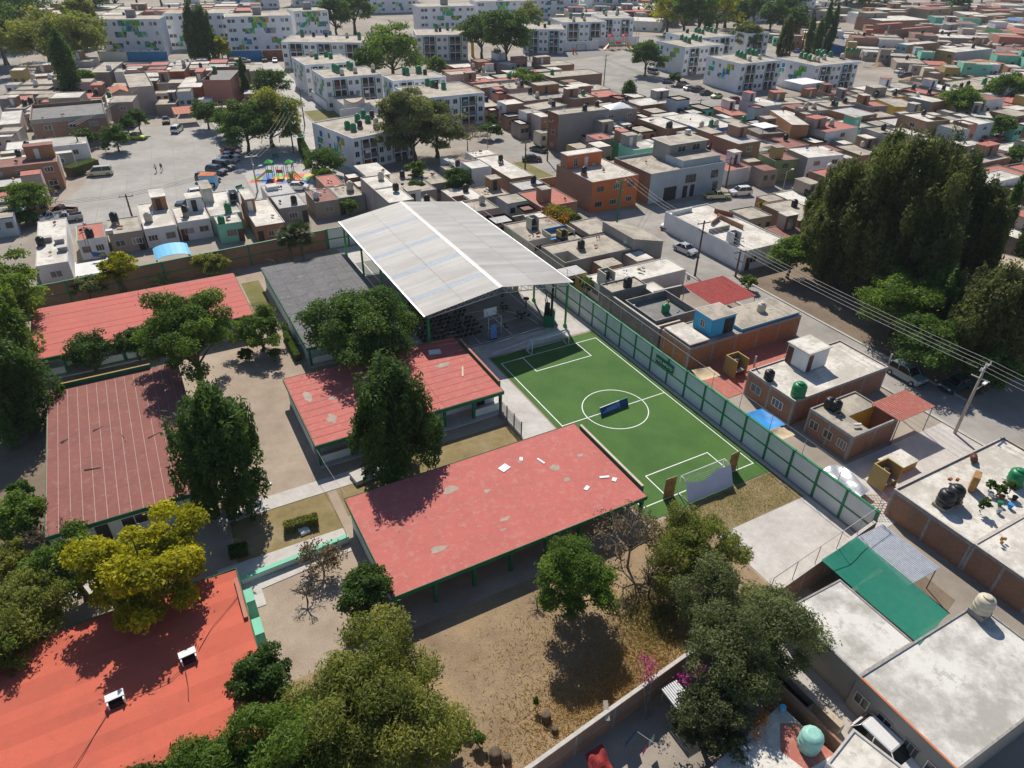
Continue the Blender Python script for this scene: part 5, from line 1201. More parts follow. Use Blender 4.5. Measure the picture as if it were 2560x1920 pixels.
slA, anA = math.hypot(x1 - xm, zr - ze), math.atan2(zr - ze, x1 - xm)
m3, m4 = corr_sheet(wS - .012, slA / 2 - .03, 6, .035, 'whitesheet'), corr_sheet(wS - .012, slA / 2 - .03, 6, .035, 'skylight')
for k in range(nS):
 skl = k in (4, 11, 18, 26)
 for h_ in (0, 1):
  o = link('roof_sheet', m2 if skl else m1, t, (x0 + h_ * (xm - x0) / 2, y0 + k * wS, ze + h_ * (zr - ze) / 2 + rnd.uniform(0, .012))); o.rotation_euler = (0, -an, 0)
  o = link('roof_sheet', m4 if skl and False else m3, t, (xm + h_ * (x1 - xm) / 2, y0 + k * wS, zr - h_ * (zr - ze) / 2 + rnd.uniform(0, .012))); o.rotation_euler = (0, anA, 0)
b = MB(); b.hexa([(-.3, y0, zr - .03), (0, y0, zr + .03), (0, y1, zr + .03), (-.3, y1, zr - .03)], [(-.3, y0, zr + .0), (0, y0, zr + .065), (0, y1, zr + .065), (-.3, y1, zr + .0)], 'whitesheet'); b.hexa([(0, y0, zr + .03), (.3, y0, zr - .03), (.3, y1, zr - .03), (0, y1, zr + .03)], [(0, y0, zr + .065), (.3, y0, zr + .0), (.3, y1, zr + .0), (0, y1, zr + .065)], 'whitesheet'); b.obj('ridge_cap', t)
for x_, s_ in ((x0, -1), (x1, 1)):
 b = MB(); b.box(min(x_, x_ + s_ * .18), y0, ze - .16, max(x_, x_ + s_ * .18), y1, ze + .02, 'galv'); b.obj('gutter', t)
cy_ = [y0 + .35, y0 + 8.6, y0 + 16.7, y0 + 24.9, y1 - .35]
for yy in cy_:                                         # trusses
 b = MB()
 def chord(p, q, r=.06): b.tube(p, q, r, r, 'galv', 6)
 for s_, xe in ((-1, x0 + .45), (1, x1 - .45)):
  chord((xe, yy, ze - .12), (0, yy, zr - .1)); chord((xe, yy, ze - .55), (0, yy, zr - .95))
  n = 10
  for k in range(n):
   u0, u1 = k / n, (k + 1) / n
   pa = (xe * (1 - u0), yy, ze - .55 + (zr - .95 - ze + .55) * u0); pb = (xe * (1 - u1), yy, ze - .12 + (zr - .1 - ze + .12) * u1); pc = (xe * (1 - u1), yy, ze - .55 + (zr - .95 - ze + .55) * u1)
   chord(pa, pb, .032); chord(pc, pb, .032)
 b.obj('truss', t)
for s_, xe in ((-1, x0 + .45), (1, x1 - .45)):
 b = MB(); b.tube((xe, y0 + .3, ze - .3), (xe, y1 - .3, ze - .3), .07, .07, 'galv', 6); b.obj('eave_beam', t)
 for yy in cy_:
  b = MB(); b.box(-.2, -.2, 0, .2, .2, .35, 'columngreen'); b.tube((0, 0, .35), (0, 0, ze - .58), .15, .15, 'columngreen', 10); b.obj('column', t, (xe, yy + (.0 if s_ > 0 else 0), .03))
for k in range(9):                                     # purlins
 for s_ in (-1, 1):
  u = (k + .5) / 9; xx = (x0 if s_ < 0 else x1) * (1 - u); zz = ze + (zr - ze) * u
  b = MB(); b.box(xx - .04, y0 + .05, zz - .1, xx + .04, y1 - .05, zz - .02, 'galv'); b.obj('purlin', t)
# basketball goals, chairs, screen, banner under the roof
for i, (yy, s_, lab) in enumerate(((20.6, 1, 'basketball goal frame behind the standing blue banner'), (49.0, -1, 'basketball goal frame at the far end of the covered court'))):
 t = thing('basketball_goal', lab, 'basketball goal', (-4.7, yy, .03), 0 if s_ > 0 else math.pi, 'basketball goals under the sports roof')
 b = MB()
 for dx in (-.9, .9): b.tube((dx, -.8, 0), (dx, -.8, 2.9), .06, .05, 'galv', 6); b.tube((dx, -.8, 2.9), (dx * .5, .5, 3.2), .05, .04, 'galv', 6); b.tube((dx, -.8, 1.2), (dx, .0, 0), .04, .04, 'galv', 6)
 b.tube((-.9, -.8, 1.6), (.9, -.8, 1.6), .04, .04, 'galv', 6); b.tube((-.9, -.8, 2.9), (.9, -.8, 2.9), .04, .04, 'galv', 6); b.obj('frame', t)
 b = MB(); b.box(-.9, .5, 2.6, .9, .54, 3.7, 'whitepaint'); b.obj('backboard', t)
 b = MB()
 for k in range(16):
  a0, a1 = 2 * math.pi * k / 16, 2 * math.pi * (k + 1) / 16
  b.tube((.23 * math.cos(a0), .8 + .23 * math.sin(a0), 2.95), (.23 * math.cos(a1), .8 + .23 * math.sin(a1), 2.95), .012, .012, 'playorange', 4, False)
 b.obj('hoop', t)
t = thing('banner_stand', 'upright light blue banner on a stand under the sports roof edge', 'banner', (-5.0, 19.6, .03))
b = MB(); b.box(-.42, -.02, .1, .42, .0, 2.1, 'bannerlight'); b.obj('banner_sheet', t)
b = MB(); b.box(-.48, -.12, 0, .48, .12, .1, 'dark'); b.tube((0, .04, .1), (0, .04, 2.1), .02, .02, 'steel', 6); b.box(-.44, .003, 2.1, .44, .04, 2.13, 'steel'); b.obj('stand', t)
# chairs
def chair_template():
 t = thing('folding_chair', 'x', 'chair');
 b = MB(); b.box(-.2, -.2, .42, .2, .2, .46, 'dark'); b.obj('seat', t)
 b = MB(); b.hexa([(-.2, .19, .6), (.2, .19, .6), (.2, .22, .6), (-.2, .22, .6)], [(-.2, .25, .86), (.2, .25, .86), (.2, .28, .86), (-.2, .28, .86)], 'dark'); b.obj('backrest', t)
 b = MB()
 for sx in (-.19, .19):
  b.tube((sx, -.22, 0), (sx, .24, .86), .012, .012, 'steel', 4, False); b.tube((sx, .22, 0), (sx, -.18, .45), .012, .012, 'steel', 4, False)
 b.obj('frame', t); return t
c0 = chair_template(); bpy.context.view_layer.update(); reg(c0); first = True; nch = 0
for j in range(12):
 for i in range(13):
  x, y = -13.4 + i * .66 + rnd.uniform(-.06, .06), 21.4 + j * 1.02 + rnd.uniform(-.08, .08)
  if i > 9 and j > 7 or rnd.random() < .05 or (j < 1 and i < 2): continue
  if abs(x + 4.7) < 1.1 and y < 21.6: continue
  c = c0 if first else copy_tree(c0); first = False
  c.location = (x, y, .03); c.rotation_euler = (0, 0, R(180) + rnd.uniform(-.12, .12)); nch += 1
  tag(c, 'dark folding chair in the shaded rows under the sports roof', 'chair', 'folding chairs in rows under the sports roof')
for i, (x, y) in enumerate(((1.0, 22.6), (1.4, 23.1), (.5, 22.2), (.8, 23.4), (1.6, 22.3), (.2, 22.9), (.0, 25.6), (.4, 26.0), (-.4, 25.9), (-.1, 26.5), (1.2, 29.0), (1.6, 29.5), (-2.5, 20.9))):
 c = copy_tree(c0); c.location = (x, y, .03); c.rotation_euler = (0, 0, rnd.uniform(0, 6.28))
 tag(c, 'dark folding chair in a loose huddle right of the chair rows', 'chair', 'folding chairs scattered right of the rows')
# stage screen (black LED panels on green base)
t = thing('speaker_wall', 'black angled panel wall on a green base beside the sports roof column', 'screen', (3.5, 20.0, .02), R(55)); t.scale = (1.3, 1.3, 1.5)
b = MB(); b.box(-.9, -.55, 0, .9, .55, 1.1, 'framegreen'); b.obj('base', t)
for k in range(3):
 for j in range(2):
  b = MB(); b.hexa([(-.9 + k * .6, -.3, 1.12 + j * 1.05), (-.32 + k * .6, -.3, 1.12 + j * 1.05), (-.32 + k * .6, -.12, 1.12 + j * 1.05), (-.9 + k * .6, -.12, 1.12 + j * 1.05)], [(-.9 + k * .6, -.3 + .0, 2.14 + j * 1.05 + k * .12 * j), (-.32 + k * .6, -.3, 2.14 + j * 1.05 + (k + 1) * .12 * j), (-.32 + k * .6, -.12, 2.14 + j * 1.05 + (k + 1) * .12 * j), (-.9 + k * .6, -.12, 2.14 + j * 1.05 + k * .12 * j)], 'dark'); b.obj('screen_panel', t)
b = MB(); b.tube((.3, .1, 1.1), (.3, .5, 2.9), .05, .05, 'dark', 6); b.tube((-.4, .1, 1.1), (-.4, .5, 2.6), .05, .05, 'dark', 6); b.box(-.6, .0, 1.12, .6, .5, 1.8, 'dark'); b.obj('support', t)
t = thing('speaker_stand', 'dark round topped speaker on a pole under the sports roof', 'speaker', (2.9, 25.2, .03))
b = MB(); b.tube((0, 0, 0), (0, 0, 1.3), .09, .09, 'dark', 8); b.obj('pole', t); b = MB(); b.lathe((0, 0, 1.3), [(.1, 0), (.42, .08), (.42, .2), (.2, .3)], 'dark', 12); b.obj('head', t)
b = MB(); b.box(-.28, -.28, .02, .28, .28, 5.4, 'ochre'); tag(b.obj('yellow_pier', None, (4.2, 30.5, 0)), 'yellow square pier beyond the speaker under the sports roof', 'pier')
# goals
def goal(label, y, s_, ban):
 t = thing('soccer_goal', label, 'soccer goal', (0, y, .035))
 W2, Hh, dp, dt = 2.65, 2.1, 1.5 * s_, .62 * s_
 b = MB(); r = .05
 for x in (-W2, W2): b.tube((x, 0, 0), (x, 0, Hh), r, r, 'whitepaint', 8)
 b.tube((-W2 - .05, 0, Hh), (W2 + .05, 0, Hh), r, r, 'whitepaint', 8); b.obj('goal_frame', t)
 b = MB()
 for x in (-W2, W2): b.tube((x, 0, Hh), (x, dt, Hh), .03, .03, 'whitepaint', 6); b.tube((x, dt, Hh), (x, dp, .03), .03, .03, 'whitepaint', 6); b.tube((x, 0, .03), (x, dp, .03), .03, .03, 'whitepaint', 6)
 b.tube((-W2, dp, .03), (W2, dp, .03), .03, .03, 'whitepaint', 6); b.obj('back_frame', t)
 b = MB()
 for k in range(28):                                     # net cords
  x = -W2 + 2 * W2 * (k + .5) / 28; b.tube((x, 0, Hh), (x, dt, Hh - .02), .006, .006, 'whitepaint', 3, False); b.tube((x, dt, Hh), (x, dp, .03), .006, .006, 'whitepaint', 3, False)
 for k in range(12):
  u = k / 12; b.tube((-W2, dt + (dp - dt) * u, Hh * (1 - u)), (W2, dt + (dp - dt) * u, Hh * (1 - u)), .006, .006, 'whitepaint', 3, False)
  for x in (-W2, W2): b.tube((x, dp * u, 0), (x, min(abs(dt + (dp - dt) * (1 - u)), 9) * s_ if u > .0 else 0, Hh * u), .006, .006, 'whitepaint', 3, False)
 o = b.obj('net', t); o['kind'] = 'stuff'
 return t
tg = goal('far white soccer goal in the shade of the sports roof with a pale blue cloth', 13.85, 1, 0)
b = MB()                                                # pale cloth draped along the top and the left side
for k in range(20):
 xa, xb = -2.65 + 5.3 * k / 20, -2.65 + 5.3 * (k + 1) / 20
 za, zb = [2.05 - .55 * math.sin(math.pi * (x + 2.65) / 5.3) * 0 - .0 for x in (xa, xb)]
 da, db = [.28 + .22 * math.sin(math.pi * (x + 2.65) / 5.3) for x in (xa, xb)]
 b.face([(xa, .64, 2.08), (xb, .64, 2.08), (xb, .7 + db * .4, 2.08 - db), (xa, .7 + da * .4, 2.08 - da)], 'banner')
b.face([(-2.68, .0, 2.1), (-2.68, .62, 2.1), (-2.68, 1.48, .1), (-2.68, 1.0, .1)], 'banner')
b.obj('cloth', tg)
tn = goal('near white soccer goal covered behind by a big pale banner', -13.85, -1, 1)
b = MB(); n1, n2 = 24, 10
def bp(u, v):     # banner hung on the goal back, sagging top edge
 x = -2.75 + 5.5 * u; top = 2.1 - .55 * max(0, math.sin(math.pi * min(1, u / .68))) * (u < .68) - .16 * math.sin(math.pi * max(0, (u - .68) / .32)) * (u >= .68)
 z = .05 + (top - .05) * v; yy = -.64 - .95 * (1 - z / 2.1) - .05 * math.sin(u * 23 + v * 5) * (.3 + v * .5) - .08
 return (x, yy, z)
for i in range(n1):
 for j in range(n2): b.face([bp(i / n1, j / n2), bp((i + 1) / n1, j / n2), bp((i + 1) / n1, (j + 1) / n2), bp(i / n1, (j + 1) / n2)], 'banner', True)
b.obj('banner_sheet', tn)
for i, (x, lab) in enumerate(((-3.85, 'plywood board standing left of the near soccer goal'), (4.0, 'plywood board standing right of the near soccer goal'))):
 t = thing('plywood_board', lab, 'board', (x, -13.9, .035), R(4 if i else -3), 'plywood boards beside the near goal')
 b = MB(); b.hexa([(-.6, -.02, 0), (.6, -.02, 0), (.6, .02, 0), (-.6, .02, 0)], [(-.6, -.02, 2.4), (.6, -.02, 2.4), (.6, .02, 2.4), (-.6, .02, 2.4)], 'woodboard'); b.box(-.62, .022, 0, .62, .035, 2.42, 'whitepaint'); b.obj('sheet', t)
 b = MB(); b.tube((0, -.04, 2.2), (.15, -.8, .02), .03, .03, 'woodboard', 5); b.box(-.58, -.07, .6, .58, -.022, .68, 'woodboard'); b.box(-.58, -.07, 1.6, .58, -.022, 1.68, 'woodboard'); b.obj('brace', t)
t = thing('banner_board', 'low blue banner board across the centre circle', 'banner', (-.25, -.02, .036), R(4))
b = MB(); b.hexa([(-1.95, -.3, .02), (.75, -.3, .02), (.75, -.26, .02), (-1.95, -.26, .02)], [(-1.95, .02, .86), (.75, .02, .86), (.75, .06, .86), (-1.95, .06, .86)], 'bannerblue'); b.obj('left_panel', t)
b = MB(); b.hexa([(.78, -.3, .02), (1.9, -.3, .02), (1.9, -.26, .02), (.78, -.26, .02)], [(.78, .02, .86), (1.9, .02, .86), (1.9, .06, .86), (.78, .06, .86)], 'bannerblue'); b.obj('right_panel', t)
def bpz(x, u): return (x, -.303 + .32 * u, .02 + .84 * u)
b = MB(); b.face([bpz(-1.85, .2), bpz(.35, .2), bpz(.55, .85), bpz(-1.0, .72)], 'bannerlight'); b.face([bpz(.62, .1), bpz(.73, .1), bpz(.73, .95), bpz(.3, .95)], 'bannerlight'); b.obj('print', t)
b = MB(); b.hexa([(-1.95, .02, .865), (.75, .02, .865), (.75, .1, .865), (-1.95, .1, .865)], [(-1.95, .02, .9), (.75, .02, .9), (.75, .1, .9), (-1.95, .1, .9)], 'whitepaint'); b.hexa([(.78, .02, .865), (1.9, .02, .865), (1.9, .1, .865), (.78, .1, .865)], [(.78, .02, .9), (1.9, .02, .9), (1.9, .1, .9), (.78, .1, .9)], 'columngreen'); b.obj('top_edge', t)
b = MB(); b.tube((-1.8, .06, .8), (-1.8, .45, 0), .025, .025, 'dark', 5); b.tube((0, .06, .8), (0, .45, 0), .025, .025, 'dark', 5); b.tube((1.8, .06, .8), (1.8, .45, 0), .025, .025, 'dark', 5); b.obj('prop', t)
# green framed boundary wall
def frame_wall(name, label, x0, y0, x1, y1, n, h, pm, t=.16, posts=True, midrail=True, split=True):
 L = math.hypot(x1 - x0, y1 - y0); th = thing(name, label, 'wall', (x0, y0, 0), math.atan2(y1 - y0, x1 - x0))
 dx = L / n; hm = h * .47
 b = MB(); b.box(.12, 0, .02, dx - .12, t, hm - .08, pm); mA = b.mesh('wall_panel')
 b = MB(); b.box(.12, 0, hm + .08, dx - .12, t, h - .1, pm); mB_ = b.mesh('wall_panel')
 b = MB(); b.box(-.12, -.06, 0, .12, t + .06, h + .04, 'framegreen'); mP = b.mesh('post')
 for i in range(n):
  link('wall_panel', mA, th, (i * dx, 0, 0)); link('wall_panel', mB_, th, (i * dx, 0, 0))
 for i in range(n + 1): link('post', mP, th, (i * dx, 0, 0))
 b = MB()
 for i in range(n): b.box(i * dx + .12, -.04, hm - .08, (i + 1) * dx - .12, t + .04, hm + .08, 'framegreen')
 b.obj('middle_rail', th)
 b = MB()
 for i in range(n): b.box(i * dx + .12, -.04, h - .1, (i + 1) * dx - .12, t + .04, h, 'framegreen')
 b.obj('top_rail', th); return th
gw = frame_wall('boundary_wall', 'long pale boundary wall with green frame along the soccer pitch', 8.28, 57.0, 8.28, -26.2, 27, 3.35, 'mintwall')
tS = thing('wall_sign', 'dark green sign with white letters on the framed boundary wall', 'sign', (8.16, 2.05, 2.35), R(-90))
b = MB(); b.box(-1.55, -.06, -.5, 1.55, 0, .5, 'schoolgreen'); b.obj('board', tS)
text_mesh('MAS APOYO', .52, 'whitepaint', 'lettering', tS, (0, -.068, 0), (R(90), 0, 0), .006)
bw_ = frame_wall('boundary_wall', 'brick boundary wall with green frame below the row houses', -64, 53.7, -15.6, 57.2, 8, 3.3, 'brick')
bw2 = frame_wall('boundary_wall', 'short green framed wall behind the far end of the sports roof', -15.4, 57.3, 8.0, 57.3, 7, 3.3, 'mintwall')
# brick wall along the bottom lot, with coping and cement ties
def brick_wall(label, p, q, h, n, cop='coping', wallm='brick'):
 L = math.hypot(q[0] - p[0], q[1] - p[1]); th = thing('brick_wall', label, 'wall', (p[0], p[1], 0), math.atan2(q[1] - p[1], q[0] - p[0]))
 dx = L / n
 for i in range(n):
  b = MB(); b.box(i * dx + .09, 0, 0, (i + 1) * dx - .09, .14, h * .5 - .06, wallm); b.obj('brick_panel', th)
  b = MB(); b.box(i * dx + .09, 0, h * .5 + .06, (i + 1) * dx - .09, .14, h, wallm); b.obj('brick_panel', th)
  b = MB(); b.box(i * dx + .09, -.01, h * .5 - .06, (i + 1) * dx - .09, .15, h * .5 + .06, 'cementtrim'); b.obj('tie_beam', th)
 for i in range(n + 1):
  b = MB(); b.box(i * dx - .09, -.015, 0, i * dx + .09, .155, h, 'cementtrim'); b.obj('cement_post', th)
 b = MB(); b.box(-.09, -.06, h + .003, L + .09, .2, h + .1, cop); b.obj('coping', th)
 return th
brick_wall('brick wall with a pale coping along the bottom of the dry lot', (-31.2, -30.95), (-15.0, -29.05), 2.5, 5, 'coping')
brick_wall('brick wall under the trees at the lower edge of the concrete corner slab', (-14.7, -29.0), (8.2, -26.45), 2.4, 7)
# chain link posts and pipes above the two walls
def pipe_fence(label, p, q, z0, h, n, m='wirelight'):
 L = math.hypot(q[0] - p[0], q[1] - p[1]); th = thing('pipe_fence', label, 'fence', (p[0], p[1], 0), math.atan2(q[1] - p[1], q[0] - p[0]))
 for i in range(n + 1):
  b = MB(); b.tube((L * i / n, 0, z0), (L * i / n, 0, z0 + h), .03, .03, 'steel', 6); b.obj('post', th)
 b = MB(); b.tube((0, 0, z0 + h), (L, 0, z0 + h), .03, .03, m, 6); b.obj('top_pipe', th)
 return th
pipe_fence('thin steel pipe fence rising above the green framed wall', (8.45, 57), (8.45, -26), 2.6, 2.6, 20)
pipe_fence('thin steel pipe fence above the lower brick wall', (-6, -27.9), (8.2, -26.4), 2.3, 2.2, 5)
# iron picket fence by the side slab
t = thing('picket_fence', 'dark iron picket fence between the middle classroom and the side slab', 'fence', (-11.75, 5.0, 0), R(-90))
b = MB(); b.box(0, -.1, 0, 4.9, .1, .3, 'cement'); b.obj('plinth', t)
b = MB()
for z in (.5, 1.75): b.box(0, -.02, z, 4.9, .02, z + .05, 'frame')
b.obj('rail', t)
b = MB(); b.box(-.012, -.012, .3, .012, .012, 2.0, 'dark'); me = b.mesh('picket')
b = MB(); b.box(-.04, -.04, .3, .04, .04, 2.15, 'dark'); mp = b.mesh('post')
for k in range(37):
 if k % 12 == 0: link('post', mp, t, (.05 + k * .132, 0, 0))
 else: link('picket', me, t, (.05 + k * .132, .0, 0))
t = thing('picket_fence', 'low weathered picket fence between the ribbed roof and the felt roof hall', 'fence', (-31.0, 40.4, 0), R(-14))
b = MB(); b.box(0, -.02, .4, 3.4, .02, .45, 'barkpale'); b.box(0, -.02, 1.2, 3.4, .02, 1.25, 'barkpale'); b.obj('rail', t)
b = MB(); b.box(-.02, -.02, 0, .02, .02, 1.6, 'barkpale'); me = b.mesh('picket')
for k in range(24): link('picket', me, t, (k * .145, .045, 0))
# green low wall by the lower footpath, bench block, small things
t = thing('low_wall', 'low wall with a mint green top along the lower school footpath', 'wall', (-40.9, -6.05, 0), R(3.0))
b = MB(); b.box(0, 0, 0, 9.0, .3, .55, 'mintwall'); b.obj('wall', t); b = MB(); b.box(-.05, -.06, .553, 5.1, .36, .66, 'mint'); b.box(5.15, -.06, .553, 9.05, .36, .75, 'mint'); b.obj('coping', t)
b = MB(); b.box(-1.6, -.8, 0, 1.6, .8, .5, 'slab'); tag(b.obj('cement_platform', None, (-27.6, 2.0, 0), R(8)), 'grey cement platform under the conifer beside the near red roof', 'platform')
b = MB(); b.box(-.4, -.4, 0, .4, .4, .3, 'whitepaint'); tag(b.obj('meter_box', None, (-35.0, -2.5, .0), R(10)), 'white concrete inspection box on the dry lawn', 'box')
b = MB(); b.box(-.25, -.18, 0, .25, .18, .16, 'whitepaint'); tag(b.obj('stone_block', None, (-36.4, 5.0, 0), R(20)), 'lone pale block on the bare school yard', 'block')
cable('power_line', 'thin cable from the corner of the middle classroom down over the footpath', [(-31.5, 5.2, 2.5), (-31.0, -3.2, 3.1)], .015, 'wirelight', .4, 8)
cable('power_line', 'short pole cable at the left corner of the near red roof', [(-31.4, -3.4, 2.7), (-31.5, -3.5, 4.2)], .025, 'steel', 0, 1)
# TOWN HOUSES
def window(parent, face, u, zc, w, h, fw, m='frame', gm='glass', bars=1):
 # face: (origin x,y, dir x,y, normal x,y)
 ox, oy, dx, dy, nx, ny = face
 def P(a, off, z): return (ox + dx * a + nx * off, oy + dy * a + ny * off, z)
 def slab(b, a0, a1, z0, z1, o0, o1, mm):
  b.hexa([P(a0, o1, z0), P(a1, o1, z0), P(a1, o0, z0), P(a0, o0, z0)], [P(a0, o1, z1), P(a1, o1, z1), P(a1, o0, z1), P(a0, o0, z1)], mm)
 b = MB(); a0, a1, z0, z1 = u - w / 2, u + w / 2, zc - h / 2, zc + h / 2; t = .06
 slab(b, a0, a1, z0, z0 + t, .003, .07, m); slab(b, a0, a1, z1 - t, z1, .003, .07, m)
 slab(b, a0, a0 + t, z0 + t, z1 - t, .003, .07, m); slab(b, a1 - t, a1, z0 + t, z1 - t, .003, .07, m)
 for k in range(bars):
  c = a0 + (a1 - a0) * (k + 1) / (bars + 1); slab(b, c - .025, c + .025, z0 + t, z1 - t, .003, .06, m)
 o = b.obj('window', parent); b = MB(); slab(b, a0 + t, a1 - t, z0 + t, z1 - t, .003, .03, gm); b.obj('pane', o)
 return o
def door(parent, face, u, w, h, m='browndoor', z0=0.0, name='door'):
 ox, oy, dx, dy, nx, ny = face
 def P(a, off, z): return (ox + dx * a + nx * off, oy + dy * a + ny * off, z)
 b = MB(); a0, a1 = u - w / 2, u + w / 2
 b.hexa([P(a0, .05, z0), P(a1, .05, z0), P(a1, .003, z0), P(a0, .003, z0)], [P(a0, .05, z0 + h), P(a1, .05, z0 + h), P(a1, .003, z0 + h), P(a0, .003, z0 + h)], m)
 return b.obj(name, parent)
HOUSES = []
def house(k, row):
 lab, cx, cy, w, d, a, z, wall, roof, kw = row
 rr = random.Random(1000 + k)
 z = z + (k % 23) * .011; par = kw.get('par', .1); hip = kw.get('hip', 0)
 t = thing('house', lab, 'house', (cx, cy, 0), R(a)); X0, X1, Y0, Y1 = -w / 2, w / 2, -d / 2, d / 2
 zt = z + par; th = .14; side = kw.get('side', wall); front = kw.get('front', wall)
 cop = {'whiteroof': 'coping'}.get(roof, 'cementtrim')
 tr_ = kw.get('trim', cop)
 px = kw.get('patio');
 # walls
 b = MB()
 def wallbox(x0, y0, x1, y1, zz, outer):
  mats = outer
  b.face([(x0, y0, 0), (x1, y0, 0), (x1, y0, zz), (x0, y0, zz)], mats[0]); b.face([(x1, y0, 0), (x1, y1, 0), (x1, y1, zz), (x1, y0, zz)], mats[1])
  b.face([(x1, y1, 0), (x0, y1, 0), (x0, y1, zz), (x1, y1, zz)], mats[2]); b.face([(x0, y1, 0), (x0, y0, 0), (x0, y0, zz), (x0, y1, zz)], mats[3])
  b.face([(x0, y0, zz), (x1, y0, zz), (x1, y1, zz), (x0, y1, zz)], mats[4])
 ins = wall
 wallbox(X0, Y0, X1, Y0 + th, zt, (front, front, ins, side, cop)); wallbox(X0, Y1 - th, X1, Y1, zt, (ins, wall, wall, side, cop))
 wallbox(X0, Y0 + th, X0 + th, Y1 - th, zt, (ins, ins, ins, side, tr_)); wallbox(X1 - th, Y0 + th, X1, Y1 - th, zt, (ins, wall, ins, ins, cop))
 holes = None
 if px:
  sd, fw, fd = px; pw, pd = w * fw, d * fd; y0p = Y0 + th; y1p = Y0 + pd
  if sd == 'W': x0p, x1p = X0 + th, X0 + pw
  else: x0p, x1p = X1 - pw, X1 - th
  holes = (x0p, y0p, x1p, y1p); pm = kw.get('patiowall', 'cream')
  wallbox(x0p, y1p, x1p, y1p + .12, z, (pm,) * 4 + (cop,))
  if sd == 'W': wallbox(x1p, y0p, x1p + .12, y1p + .12, z, (pm,) * 4 + (cop,))
  else: wallbox(x0p - .12, y0p, x0p, y1p + .12, z, (pm,) * 4 + (cop,))
 b.obj('wall', t)
 # roof
 b = MB(); x0, x1, y0, y1 = X0 + th, X1 - th, Y0 + th, Y1 - th
 if hip == 1:
  o_ = .4; c = (0, 0, z + .9)
  q = [(X0 - o_, Y0 - o_, z), (X1 + o_, Y0 - o_, z), (X1 + o_, Y1 + o_, z), (X0 - o_, Y1 + o_, z)]
  for i in range(4): b.face([q[i], q[(i + 1) % 4], c], roof)
  b.face([(x, y, zz - .06) for x, y, zz in reversed(q)], roof)
 elif hip == 2:
  o_ = .3; b.hexa([(X0 - o_, Y0 - o_, z), (0, Y0 - o_, z + 1.0), (0, Y1 + o_, z + 1.0), (X0 - o_, Y1 + o_, z)], [(X0 - o_, Y0 - o_, z + .12), (0, Y0 - o_, z + 1.12), (0, Y1 + o_, z + 1.12), (X0 - o_, Y1 + o_, z + .12)], roof)
  b.hexa([(0, Y0 - o_, z + 1.0), (X1 + o_, Y0 - o_, z), (X1 + o_, Y1 + o_, z), (0, Y1 + o_, z + 1.0)], [(0, Y0 - o_, z + 1.12), (X1 + o_, Y0 - o_, z + .12), (X1 + o_, Y1 + o_, z + .12), (0, Y1 + o_, z + 1.12)], roof)
  b.face([(X0, Y0, z), (X1, Y0, z), (0, Y0, z + 1.0)], front)
 elif par == 0:
  b.box(X0 - .25, Y0 - .3, z + .003, X1 + .25, Y1 + .3, z + .09, roof)
 elif holes:
  hx0, hy0, hx1, hy1 = holes
  if px[0] == 'W': b.box(hx1 + .12, y0, z - .12, x1, y1, z, roof); b.obj('roof', t); b = MB(); b.box(x0, hy1 + .12, z - .12, hx1 + .119, y1, z, roof)
  else: b.box(x0, y0, z - .12, hx0 - .12, y1, z, roof); b.obj('roof', t); b = MB(); b.box(hx0 - .119, hy1 + .12, z - .12, x1, y1, z, roof)
  b.face([(hx0, hy0, .05), (hx1, hy0, .05), (hx1, hy1, .05), (hx0, hy1, .05)], 'pavement')
 else: b.box(x0, y0, z - .12, x1, y1, z, roof)
 b.obj('roof', t)
 if wall in ('rawbrick', 'orangebrick') and z > 2.5 and cx < 60:       # cement posts and tie beams of the raw brick walls
  n = max(2, int(d / 3));
  for i in range(n + 1):
   yy = Y0 + .12 + (d - .24) * i / n
   bb = MB(); bb.box(X0 - .02, yy - .11, 0, X0 - .002, yy + .11, z - .2, 'cementtrim'); bb.obj('cement_post', t)
  n = max(2, int(w / 3.2))
  for i in range(n + 1):
   xx = X0 + .12 + (w - .24) * i / n
   bb = MB(); bb.box(xx - .11, Y0 - .02, 0, xx + .11, Y0 - .002, z - .2, 'cementtrim'); bb.obj('cement_post', t)
  bb = MB(); bb.box(X0 - .025, Y0 - .025, z - .2, X0 - .002, Y1, z + par, 'cementtrim'); bb.box(X0, Y0 - .025, z - .2, X1, Y0 - .002, z + par, 'cementtrim'); bb.obj('tie_beam', t)
 if (cx > 45 or cy > 60) and w > 4.6 and d > 5 and not px and not hip and par and rr.random() < .42:
  b = MB(); e = rr.choice([-1, 1]); rw, rd, rh = w * rr.uniform(.3, .5), d * rr.uniform(.3, .45), rr.uniform(1.9, 2.5); xa = X0 + .2 if e < 0 else X1 - .2 - rw; wm = rr.choice([wall, wall, 'brick', 'cement', 'white', 'orangebrick', 'tanplaster'])
  b.box(xa, Y1 - .2 - rd, z + .003, xa + rw, Y1 - .2, z + rh, wm, False); ro = b.obj('roof_room', t); b = MB(); b.box(xa - .12, Y1 - .3 - rd, z + rh + .003, xa + rw + .12, Y1 - .1, z + rh + .13, rr.choice(['concrete', 'concrete', 'whiteroof', 'redroof', roof])); b.obj('roof_slab', ro)
  door(ro, (xa, Y1 - .2 - rd, 1, 0, 0, -1), rw * .4, .8, min(1.9, rh - .2), rr.choice(['browndoor', 'blackdoor', 'frame']), z + .01)
 fN = (X0, Y0, 1, 0, 0, -1); fW = (X0, Y1, 0, -1, -1, 0); fE = (X1, Y0, 0, 1, 1, 0)
 win = kw.get('win'); st = max(1, round(z / 2.6))
 if win is None:
  if z > 2.4 and w > 3.5 and rr.random() < .75: win = 'N%ds%d' % (min(3, max(1, int(w / 4))), st)
  elif d > 4 and rr.random() < .5: win = 'W1s%d' % st
  else: win = ''
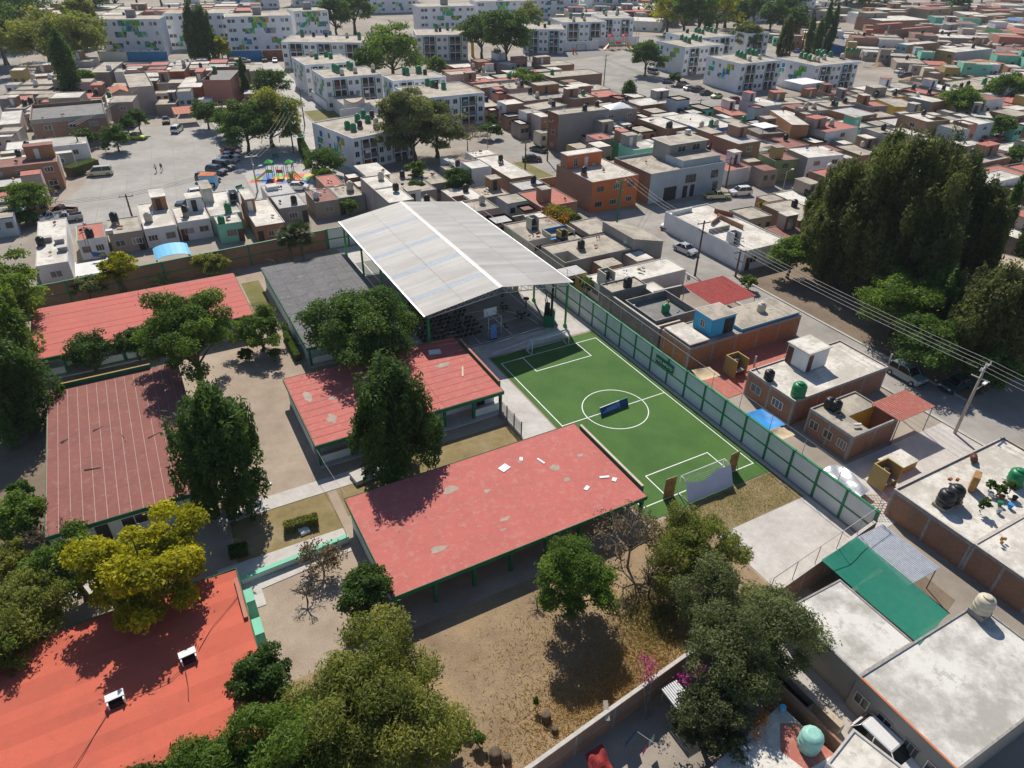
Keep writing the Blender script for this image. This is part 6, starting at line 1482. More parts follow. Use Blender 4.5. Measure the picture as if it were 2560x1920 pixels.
 if win:
  fc = {'N': fN, 'W': fW, 'E': fE}.get(win[0].upper(), fN); L = w if win[0].upper() != 'W' else d
  import re as _re
  n = int((_re.findall(r'[NWEw]+d?(\d)', win) or ['1'])[0]); ss = int((_re.findall(r's(\d)', win) or [str(st)])[0])
  if win.startswith('W') and 'w' in win: fc, L = fW, d
  for s_ in range(ss):
   zc = z * (s_ + .52) / max(st, ss)
   for i in range(n):
    gm = 'blueglass' if kw.get('patio') is None and 'two black' in lab or 'green tank' in lab else 'glass'
    window(t, fc, L * (i + .5 + rr.uniform(-.1, .1)) / n, zc, min(1.5, L / n * .6), 1.0, 0, rr.choice(['frame', 'frame', 'whitepaint', 'cementtrim']), gm, rr.choice([1, 1, 2]))
  if fc is fN and rr.random() < .5 and z > 2.4: door(t, fN, w * rr.choice([.12, .88]), .9, 2.05, rr.choice(['browndoor', 'blackdoor', 'browndoor']))
 HOUSES.append((lab, cx, cy, w, d, R(a), z, t)); return t
for k_, row in enumerate(BUILD): house(k_, row)
# APARTMENTS
MUR = ['m_green', 'm_dkgreen', 'm_blue', 'm_teal', 'm_mint', 'm_ochre', 'm_lime']
def mosaic(parent, fP, cells, s, rr):
 # fP(a, z, off) -> point; cells: list of (i,j)
 for (i, j, a, z) in cells:
  b = MB(); c1, c2, c3 = rr.sample(MUR, 3); q = [fP(a, z, .006), fP(a + s, z, .006), fP(a + s, z + s, .006), fP(a, z + s, .006)]
  m_ = rr.choice([0, 1, 2, 3])
  if m_ == 0: b.face(q, c1)
  elif m_ == 1: b.face([q[0], q[1], q[2]], c1); b.face([q[0], q[2], q[3]], c2)
  elif m_ == 2: b.face([q[0], q[1], q[3]], c1); b.face([q[1], q[2], q[3]], c2)
  else:
   mm = [(q[0][k] + q[1][k]) / 2 for k in range(3)]; b.face([q[0], mm, q[3]], c1); b.face([mm, q[1], q[2]], c3); b.face([q[3], mm, q[2]], c2)
  b.obj('mosaic_tile', parent)
def apartment_q(label, cx, cy, w, d, a, z, seed, bays=2, endmural=True, storeys=3):
 rr = random.Random(seed); t = thing('apartment_building', label, 'apartment building', (cx, cy, 0), a, 'white low apartment blocks with balconies')
 X0, X1, Y0, Y1 = -w / 2, w / 2, -d / 2, d / 2
 b = MB(); b.box(X0, Y0, 0, X1, Y1, z - .3, 'apartment', False); b.obj('wall', t)
 b = MB(); b.box(X0 + .15, Y0 + .15, z - .3 + .003, X1 - .15, Y1 - .15, z - .2, 'concrete'); b.obj('roof', t)
 b = MB(); b.box(X0, Y0, z - .297, X1, Y0 + .15, z, 'apartment'); b.box(X0, Y1 - .15, z - .297, X1, Y1, z, 'apartment'); b.box(X0, Y0 + .151, z - .297, X0 + .15, Y1 - .151, z, 'apartment'); b.box(X1 - .15, Y0 + .151, z - .297, X1, Y1 - .151, z, 'apartment'); b.obj('parapet', t)
 fN = (X0, Y0, 1, 0, 0, -1); fW = (X0, Y1, 0, -1, -1, 0); fl = (z - .4) / storeys
 # layout: [win bay][strip][balcony bay][strip][win bay] * bays
 L = w / bays
 def slabN(b, a0, a1, z0, z1, o0, o1, m): b.hexa([(X0 + a0, Y0 - o1, z0), (X0 + a1, Y0 - o1, z0), (X0 + a1, Y0 - o0, z0), (X0 + a0, Y0 - o0, z0)], [(X0 + a0, Y0 - o1, z1), (X0 + a1, Y0 - o1, z1), (X0 + a1, Y0 - o0, z1), (X0 + a0, Y0 - o0, z1)], m)
 for k in range(bays):
  o0 = k * L; ba, bb_ = o0 + L * .30, o0 + L * .70; bm = (ba + bb_) / 2
  for s_ in range(storeys):
   zz = s_ * fl
   window(t, fN, o0 + L * .10, zz + fl * .55, L * .13, 1.15, 0, 'frame', 'glass', 1)
   window(t, fN, o0 + L * .87, zz + fl * .55, L * .13, 1.15, 0, 'frame', 'glass', 1)
   b = MB(); slabN(b, ba, bb_, zz + 1.05, zz + fl - .2, .003, .02, 'dark'); b.obj('balcony_opening', t)  # flat dark panel paints the shade of the balcony recess; wall is not carved
   for h_ in (0, 1):
    b = MB(); slabN(b, ba if h_ == 0 else bm + .08, bm - .08 if h_ == 0 else bb_, zz + .1, zz + 1.05, .05, .32, 'balconybrick'); b.obj('balcony_wall', t)
   b = MB(); slabN(b, ba, bb_, zz + fl - .2, zz + fl - .02, .003, .36, 'apartment'); b.obj('floor_slab', t)
   if rr.random() < .5:
    b = MB(); slabN(b, ba + .3, ba + .3 + rr.uniform(.5, 1.3), zz + 1.1, zz + 1.1 + rr.uniform(.4, .9), .22, .26, rr.choice(['banner', 'bannerlight', 'cloth_red', 'whitepaint', 'bluesheet'])); b.obj('laundry', t)
  b = MB(); slabN(b, bm - .08, bm + .08, .1, z - .5, .05, .36, 'apartment'); b.obj('balcony_column', t)
  for e_ in (ba - L * .06, bb_ + L * .025):
   b = MB(); n = 8
   for q in range(n):
    z0, z1 = .8 + (z - 1.4) * q / n, .8 + (z - 1.4) * (q + 1) / n; c = rr.choice(['m_green', 'm_dkgreen', 'm_teal', 'm_blue', 'm_dkgreen'])
    b.face([(X0 + e_, Y0 - .006, z0), (X0 + e_ + L * .035, Y0 - .006, z0), (X0 + e_ + L * .035, Y0 - .006, z1 - (.3 if q % 3 == 2 else 0)), (X0 + e_, Y0 - .006, z1)], c)
   b.obj('painted_strip', t)
 if endmural:
  s = min(1.55, d * .13); P = lambda a_, z_, o_: (X0 - o_, Y1 - a_, z_)
  cells = []
  a0 = d * .52
  for (i, j) in ((2, 3), (1.0, 3), (1, 2), (0, 2), (-1, 1), (0, 1)): cells.append((i, j, a0 + i * s, z - .8 - s * (4 - j)))
  mosaic(t, P, cells, s, rr)
  cells = [(i, j, d * .1 + i * s * .8, z - .8 - s * (4 - j)) for i, j in ((1, 3), (0, 2), (1, 2), (0, 1))]
  mosaic(t, P, cells, s * .8, rr)
  window(t, fW, d * .42, z * .78, .9, 1.1, 0); window(t, fW, d * .42, z * .45, .9, 1.1, 0)
 HOUSES.append((label, cx, cy, w, d, a, z - .2, t)); return t
def apartment_p(label, cx, cy, w, d, a, z, seed, storeys=4, base='apartment'):
 rr = random.Random(seed); t = thing('apartment_building', label, 'apartment building', (cx, cy, 0), a, 'long white slab apartment blocks with painted squares')
 X0, X1, Y0, Y1 = -w / 2, w / 2, -d / 2, d / 2
 b = MB(); b.box(X0, Y0, 0, X1, Y1, z, 'apartment', False); b.obj('wall', t)
 b = MB(); b.box(X0 + .2, Y0 + .2, z + .003, X1 - .2, Y1 - .2, z + .12, 'concrete'); b.obj('roof', t)
 b = MB(); b.box(-1.5, -1.0, z + .125, 1.5, 1.2, z + 2.6, 'cement'); b.obj('stair_head', t)
 fN = (X0, Y0, 1, 0, 0, -1); fl = z / storeys; n = max(1, int(round(w / 25)))
 L = w / n
 for k in range(n):
  for s_ in range(storeys):
   zz = fl * (s_ + .55)
   for u in (.06, .12, .26, .40, .58, .72, .86, .93):
    if rr.random() < .06: continue
    window(t, fN, (k + u) * L, zz, L * .05, 1.2, 0, 'frame', 'glass', 1)
  s = fl * .6
  P = lambda a_, z_, o_: (X0 + a_, Y0 - o_ - .004, z_)
  cells = []; c0 = (k + .5) * L - s * 2
  for (i, j) in ((0, 7), (1, 7), (2, 7), (3, 7), (.5, 6), (1.5, 6), (2.5, 6), (-1, 5), (0, 5), (3, 5), (4, 5), (-2, 3), (-1, 3), (4, 3.2), (5, 3), (-2.6, 2), (5.4, 2)):
   zc = j * s + z - 8 * s - .2
   if zc > .2: cells.append((i, j, c0 + i * s, zc))
  mosaic(t, P, cells, s, rr)
 HOUSES.append((label, cx, cy, w, d, a, z + .12, t)); return t
for r_ in APT:
 (apartment_q if r_[0] == 'Q' else apartment_p)(*r_[1:])
# WATER TANKS
STOPW = set('with and a the of beside behind an on in its below left right small under near at bright white open long tall low big bare one two no to by three far flat plain between from over'.split())
def trim(l, n):
 w = l.split()[:n]
 while w[-1] in STOPW: w.pop()
 return ' '.join(w)
def tank_tpl(prof, lidprof, m, ml, ribs=0):
 t = thing('water_tank', 'x', 'water tank'); b = MB(); b.lathe((0, 0, 0), prof, m, 18)
 b.obj('tank_body', t); b = MB(); b.lathe((0, 0, 0), lidprof, ml, 14); b.obj('lid', t); return t
tp = [(.0, .0), (.54, .0), (.55, .1), (.55, .3), (.575, .33), (.55, .36), (.55, .62), (.575, .65), (.55, .68), (.55, .98), (.5, 1.08), (.34, 1.18), (.27, 1.2)]
lp = [(.27, 1.2), (.29, 1.2), (.29, 1.27), (.22, 1.31), (.05, 1.32)]
TT = {}
for c_ in ('black', 'green', 'beige', 'white', 'mint'): TT[c_] = tank_tpl(tp, lp, c_ + 'tank', 'blacktank' if c_ in ('green',) and False else c_ + 'tank')
bpy.context.view_layer.update()
for v_ in TT.values(): reg(v_)
usedT = set()
NAMES_ = [r[0] for r in BUILD] + [r[1] for r in APT]; ORD = 'first second third fourth fifth sixth seventh eighth ninth tenth eleventh twelfth'.split(); HB = {h[0]: h for h in HOUSES}
def nick(l): return l.replace('white balcony block', 'block').replace('white slab block', 'slab')
for n_, (col, x, y, z, sc, hi, od, ped) in enumerate(TANKS):
 hn = NAMES_[hi] if hi >= 0 else 'low roof number ' + 'abcdefghijklmnop'[n_ % 16]
 lab = '%s tank on the %s' % (col, trim(nick(hn), 12)) if od < 0 else '%s %s tank from the left on the %s' % (ORD[od], col, trim(nick(hn), 8))
 if ped > .05 and hn in HB:
  h = HB[hn]; b = MB(); e = .5 * sc; b.box(-e, -e, 0, e, e, ped - .004, 'brick' if int(x * 7) % 3 == 0 else 'cement'); c_, s_ = math.cos(-h[5]), math.sin(-h[5]); b.obj('tank_pedestal', h[7], ((x - h[1]) * c_ - (y - h[2]) * s_, (x - h[1]) * s_ + (y - h[2]) * c_, z))
 t = TT[col] if col not in usedT else copy_tree(TT[col]); usedT.add(col)
 t.location = (x, y, z + ped); t.scale = (sc, sc, sc * (1.0)); t.rotation_euler = (0, 0, (x * 3.1) % 6.28); tag(t, lab, 'water tank', 'rooftop water tanks')
for c_, v_ in TT.items():
 if c_ not in usedT:
  for ch in CH[v_.name]: bpy.data.objects.remove(ch)
  bpy.data.objects.remove(v_)
# CARS
def car_body(kind):
 L, W, prof = {
     'sedan': (4.4, 1.75, [(-2.2, .55, .78), (-1.5, .92, .95), (-.95, 1.42, 0), (.35, 1.42, 0), (1.05, .95, .92), (2.1, .78, .75)]),
     'hatch': (3.9, 1.7, [(-1.95, .6, .95), (-1.75, 1.0, 0), (-1.25, 1.48, 0), (.3, 1.48, 0), (1.05, .98, 0), (1.9, .8, 0)]),
     'suv': (4.6, 1.85, [(-2.3, .65, 1.0), (-2.15, 1.05, 0), (-1.75, 1.7, 0), (.45, 1.7, 0), (1.15, 1.08, 0), (2.25, .95, 0)]),
     'van': (4.8, 1.8, [(-2.4, .6, 1.0), (-2.3, 1.05, 0), (-2.1, 1.8, 0), (.9, 1.8, 0), (1.65, 1.05, 0), (2.35, .85, 0)]),
     'pickup': (5.0, 1.8, []), 'beetle': (3.9, 1.65, [(-1.9, .55, 0), (-1.45, .95, 0), (-.75, 1.45, 0), (.2, 1.48, 0), (.85, 1.0, 0), (1.85, .7, 0)])}[kind]
 h = W / 2; body = MB(); glass = MB(); P = 'car_white'
 zb = .28
 def sec(x, z, wd): return [(x, -wd, z), (x, wd, z)]
 if kind == 'pickup':
  body.hexa([(-2.5, -h, .4), (2.5, -h, .4), (2.5, h, .4), (-2.5, h, .4)], [(-2.5, -h, .72), (2.5, -h, .7), (2.5, h, .7), (-2.5, h, .72)], P)
  for y0, y1 in ((-h, -h + .09), (h - .09, h)): body.box(-2.5, y0, .721, -.45, y1, 1.08, P)
  body.box(-2.5, -h + .091, .721, -2.42, h - .091, 1.08, P); body.box(-.55, -h + .091, .721, -.45, h - .091, 1.08, P); body.box(-2.41, -h + .092, .722, -.56, h - .092, .74, 'dark')
  body.hexa([(-.44, -h, .721), (1.0, -h, .721), (1.0, h, .721), (-.44, h, .721)], [(-.44, -h, 1.08), (1.0, -h, 1.05), (1.0, h, 1.05), (-.44, h, 1.08)], P)
  body.hexa([(1.001, -h, .701), (2.45, -h, .701), (2.45, h, .701), (1.001, h, .701)], [(1.001, -h + .05, 1.05), (2.4, -h + .1, .96), (2.4, h - .1, .96), (1.001, h - .05, 1.05)], P)
  gx = [(-.4, 1.081), (-.3, 1.6), (.45, 1.6), (.98, 1.06)]
 else:
  lower = [(p[0], p[1]) for p in prof]; xr, xf = prof[0][0], prof[-1][0]
  belt = [(prof[0][0], prof[0][1] + .2), (prof[1][0], prof[1][1]), (prof[4][0], prof[4][1]), (prof[5][0], prof[5][1])]
  # lower hull with rounded nose and tail
  xs = [xr, xr + .12, prof[1][0], prof[4][0], xf - .15, xf]; zt = [prof[1][1] - .18, prof[1][1] - .04, prof[1][1], prof[4][1], prof[5][1], prof[5][1] - .22]; ws = [h * .86, h * .96, h, h, h * .94, h * .8]; zl = [.42, .32, zb, zb, .3, .4]
  for i in range(5):
   a = [(xs[i], -ws[i], zl[i]), (xs[i + 1], -ws[i + 1], zl[i + 1]), (xs[i + 1], ws[i + 1], zl[i + 1]), (xs[i], ws[i], zl[i])]
   q = [(xs[i], -ws[i] * .95, zt[i]), (xs[i + 1], -ws[i + 1] * .95, zt[i + 1]), (xs[i + 1], ws[i + 1] * .95, zt[i + 1]), (xs[i], ws[i] * .95, zt[i])]
   body.hexa(a, q, P)
  gx = [(prof[1][0] + .02, prof[1][1] + .001), (prof[2][0], prof[2][1]), (prof[3][0], prof[3][1]), (prof[4][0] - .02, prof[4][1] + .001)]
 (xa, za), (xb, zbb), (xc, zc), (xd, zd) = gx; hb, ht = h * .93, h * .74
 # greenhouse: glass sides, painted roof and pillars
 for s_ in (-1, 1): glass.face([(xa, s_ * hb, za), (xd, s_ * hb, zd), (xc, s_ * ht, zc), (xb, s_ * ht, zbb)][::s_ * -1], 'carglass')
 glass.face([(xd, -hb, zd), (xd, hb, zd), (xc, ht, zc), (xc, -ht, zc)], 'carglass'); glass.face([(xa, hb, za), (xa, -hb, za), (xb, -ht, zbb), (xb, ht, zbb)], 'carglass')
 body.hexa([(xb - .06, -ht - .02, zbb - .06), (xc + .06, -ht - .02, zc - .06), (xc + .06, ht + .02, zc - .06), (xb - .06, ht + .02, zbb - .06)], [(xb + .1, -ht * .86, zbb + .05), (xc - .1, -ht * .86, zc + .05), (xc - .1, ht * .86, zc + .05), (xb + .1, ht * .86, zbb + .05)], P)
 for s_ in (-1, 1):
  for f in ((xa, za, xb, zbb), (xd, zd, xc, zc), ((xa * .55 + xd * .45), (za + zd) / 2, (xb * .55 + xc * .45), zbb)):
   body.tube((f[0], s_ * (hb + .004), f[1] + .01), (f[2], s_ * (ht + .004), f[3] - .02), .04, .035, P, 4)
 return L, W, body.mesh('car_body'), glass.mesh('window_glass')
WH = MB(); WH.tube((0, -.11, 0), (0, .11, 0), .32, .32, 'tyre', 14); WHm = WH.mesh('tyre')
RM = MB(); RM.tube((0, -.118, 0), (0, .118, 0), .19, .19, 'rim', 10); RMm = RM.mesh('rim')
CT = {}
def car_tpl(kind):
 L, W, bm, gm = car_body(kind); t = thing('parked_pickup' if kind == 'pickup' else 'parked_car', 'x', 'car')
 link('body', bm, t); link('window_glass', gm, t)
 for x in (-L * .31, L * .31):
  for y in (-W / 2 + .07, W / 2 - .07):
   w = link('wheel', WHm, t, (x, y, .32)); link('rim', RMm, w)
 zl = {'sedan': .68, 'hatch': .72, 'suv': .84, 'van': .76, 'pickup': .8, 'beetle': .6}[kind]
 for y in (-W * .34, W * .34):
  b = MB(); b.box(L / 2 - .14, -.13, -.06, L / 2 - .01, .13, .07, 'headlamp'); b.obj('headlight', t, (0, y, zl))
  b = MB(); b.box(-L / 2 + .01, -.11, -.06, -L / 2 + .12, .11, .09, 'taillamp'); b.obj('taillight', t, (0, y, zl + .02))
 b = MB(); b.box(-L / 2 - .02, -W * .4, .34, -L / 2 + .1, W * .4, .5, 'dark'); b.obj('rear_bumper', t)
 b = MB(); b.box(L / 2 - .14, -W * .4, .34, L / 2 + .02, W * .4, .48, 'dark'); b.obj('front_bumper', t)
 return t
for kd in ('sedan', 'hatch', 'suv', 'van', 'pickup', 'beetle'): CT[kd] = car_tpl(kd)
bpy.context.view_layer.update()
for v_ in CT.values(): reg(v_)
usedC = set()
for (kind, colr, x, y, a, lab, cat, grp) in CARS:
 t = CT[kind] if kind not in usedC else copy_tree(CT[kind]); usedC.add(kind)
 t.location = (x, y, .02); t.rotation_euler = (0, 0, a); tag(t, lab, cat, 'cars parked nose to kerb in the lot' if grp else 'cars on the streets and lots')
 for ch in CH.get(t.name, []) or [c for c in bpy.data.objects if c.parent == t]:
  if ch.name.split('.')[0] == 'body':
   ch.material_slots[0].link = 'OBJECT'; ch.material_slots[0].material = MATS['car_' + colr]
for c_, v_ in CT.items():
 if c_ not in usedC:
  for ch in list(CH.get(v_.name, [])):
   for g in CH.get(ch.name, []): bpy.data.objects.remove(g)
   bpy.data.objects.remove(ch)
  bpy.data.objects.remove(v_)
# POLES AND WIRES
for (x, y, h, kind, lab) in POLES:
 t = thing('street_lamp' if kind == 'lamp' else 'utility_pole', lab, 'street lamp' if kind == 'lamp' else 'utility pole', (x, y, 0), R((x * 37) % 20 - 10), 'street lamps' if kind == 'lamp' else 'utility poles')
 b = MB(); m = 'poleconcrete' if kind in ('conc', 'lamp') else 'polewood' if kind == 'wood' else 'framegreen'
 b.tube((0, 0, 0), (0, 0, h), .17 if kind != 'lamp' else .09, .11 if kind != 'lamp' else .06, m, 10); b.obj('pole', t)
 if kind == 'lattice':
  b = MB()
  for k in range(10):
   z0, z1 = h * k / 10, h * (k + 1) / 10
   for sx, sy in ((-1, -1), (1, -1), (1, 1), (-1, 1)): b.tube((sx * .28, sy * .28, z0), (sx * .28, sy * .28, z1), .03, .03, m, 4, False)
   b.tube((-.28, -.28, z0), (.28, -.28, z1), .02, .02, m, 4, False); b.tube((-.28, .28, z1), (-.28, -.28, z0), .02, .02, m, 4, False)
  b.obj('lattice', t)
 if kind == 'lamp':
  b = MB(); b.tube((0, 0, h - .1), (1.3, 0, h + .25), .04, .03, m, 6); b.obj('arm', t)
  b = MB(); b.box(1.2, -.14, h + .18, 1.85, .14, h + .32, 'whitepaint'); b.obj('lamp_head', t)
 else:
  b = MB(); b.box(-1.15, -.06, h - .45, 1.15, .06, h - .33, 'galv' if kind == 'conc' else m); b.obj('crossarm', t)
  b = MB(); b.box(-.05, -.9, h - 1.75, .05, .9, h - 1.66, 'galv' if kind == 'conc' else m); b.obj('lower_crossarm', t)
  for xx in (-1.0, 0.12, 1.0):
   b = MB(); b.tube((xx, 0, h - .33), (xx, 0, h - .08), .05, .07, 'galv', 6); b.obj('insulator', t)
  if kind in ('conc', 'trafo'):
   b = MB(); b.tube((0, 0, h * .62), (1.2, -.2, h * .68), .03, .03, 'steel', 6); b.obj('lamp_arm', t)
   b = MB(); b.box(1.05, -.35, h * .68, 1.7, -.05, h * .68 + .14, 'whitepaint'); b.obj('lamp_head', t)
for (p, q, n, r, m, sag, lab) in WIRES:
 for k in range(n):
  o_ = (k - (n - 1) / 2) * .85; d = Vector((q[0] - p[0], q[1] - p[1], 0)); d.normalize(); s = Vector((-d.y, d.x, 0)) * o_
  cable('power_line', (ORD[k] + ' ' if n > 1 else '') + lab, [Vector(p) + s, Vector(q) + s], r, m, sag, 18, 'power line', 'parallel power lines' if n > 1 else None)
# TREES
def leaf_mesh(name, pts, nrm, size, tint, m, rng, aspect=.55, vert=0):
 n = len(pts)
 t = rng.normal(size=(n, 3)) + np.array([0, 0, vert]); t -= nrm * (t * nrm).sum(1, keepdims=True); t /= np.linalg.norm(t, axis=1, keepdims=True) + 1e-9
 bt = np.cross(nrm, t); s = (size * rng.uniform(.65, 1.3, n))[:, None]
 V = np.empty((n, 4, 3)); V[:, 0] = pts - t * s; V[:, 1] = pts + bt * s * aspect; V[:, 2] = pts + t * s; V[:, 3] = pts - bt * s * aspect
 me = bpy.data.meshes.new(name); me.vertices.add(n * 4); me.loops.add(n * 4); me.polygons.add(n)
 me.vertices.foreach_set('co', V.reshape(-1).astype(np.float32)); me.loops.foreach_set('vertex_index', np.arange(n * 4, dtype=np.int32))
 me.polygons.foreach_set('loop_start', np.arange(0, n * 4, 4, dtype=np.int32)); me.polygons.foreach_set('loop_total', np.full(n, 4, dtype=np.int32))
 me.materials.append(MATS[m]); at = me.attributes.new('tint', 'FLOAT', 'FACE'); at.data.foreach_set('value', np.clip(tint, 0, 1).astype(np.float32))
 me.update(calc_edges=True); return me
def unit(v): return v / (np.linalg.norm(v, axis=1, keepdims=True) + 1e-9)
def crown(kind, H, Rr, zb, n, size, rng):
 """cluster cloud: returns pts, normals, tint, cluster centres"""
 zc, rz = (zb + H) / 2, (H - zb) / 2
 if kind in ('broad', 'yellow', 'feather', 'bush', 'sparse'):
  nc = {'broad': 95, 'yellow': 75, 'feather': 120, 'bush': 40, 'sparse': 64}[kind]
  d = unit(rng.normal(size=(nc, 3))); d[:, 2] = np.where(d[:, 2] < -.55, -d[:, 2], d[:, 2])
  az = np.arctan2(d[:, 1], d[:, 0]); p1, p2 = rng.uniform(0, 6, 2); am = {'bush': .08, 'broad': .16, 'yellow': .3, 'feather': .27, 'sparse': .3}[kind]
  lob = 1 + am * np.sin(3 * az + p1) + am * .7 * np.sin(5 * az + p2 + 3 * d[:, 2])
  rad = rng.uniform(.12, 1.0, nc) ** .42 * lob
  C = np.c_[d[:, 0] * Rr * rad * .8, d[:, 1] * Rr * rad * .8, zc + d[:, 2] * rz * rad * .84]
  cr = Rr * rng.uniform(.13, .30, nc) * {'feather': .72, 'sparse': .8, 'yellow': .82}.get(kind, 1)
  flat = {'feather': .62, 'sparse': .7}.get(kind, .8)
 elif kind == 'casuarina':
  nc = 230; u = rng.random(nc); zz = zb + (H - zb) * u ** .75; prof = np.clip(1 - ((zz - zb) / (H - zb)) ** 2.6, 0.04, 1) ** .5 * (.6 + .4 * np.minimum(1, (zz - zb) / (.22 * (H - zb))))
  a = rng.uniform(0, 6.283, nc); q = rng.uniform(.1, 1, nc) ** .45 * (1 + .16 * np.sin(3 * a + rng.uniform(0, 6)))
  C = np.c_[np.cos(a) * Rr * prof * q * .9, np.sin(a) * Rr * prof * q * .9, zz + rng.normal(0, .06 * H, nc) * (u > .5)]; cr = Rr * rng.uniform(.065, .15, nc); flat = 2.6
 else: # column
  nc = 90; u = rng.random(nc); zz = zb + (H - zb) * u; prof = np.clip(np.minimum(1.0, 3.2 * (1 - u)) * (.6 + .4 * np.minimum(1, u * 5)), .08, 1)
  a = rng.uniform(0, 6.283, nc); C = np.c_[np.cos(a) * Rr * prof * .6, np.sin(a) * Rr * prof * .6, zz]; cr = Rr * (.25 + .35 * prof); flat = 1.5
 w = cr ** 2; k = rng.choice(nc, n, p=w / w.sum())
 dd = unit(rng.normal(size=(n, 3))); rr_ = rng.uniform(.2, 1.1, n) ** .5 * np.where(rng.random(n) < .1, 1.35, 1)
 if kind in ('broad', 'yellow', 'bush'): dd[:, 2] = np.abs(dd[:, 2]) * .9 - .25 * rng.random(n)
 off = dd * (rr_ * cr[k])[:, None]; off[:, 2] *= flat
 P = C[k] + off
 if kind == 'feather':                                        # drooping sprays
  s = rng.random(n) < .35; P[s, 2] -= rng.uniform(0, .9, s.sum()) * cr[k][s];
 if kind == 'casuarina': P[:, 2] += rng.normal(0, .35, n)
 P[:, 2] = np.maximum(P[:, 2], .15)
 N = unit(dd * .55 + rng.normal(size=(n, 3)) * .55 + np.array([0, 0, .35]))
 ct = rng.uniform(.1, .9, nc); tint = ct[k] + rng.normal(0, .16, n)
 return P, N, tint, C
TREE_T = 0
def tree(label, x, y, H, Rr, zb, kind, leaf, n, size, seed, bark='bark', group=None, name=None, cat='tree', lean=(0, 0), limbs=9, asp=.55):
 if kind == 'broad': zb *= .55; Rr *= 1.06
 rng = np.random.default_rng(seed); t = thing(name or ('shrub' if kind == 'bush' else 'tree'), label, cat, (x, y, 0), 0, group)
 P, N, T_, C = crown(kind, H, Rr, zb, n, size, rng)
 lz = np.array([lean[0], lean[1], 0]); P = P + lz * np.clip(P[:, 2:3] / H, 0, 1); C = C + lz * np.clip(C[:, 2:3] / H, 0, 1)
 lm = leaf_mesh('crown', P, N, size * {'casuarina': 1.5, 'feather': 1.35}.get(kind, 1), T_, leaf, rng, {'casuarina': .3, 'feather': .32}.get(kind, asp), {'casuarina': 1.6, 'column': 1.2, 'feather': .3}.get(kind, 0))
 link('crown', lm, t)
 b = MB(); top = Vector((lean[0] * .5, lean[1] * .5, zb + (H - zb) * (.35 if kind not in ('casuarina', 'column') else .8)))
 r0 = max(.08, .028 * H + .02 * Rr);
 if kind == 'bush': r0 *= .5
 prev = Vector((0, 0, 0)); pr = r0 * 1.25
 for k in range(1, 6):
  u = k / 5; q = top * u + Vector((rng.normal() * .12, rng.normal() * .12, 0)) * (1 if k < 5 else 0); r_ = r0 * (1 - .6 * u); b.tube(prev, q, pr, r_, bark, 8, False); prev, pr = q, r_
 for c in C[rng.permutation(len(C))[:limbs]]:
  s0 = top * float(rng.uniform(.45, .95)); mid = s0.lerp(Vector(c), .55) + Vector((0, 0, .15)); b.tube(s0, mid, r0 * .38, r0 * .22, bark, 6, False); b.tube(mid, Vector(c), r0 * .22, r0 * .07, bark, 5, False)
 b.obj('trunk', t); return t
def palm(label, x, y, H, Rr, seed, fan=True, nf=46):
 rng = np.random.default_rng(seed); t = thing('palm_tree', label, 'palm tree', (x, y, 0)); b = MB(); prev = Vector((0, 0, 0))
 for k in range(1, 7): q = Vector((math.sin(k) * .04, 0, H * k / 6)); b.tube(prev, q, .26, .24, 'bark', 9, False); prev = q
 b.obj('trunk', t); b = MB()
 for k in range(nf):
  a = rng.uniform(0, 6.283); el = rng.uniform(-.7, 1.25); L = Rr * rng.uniform(.75, 1.05); d = Vector((math.cos(a) * math.cos(el), math.sin(a) * math.cos(el), math.sin(el))); s = Vector((-math.sin(a), math.cos(a), 0)); up = d.cross(s)
  base = Vector((0, 0, H)); st = base + d * L * (.45 if fan else .05)
  if fan:
   for j in range(13):
    th = (j / 12 - .5) * 2.5; dj = (d * math.cos(th) + s * math.sin(th)).normalized(); e = st + dj * L * .55 * (1 - .25 * abs(th)) + Vector((0, 0, -.28 * L * abs(th) * .5)); wv = s * math.cos(th) * .06 - d * math.sin(th) * .06
    m1 = st.lerp(e, .55) + up * .05; b.face([st, m1 + wv, e + Vector((0, 0, -.12)), m1 - wv], 'leaf_palm')
   b.tube(base, st, .025, .015, 'leaf_palm', 4, False)
  else:
   pv = base
   for j in range(1, 12):
    u = j / 11; c = base + d * L * u + Vector((0, 0, -.55 * L * u * u)); b.tube(pv, c, .02, .015, 'leaf_palm', 3, False)
    for sg in (-1, 1):
     e = c + (s * sg * .42 * L * (.35 if u > .85 else .5) * (1 - .4 * u) + d * .2 * L) * .62 + Vector((0, 0, -.1 * L)); wv = d * .035; b.face([c + wv, e, c - wv], 'leaf_palm')
    pv = c
 b.obj('crown', t); return t
def bare_shrub(label, x, y, H, Rr, seed, m='barkpale', leaf=None):
 rng = np.random.default_rng(seed); t = thing('bare_shrub', label, 'shrub', (x, y, 0)); b = MB(); tips = []
 def grow(p, d, L, r, lv):
  q = p + d * L; b.tube(p, q, r, r * .65, m, 4 if lv > 1 else 5, False)
  if lv >= 4: tips.append(q); return
  for k in range(3 if lv else 9):
   dd = (d + Vector(tuple(rng.normal(size=3) * (.55 if lv else .75)))).normalized()
   if dd.z < -.1: dd.z *= -.5
   grow(q, dd, L * rng.uniform(.55, .85), r * .62, lv + 1)
 grow(Vector((0, 0, 0)), Vector((0, 0, 1)), H * .3, .05 * H ** .5, 0); b.obj('trunk', t)
 if leaf:
  T_ = np.array([tuple(p) for p in tips]); k = rng.integers(0, len(T_), len(T_) * 6); P = T_[k] + rng.normal(0, .22, (len(k), 3)); link('crown', leaf_mesh('crown', P, unit(rng.normal(size=(len(k), 3)) + np.array([0, 0, .5])), .11, rng.random(len(k)), leaf, rng), t)
 return t
for tr in TREES: tree(*tr[0], **tr[1])
for pa in PALMS: palm(*pa)
for s_ in SHRUBS: bare_shrub(*s_)
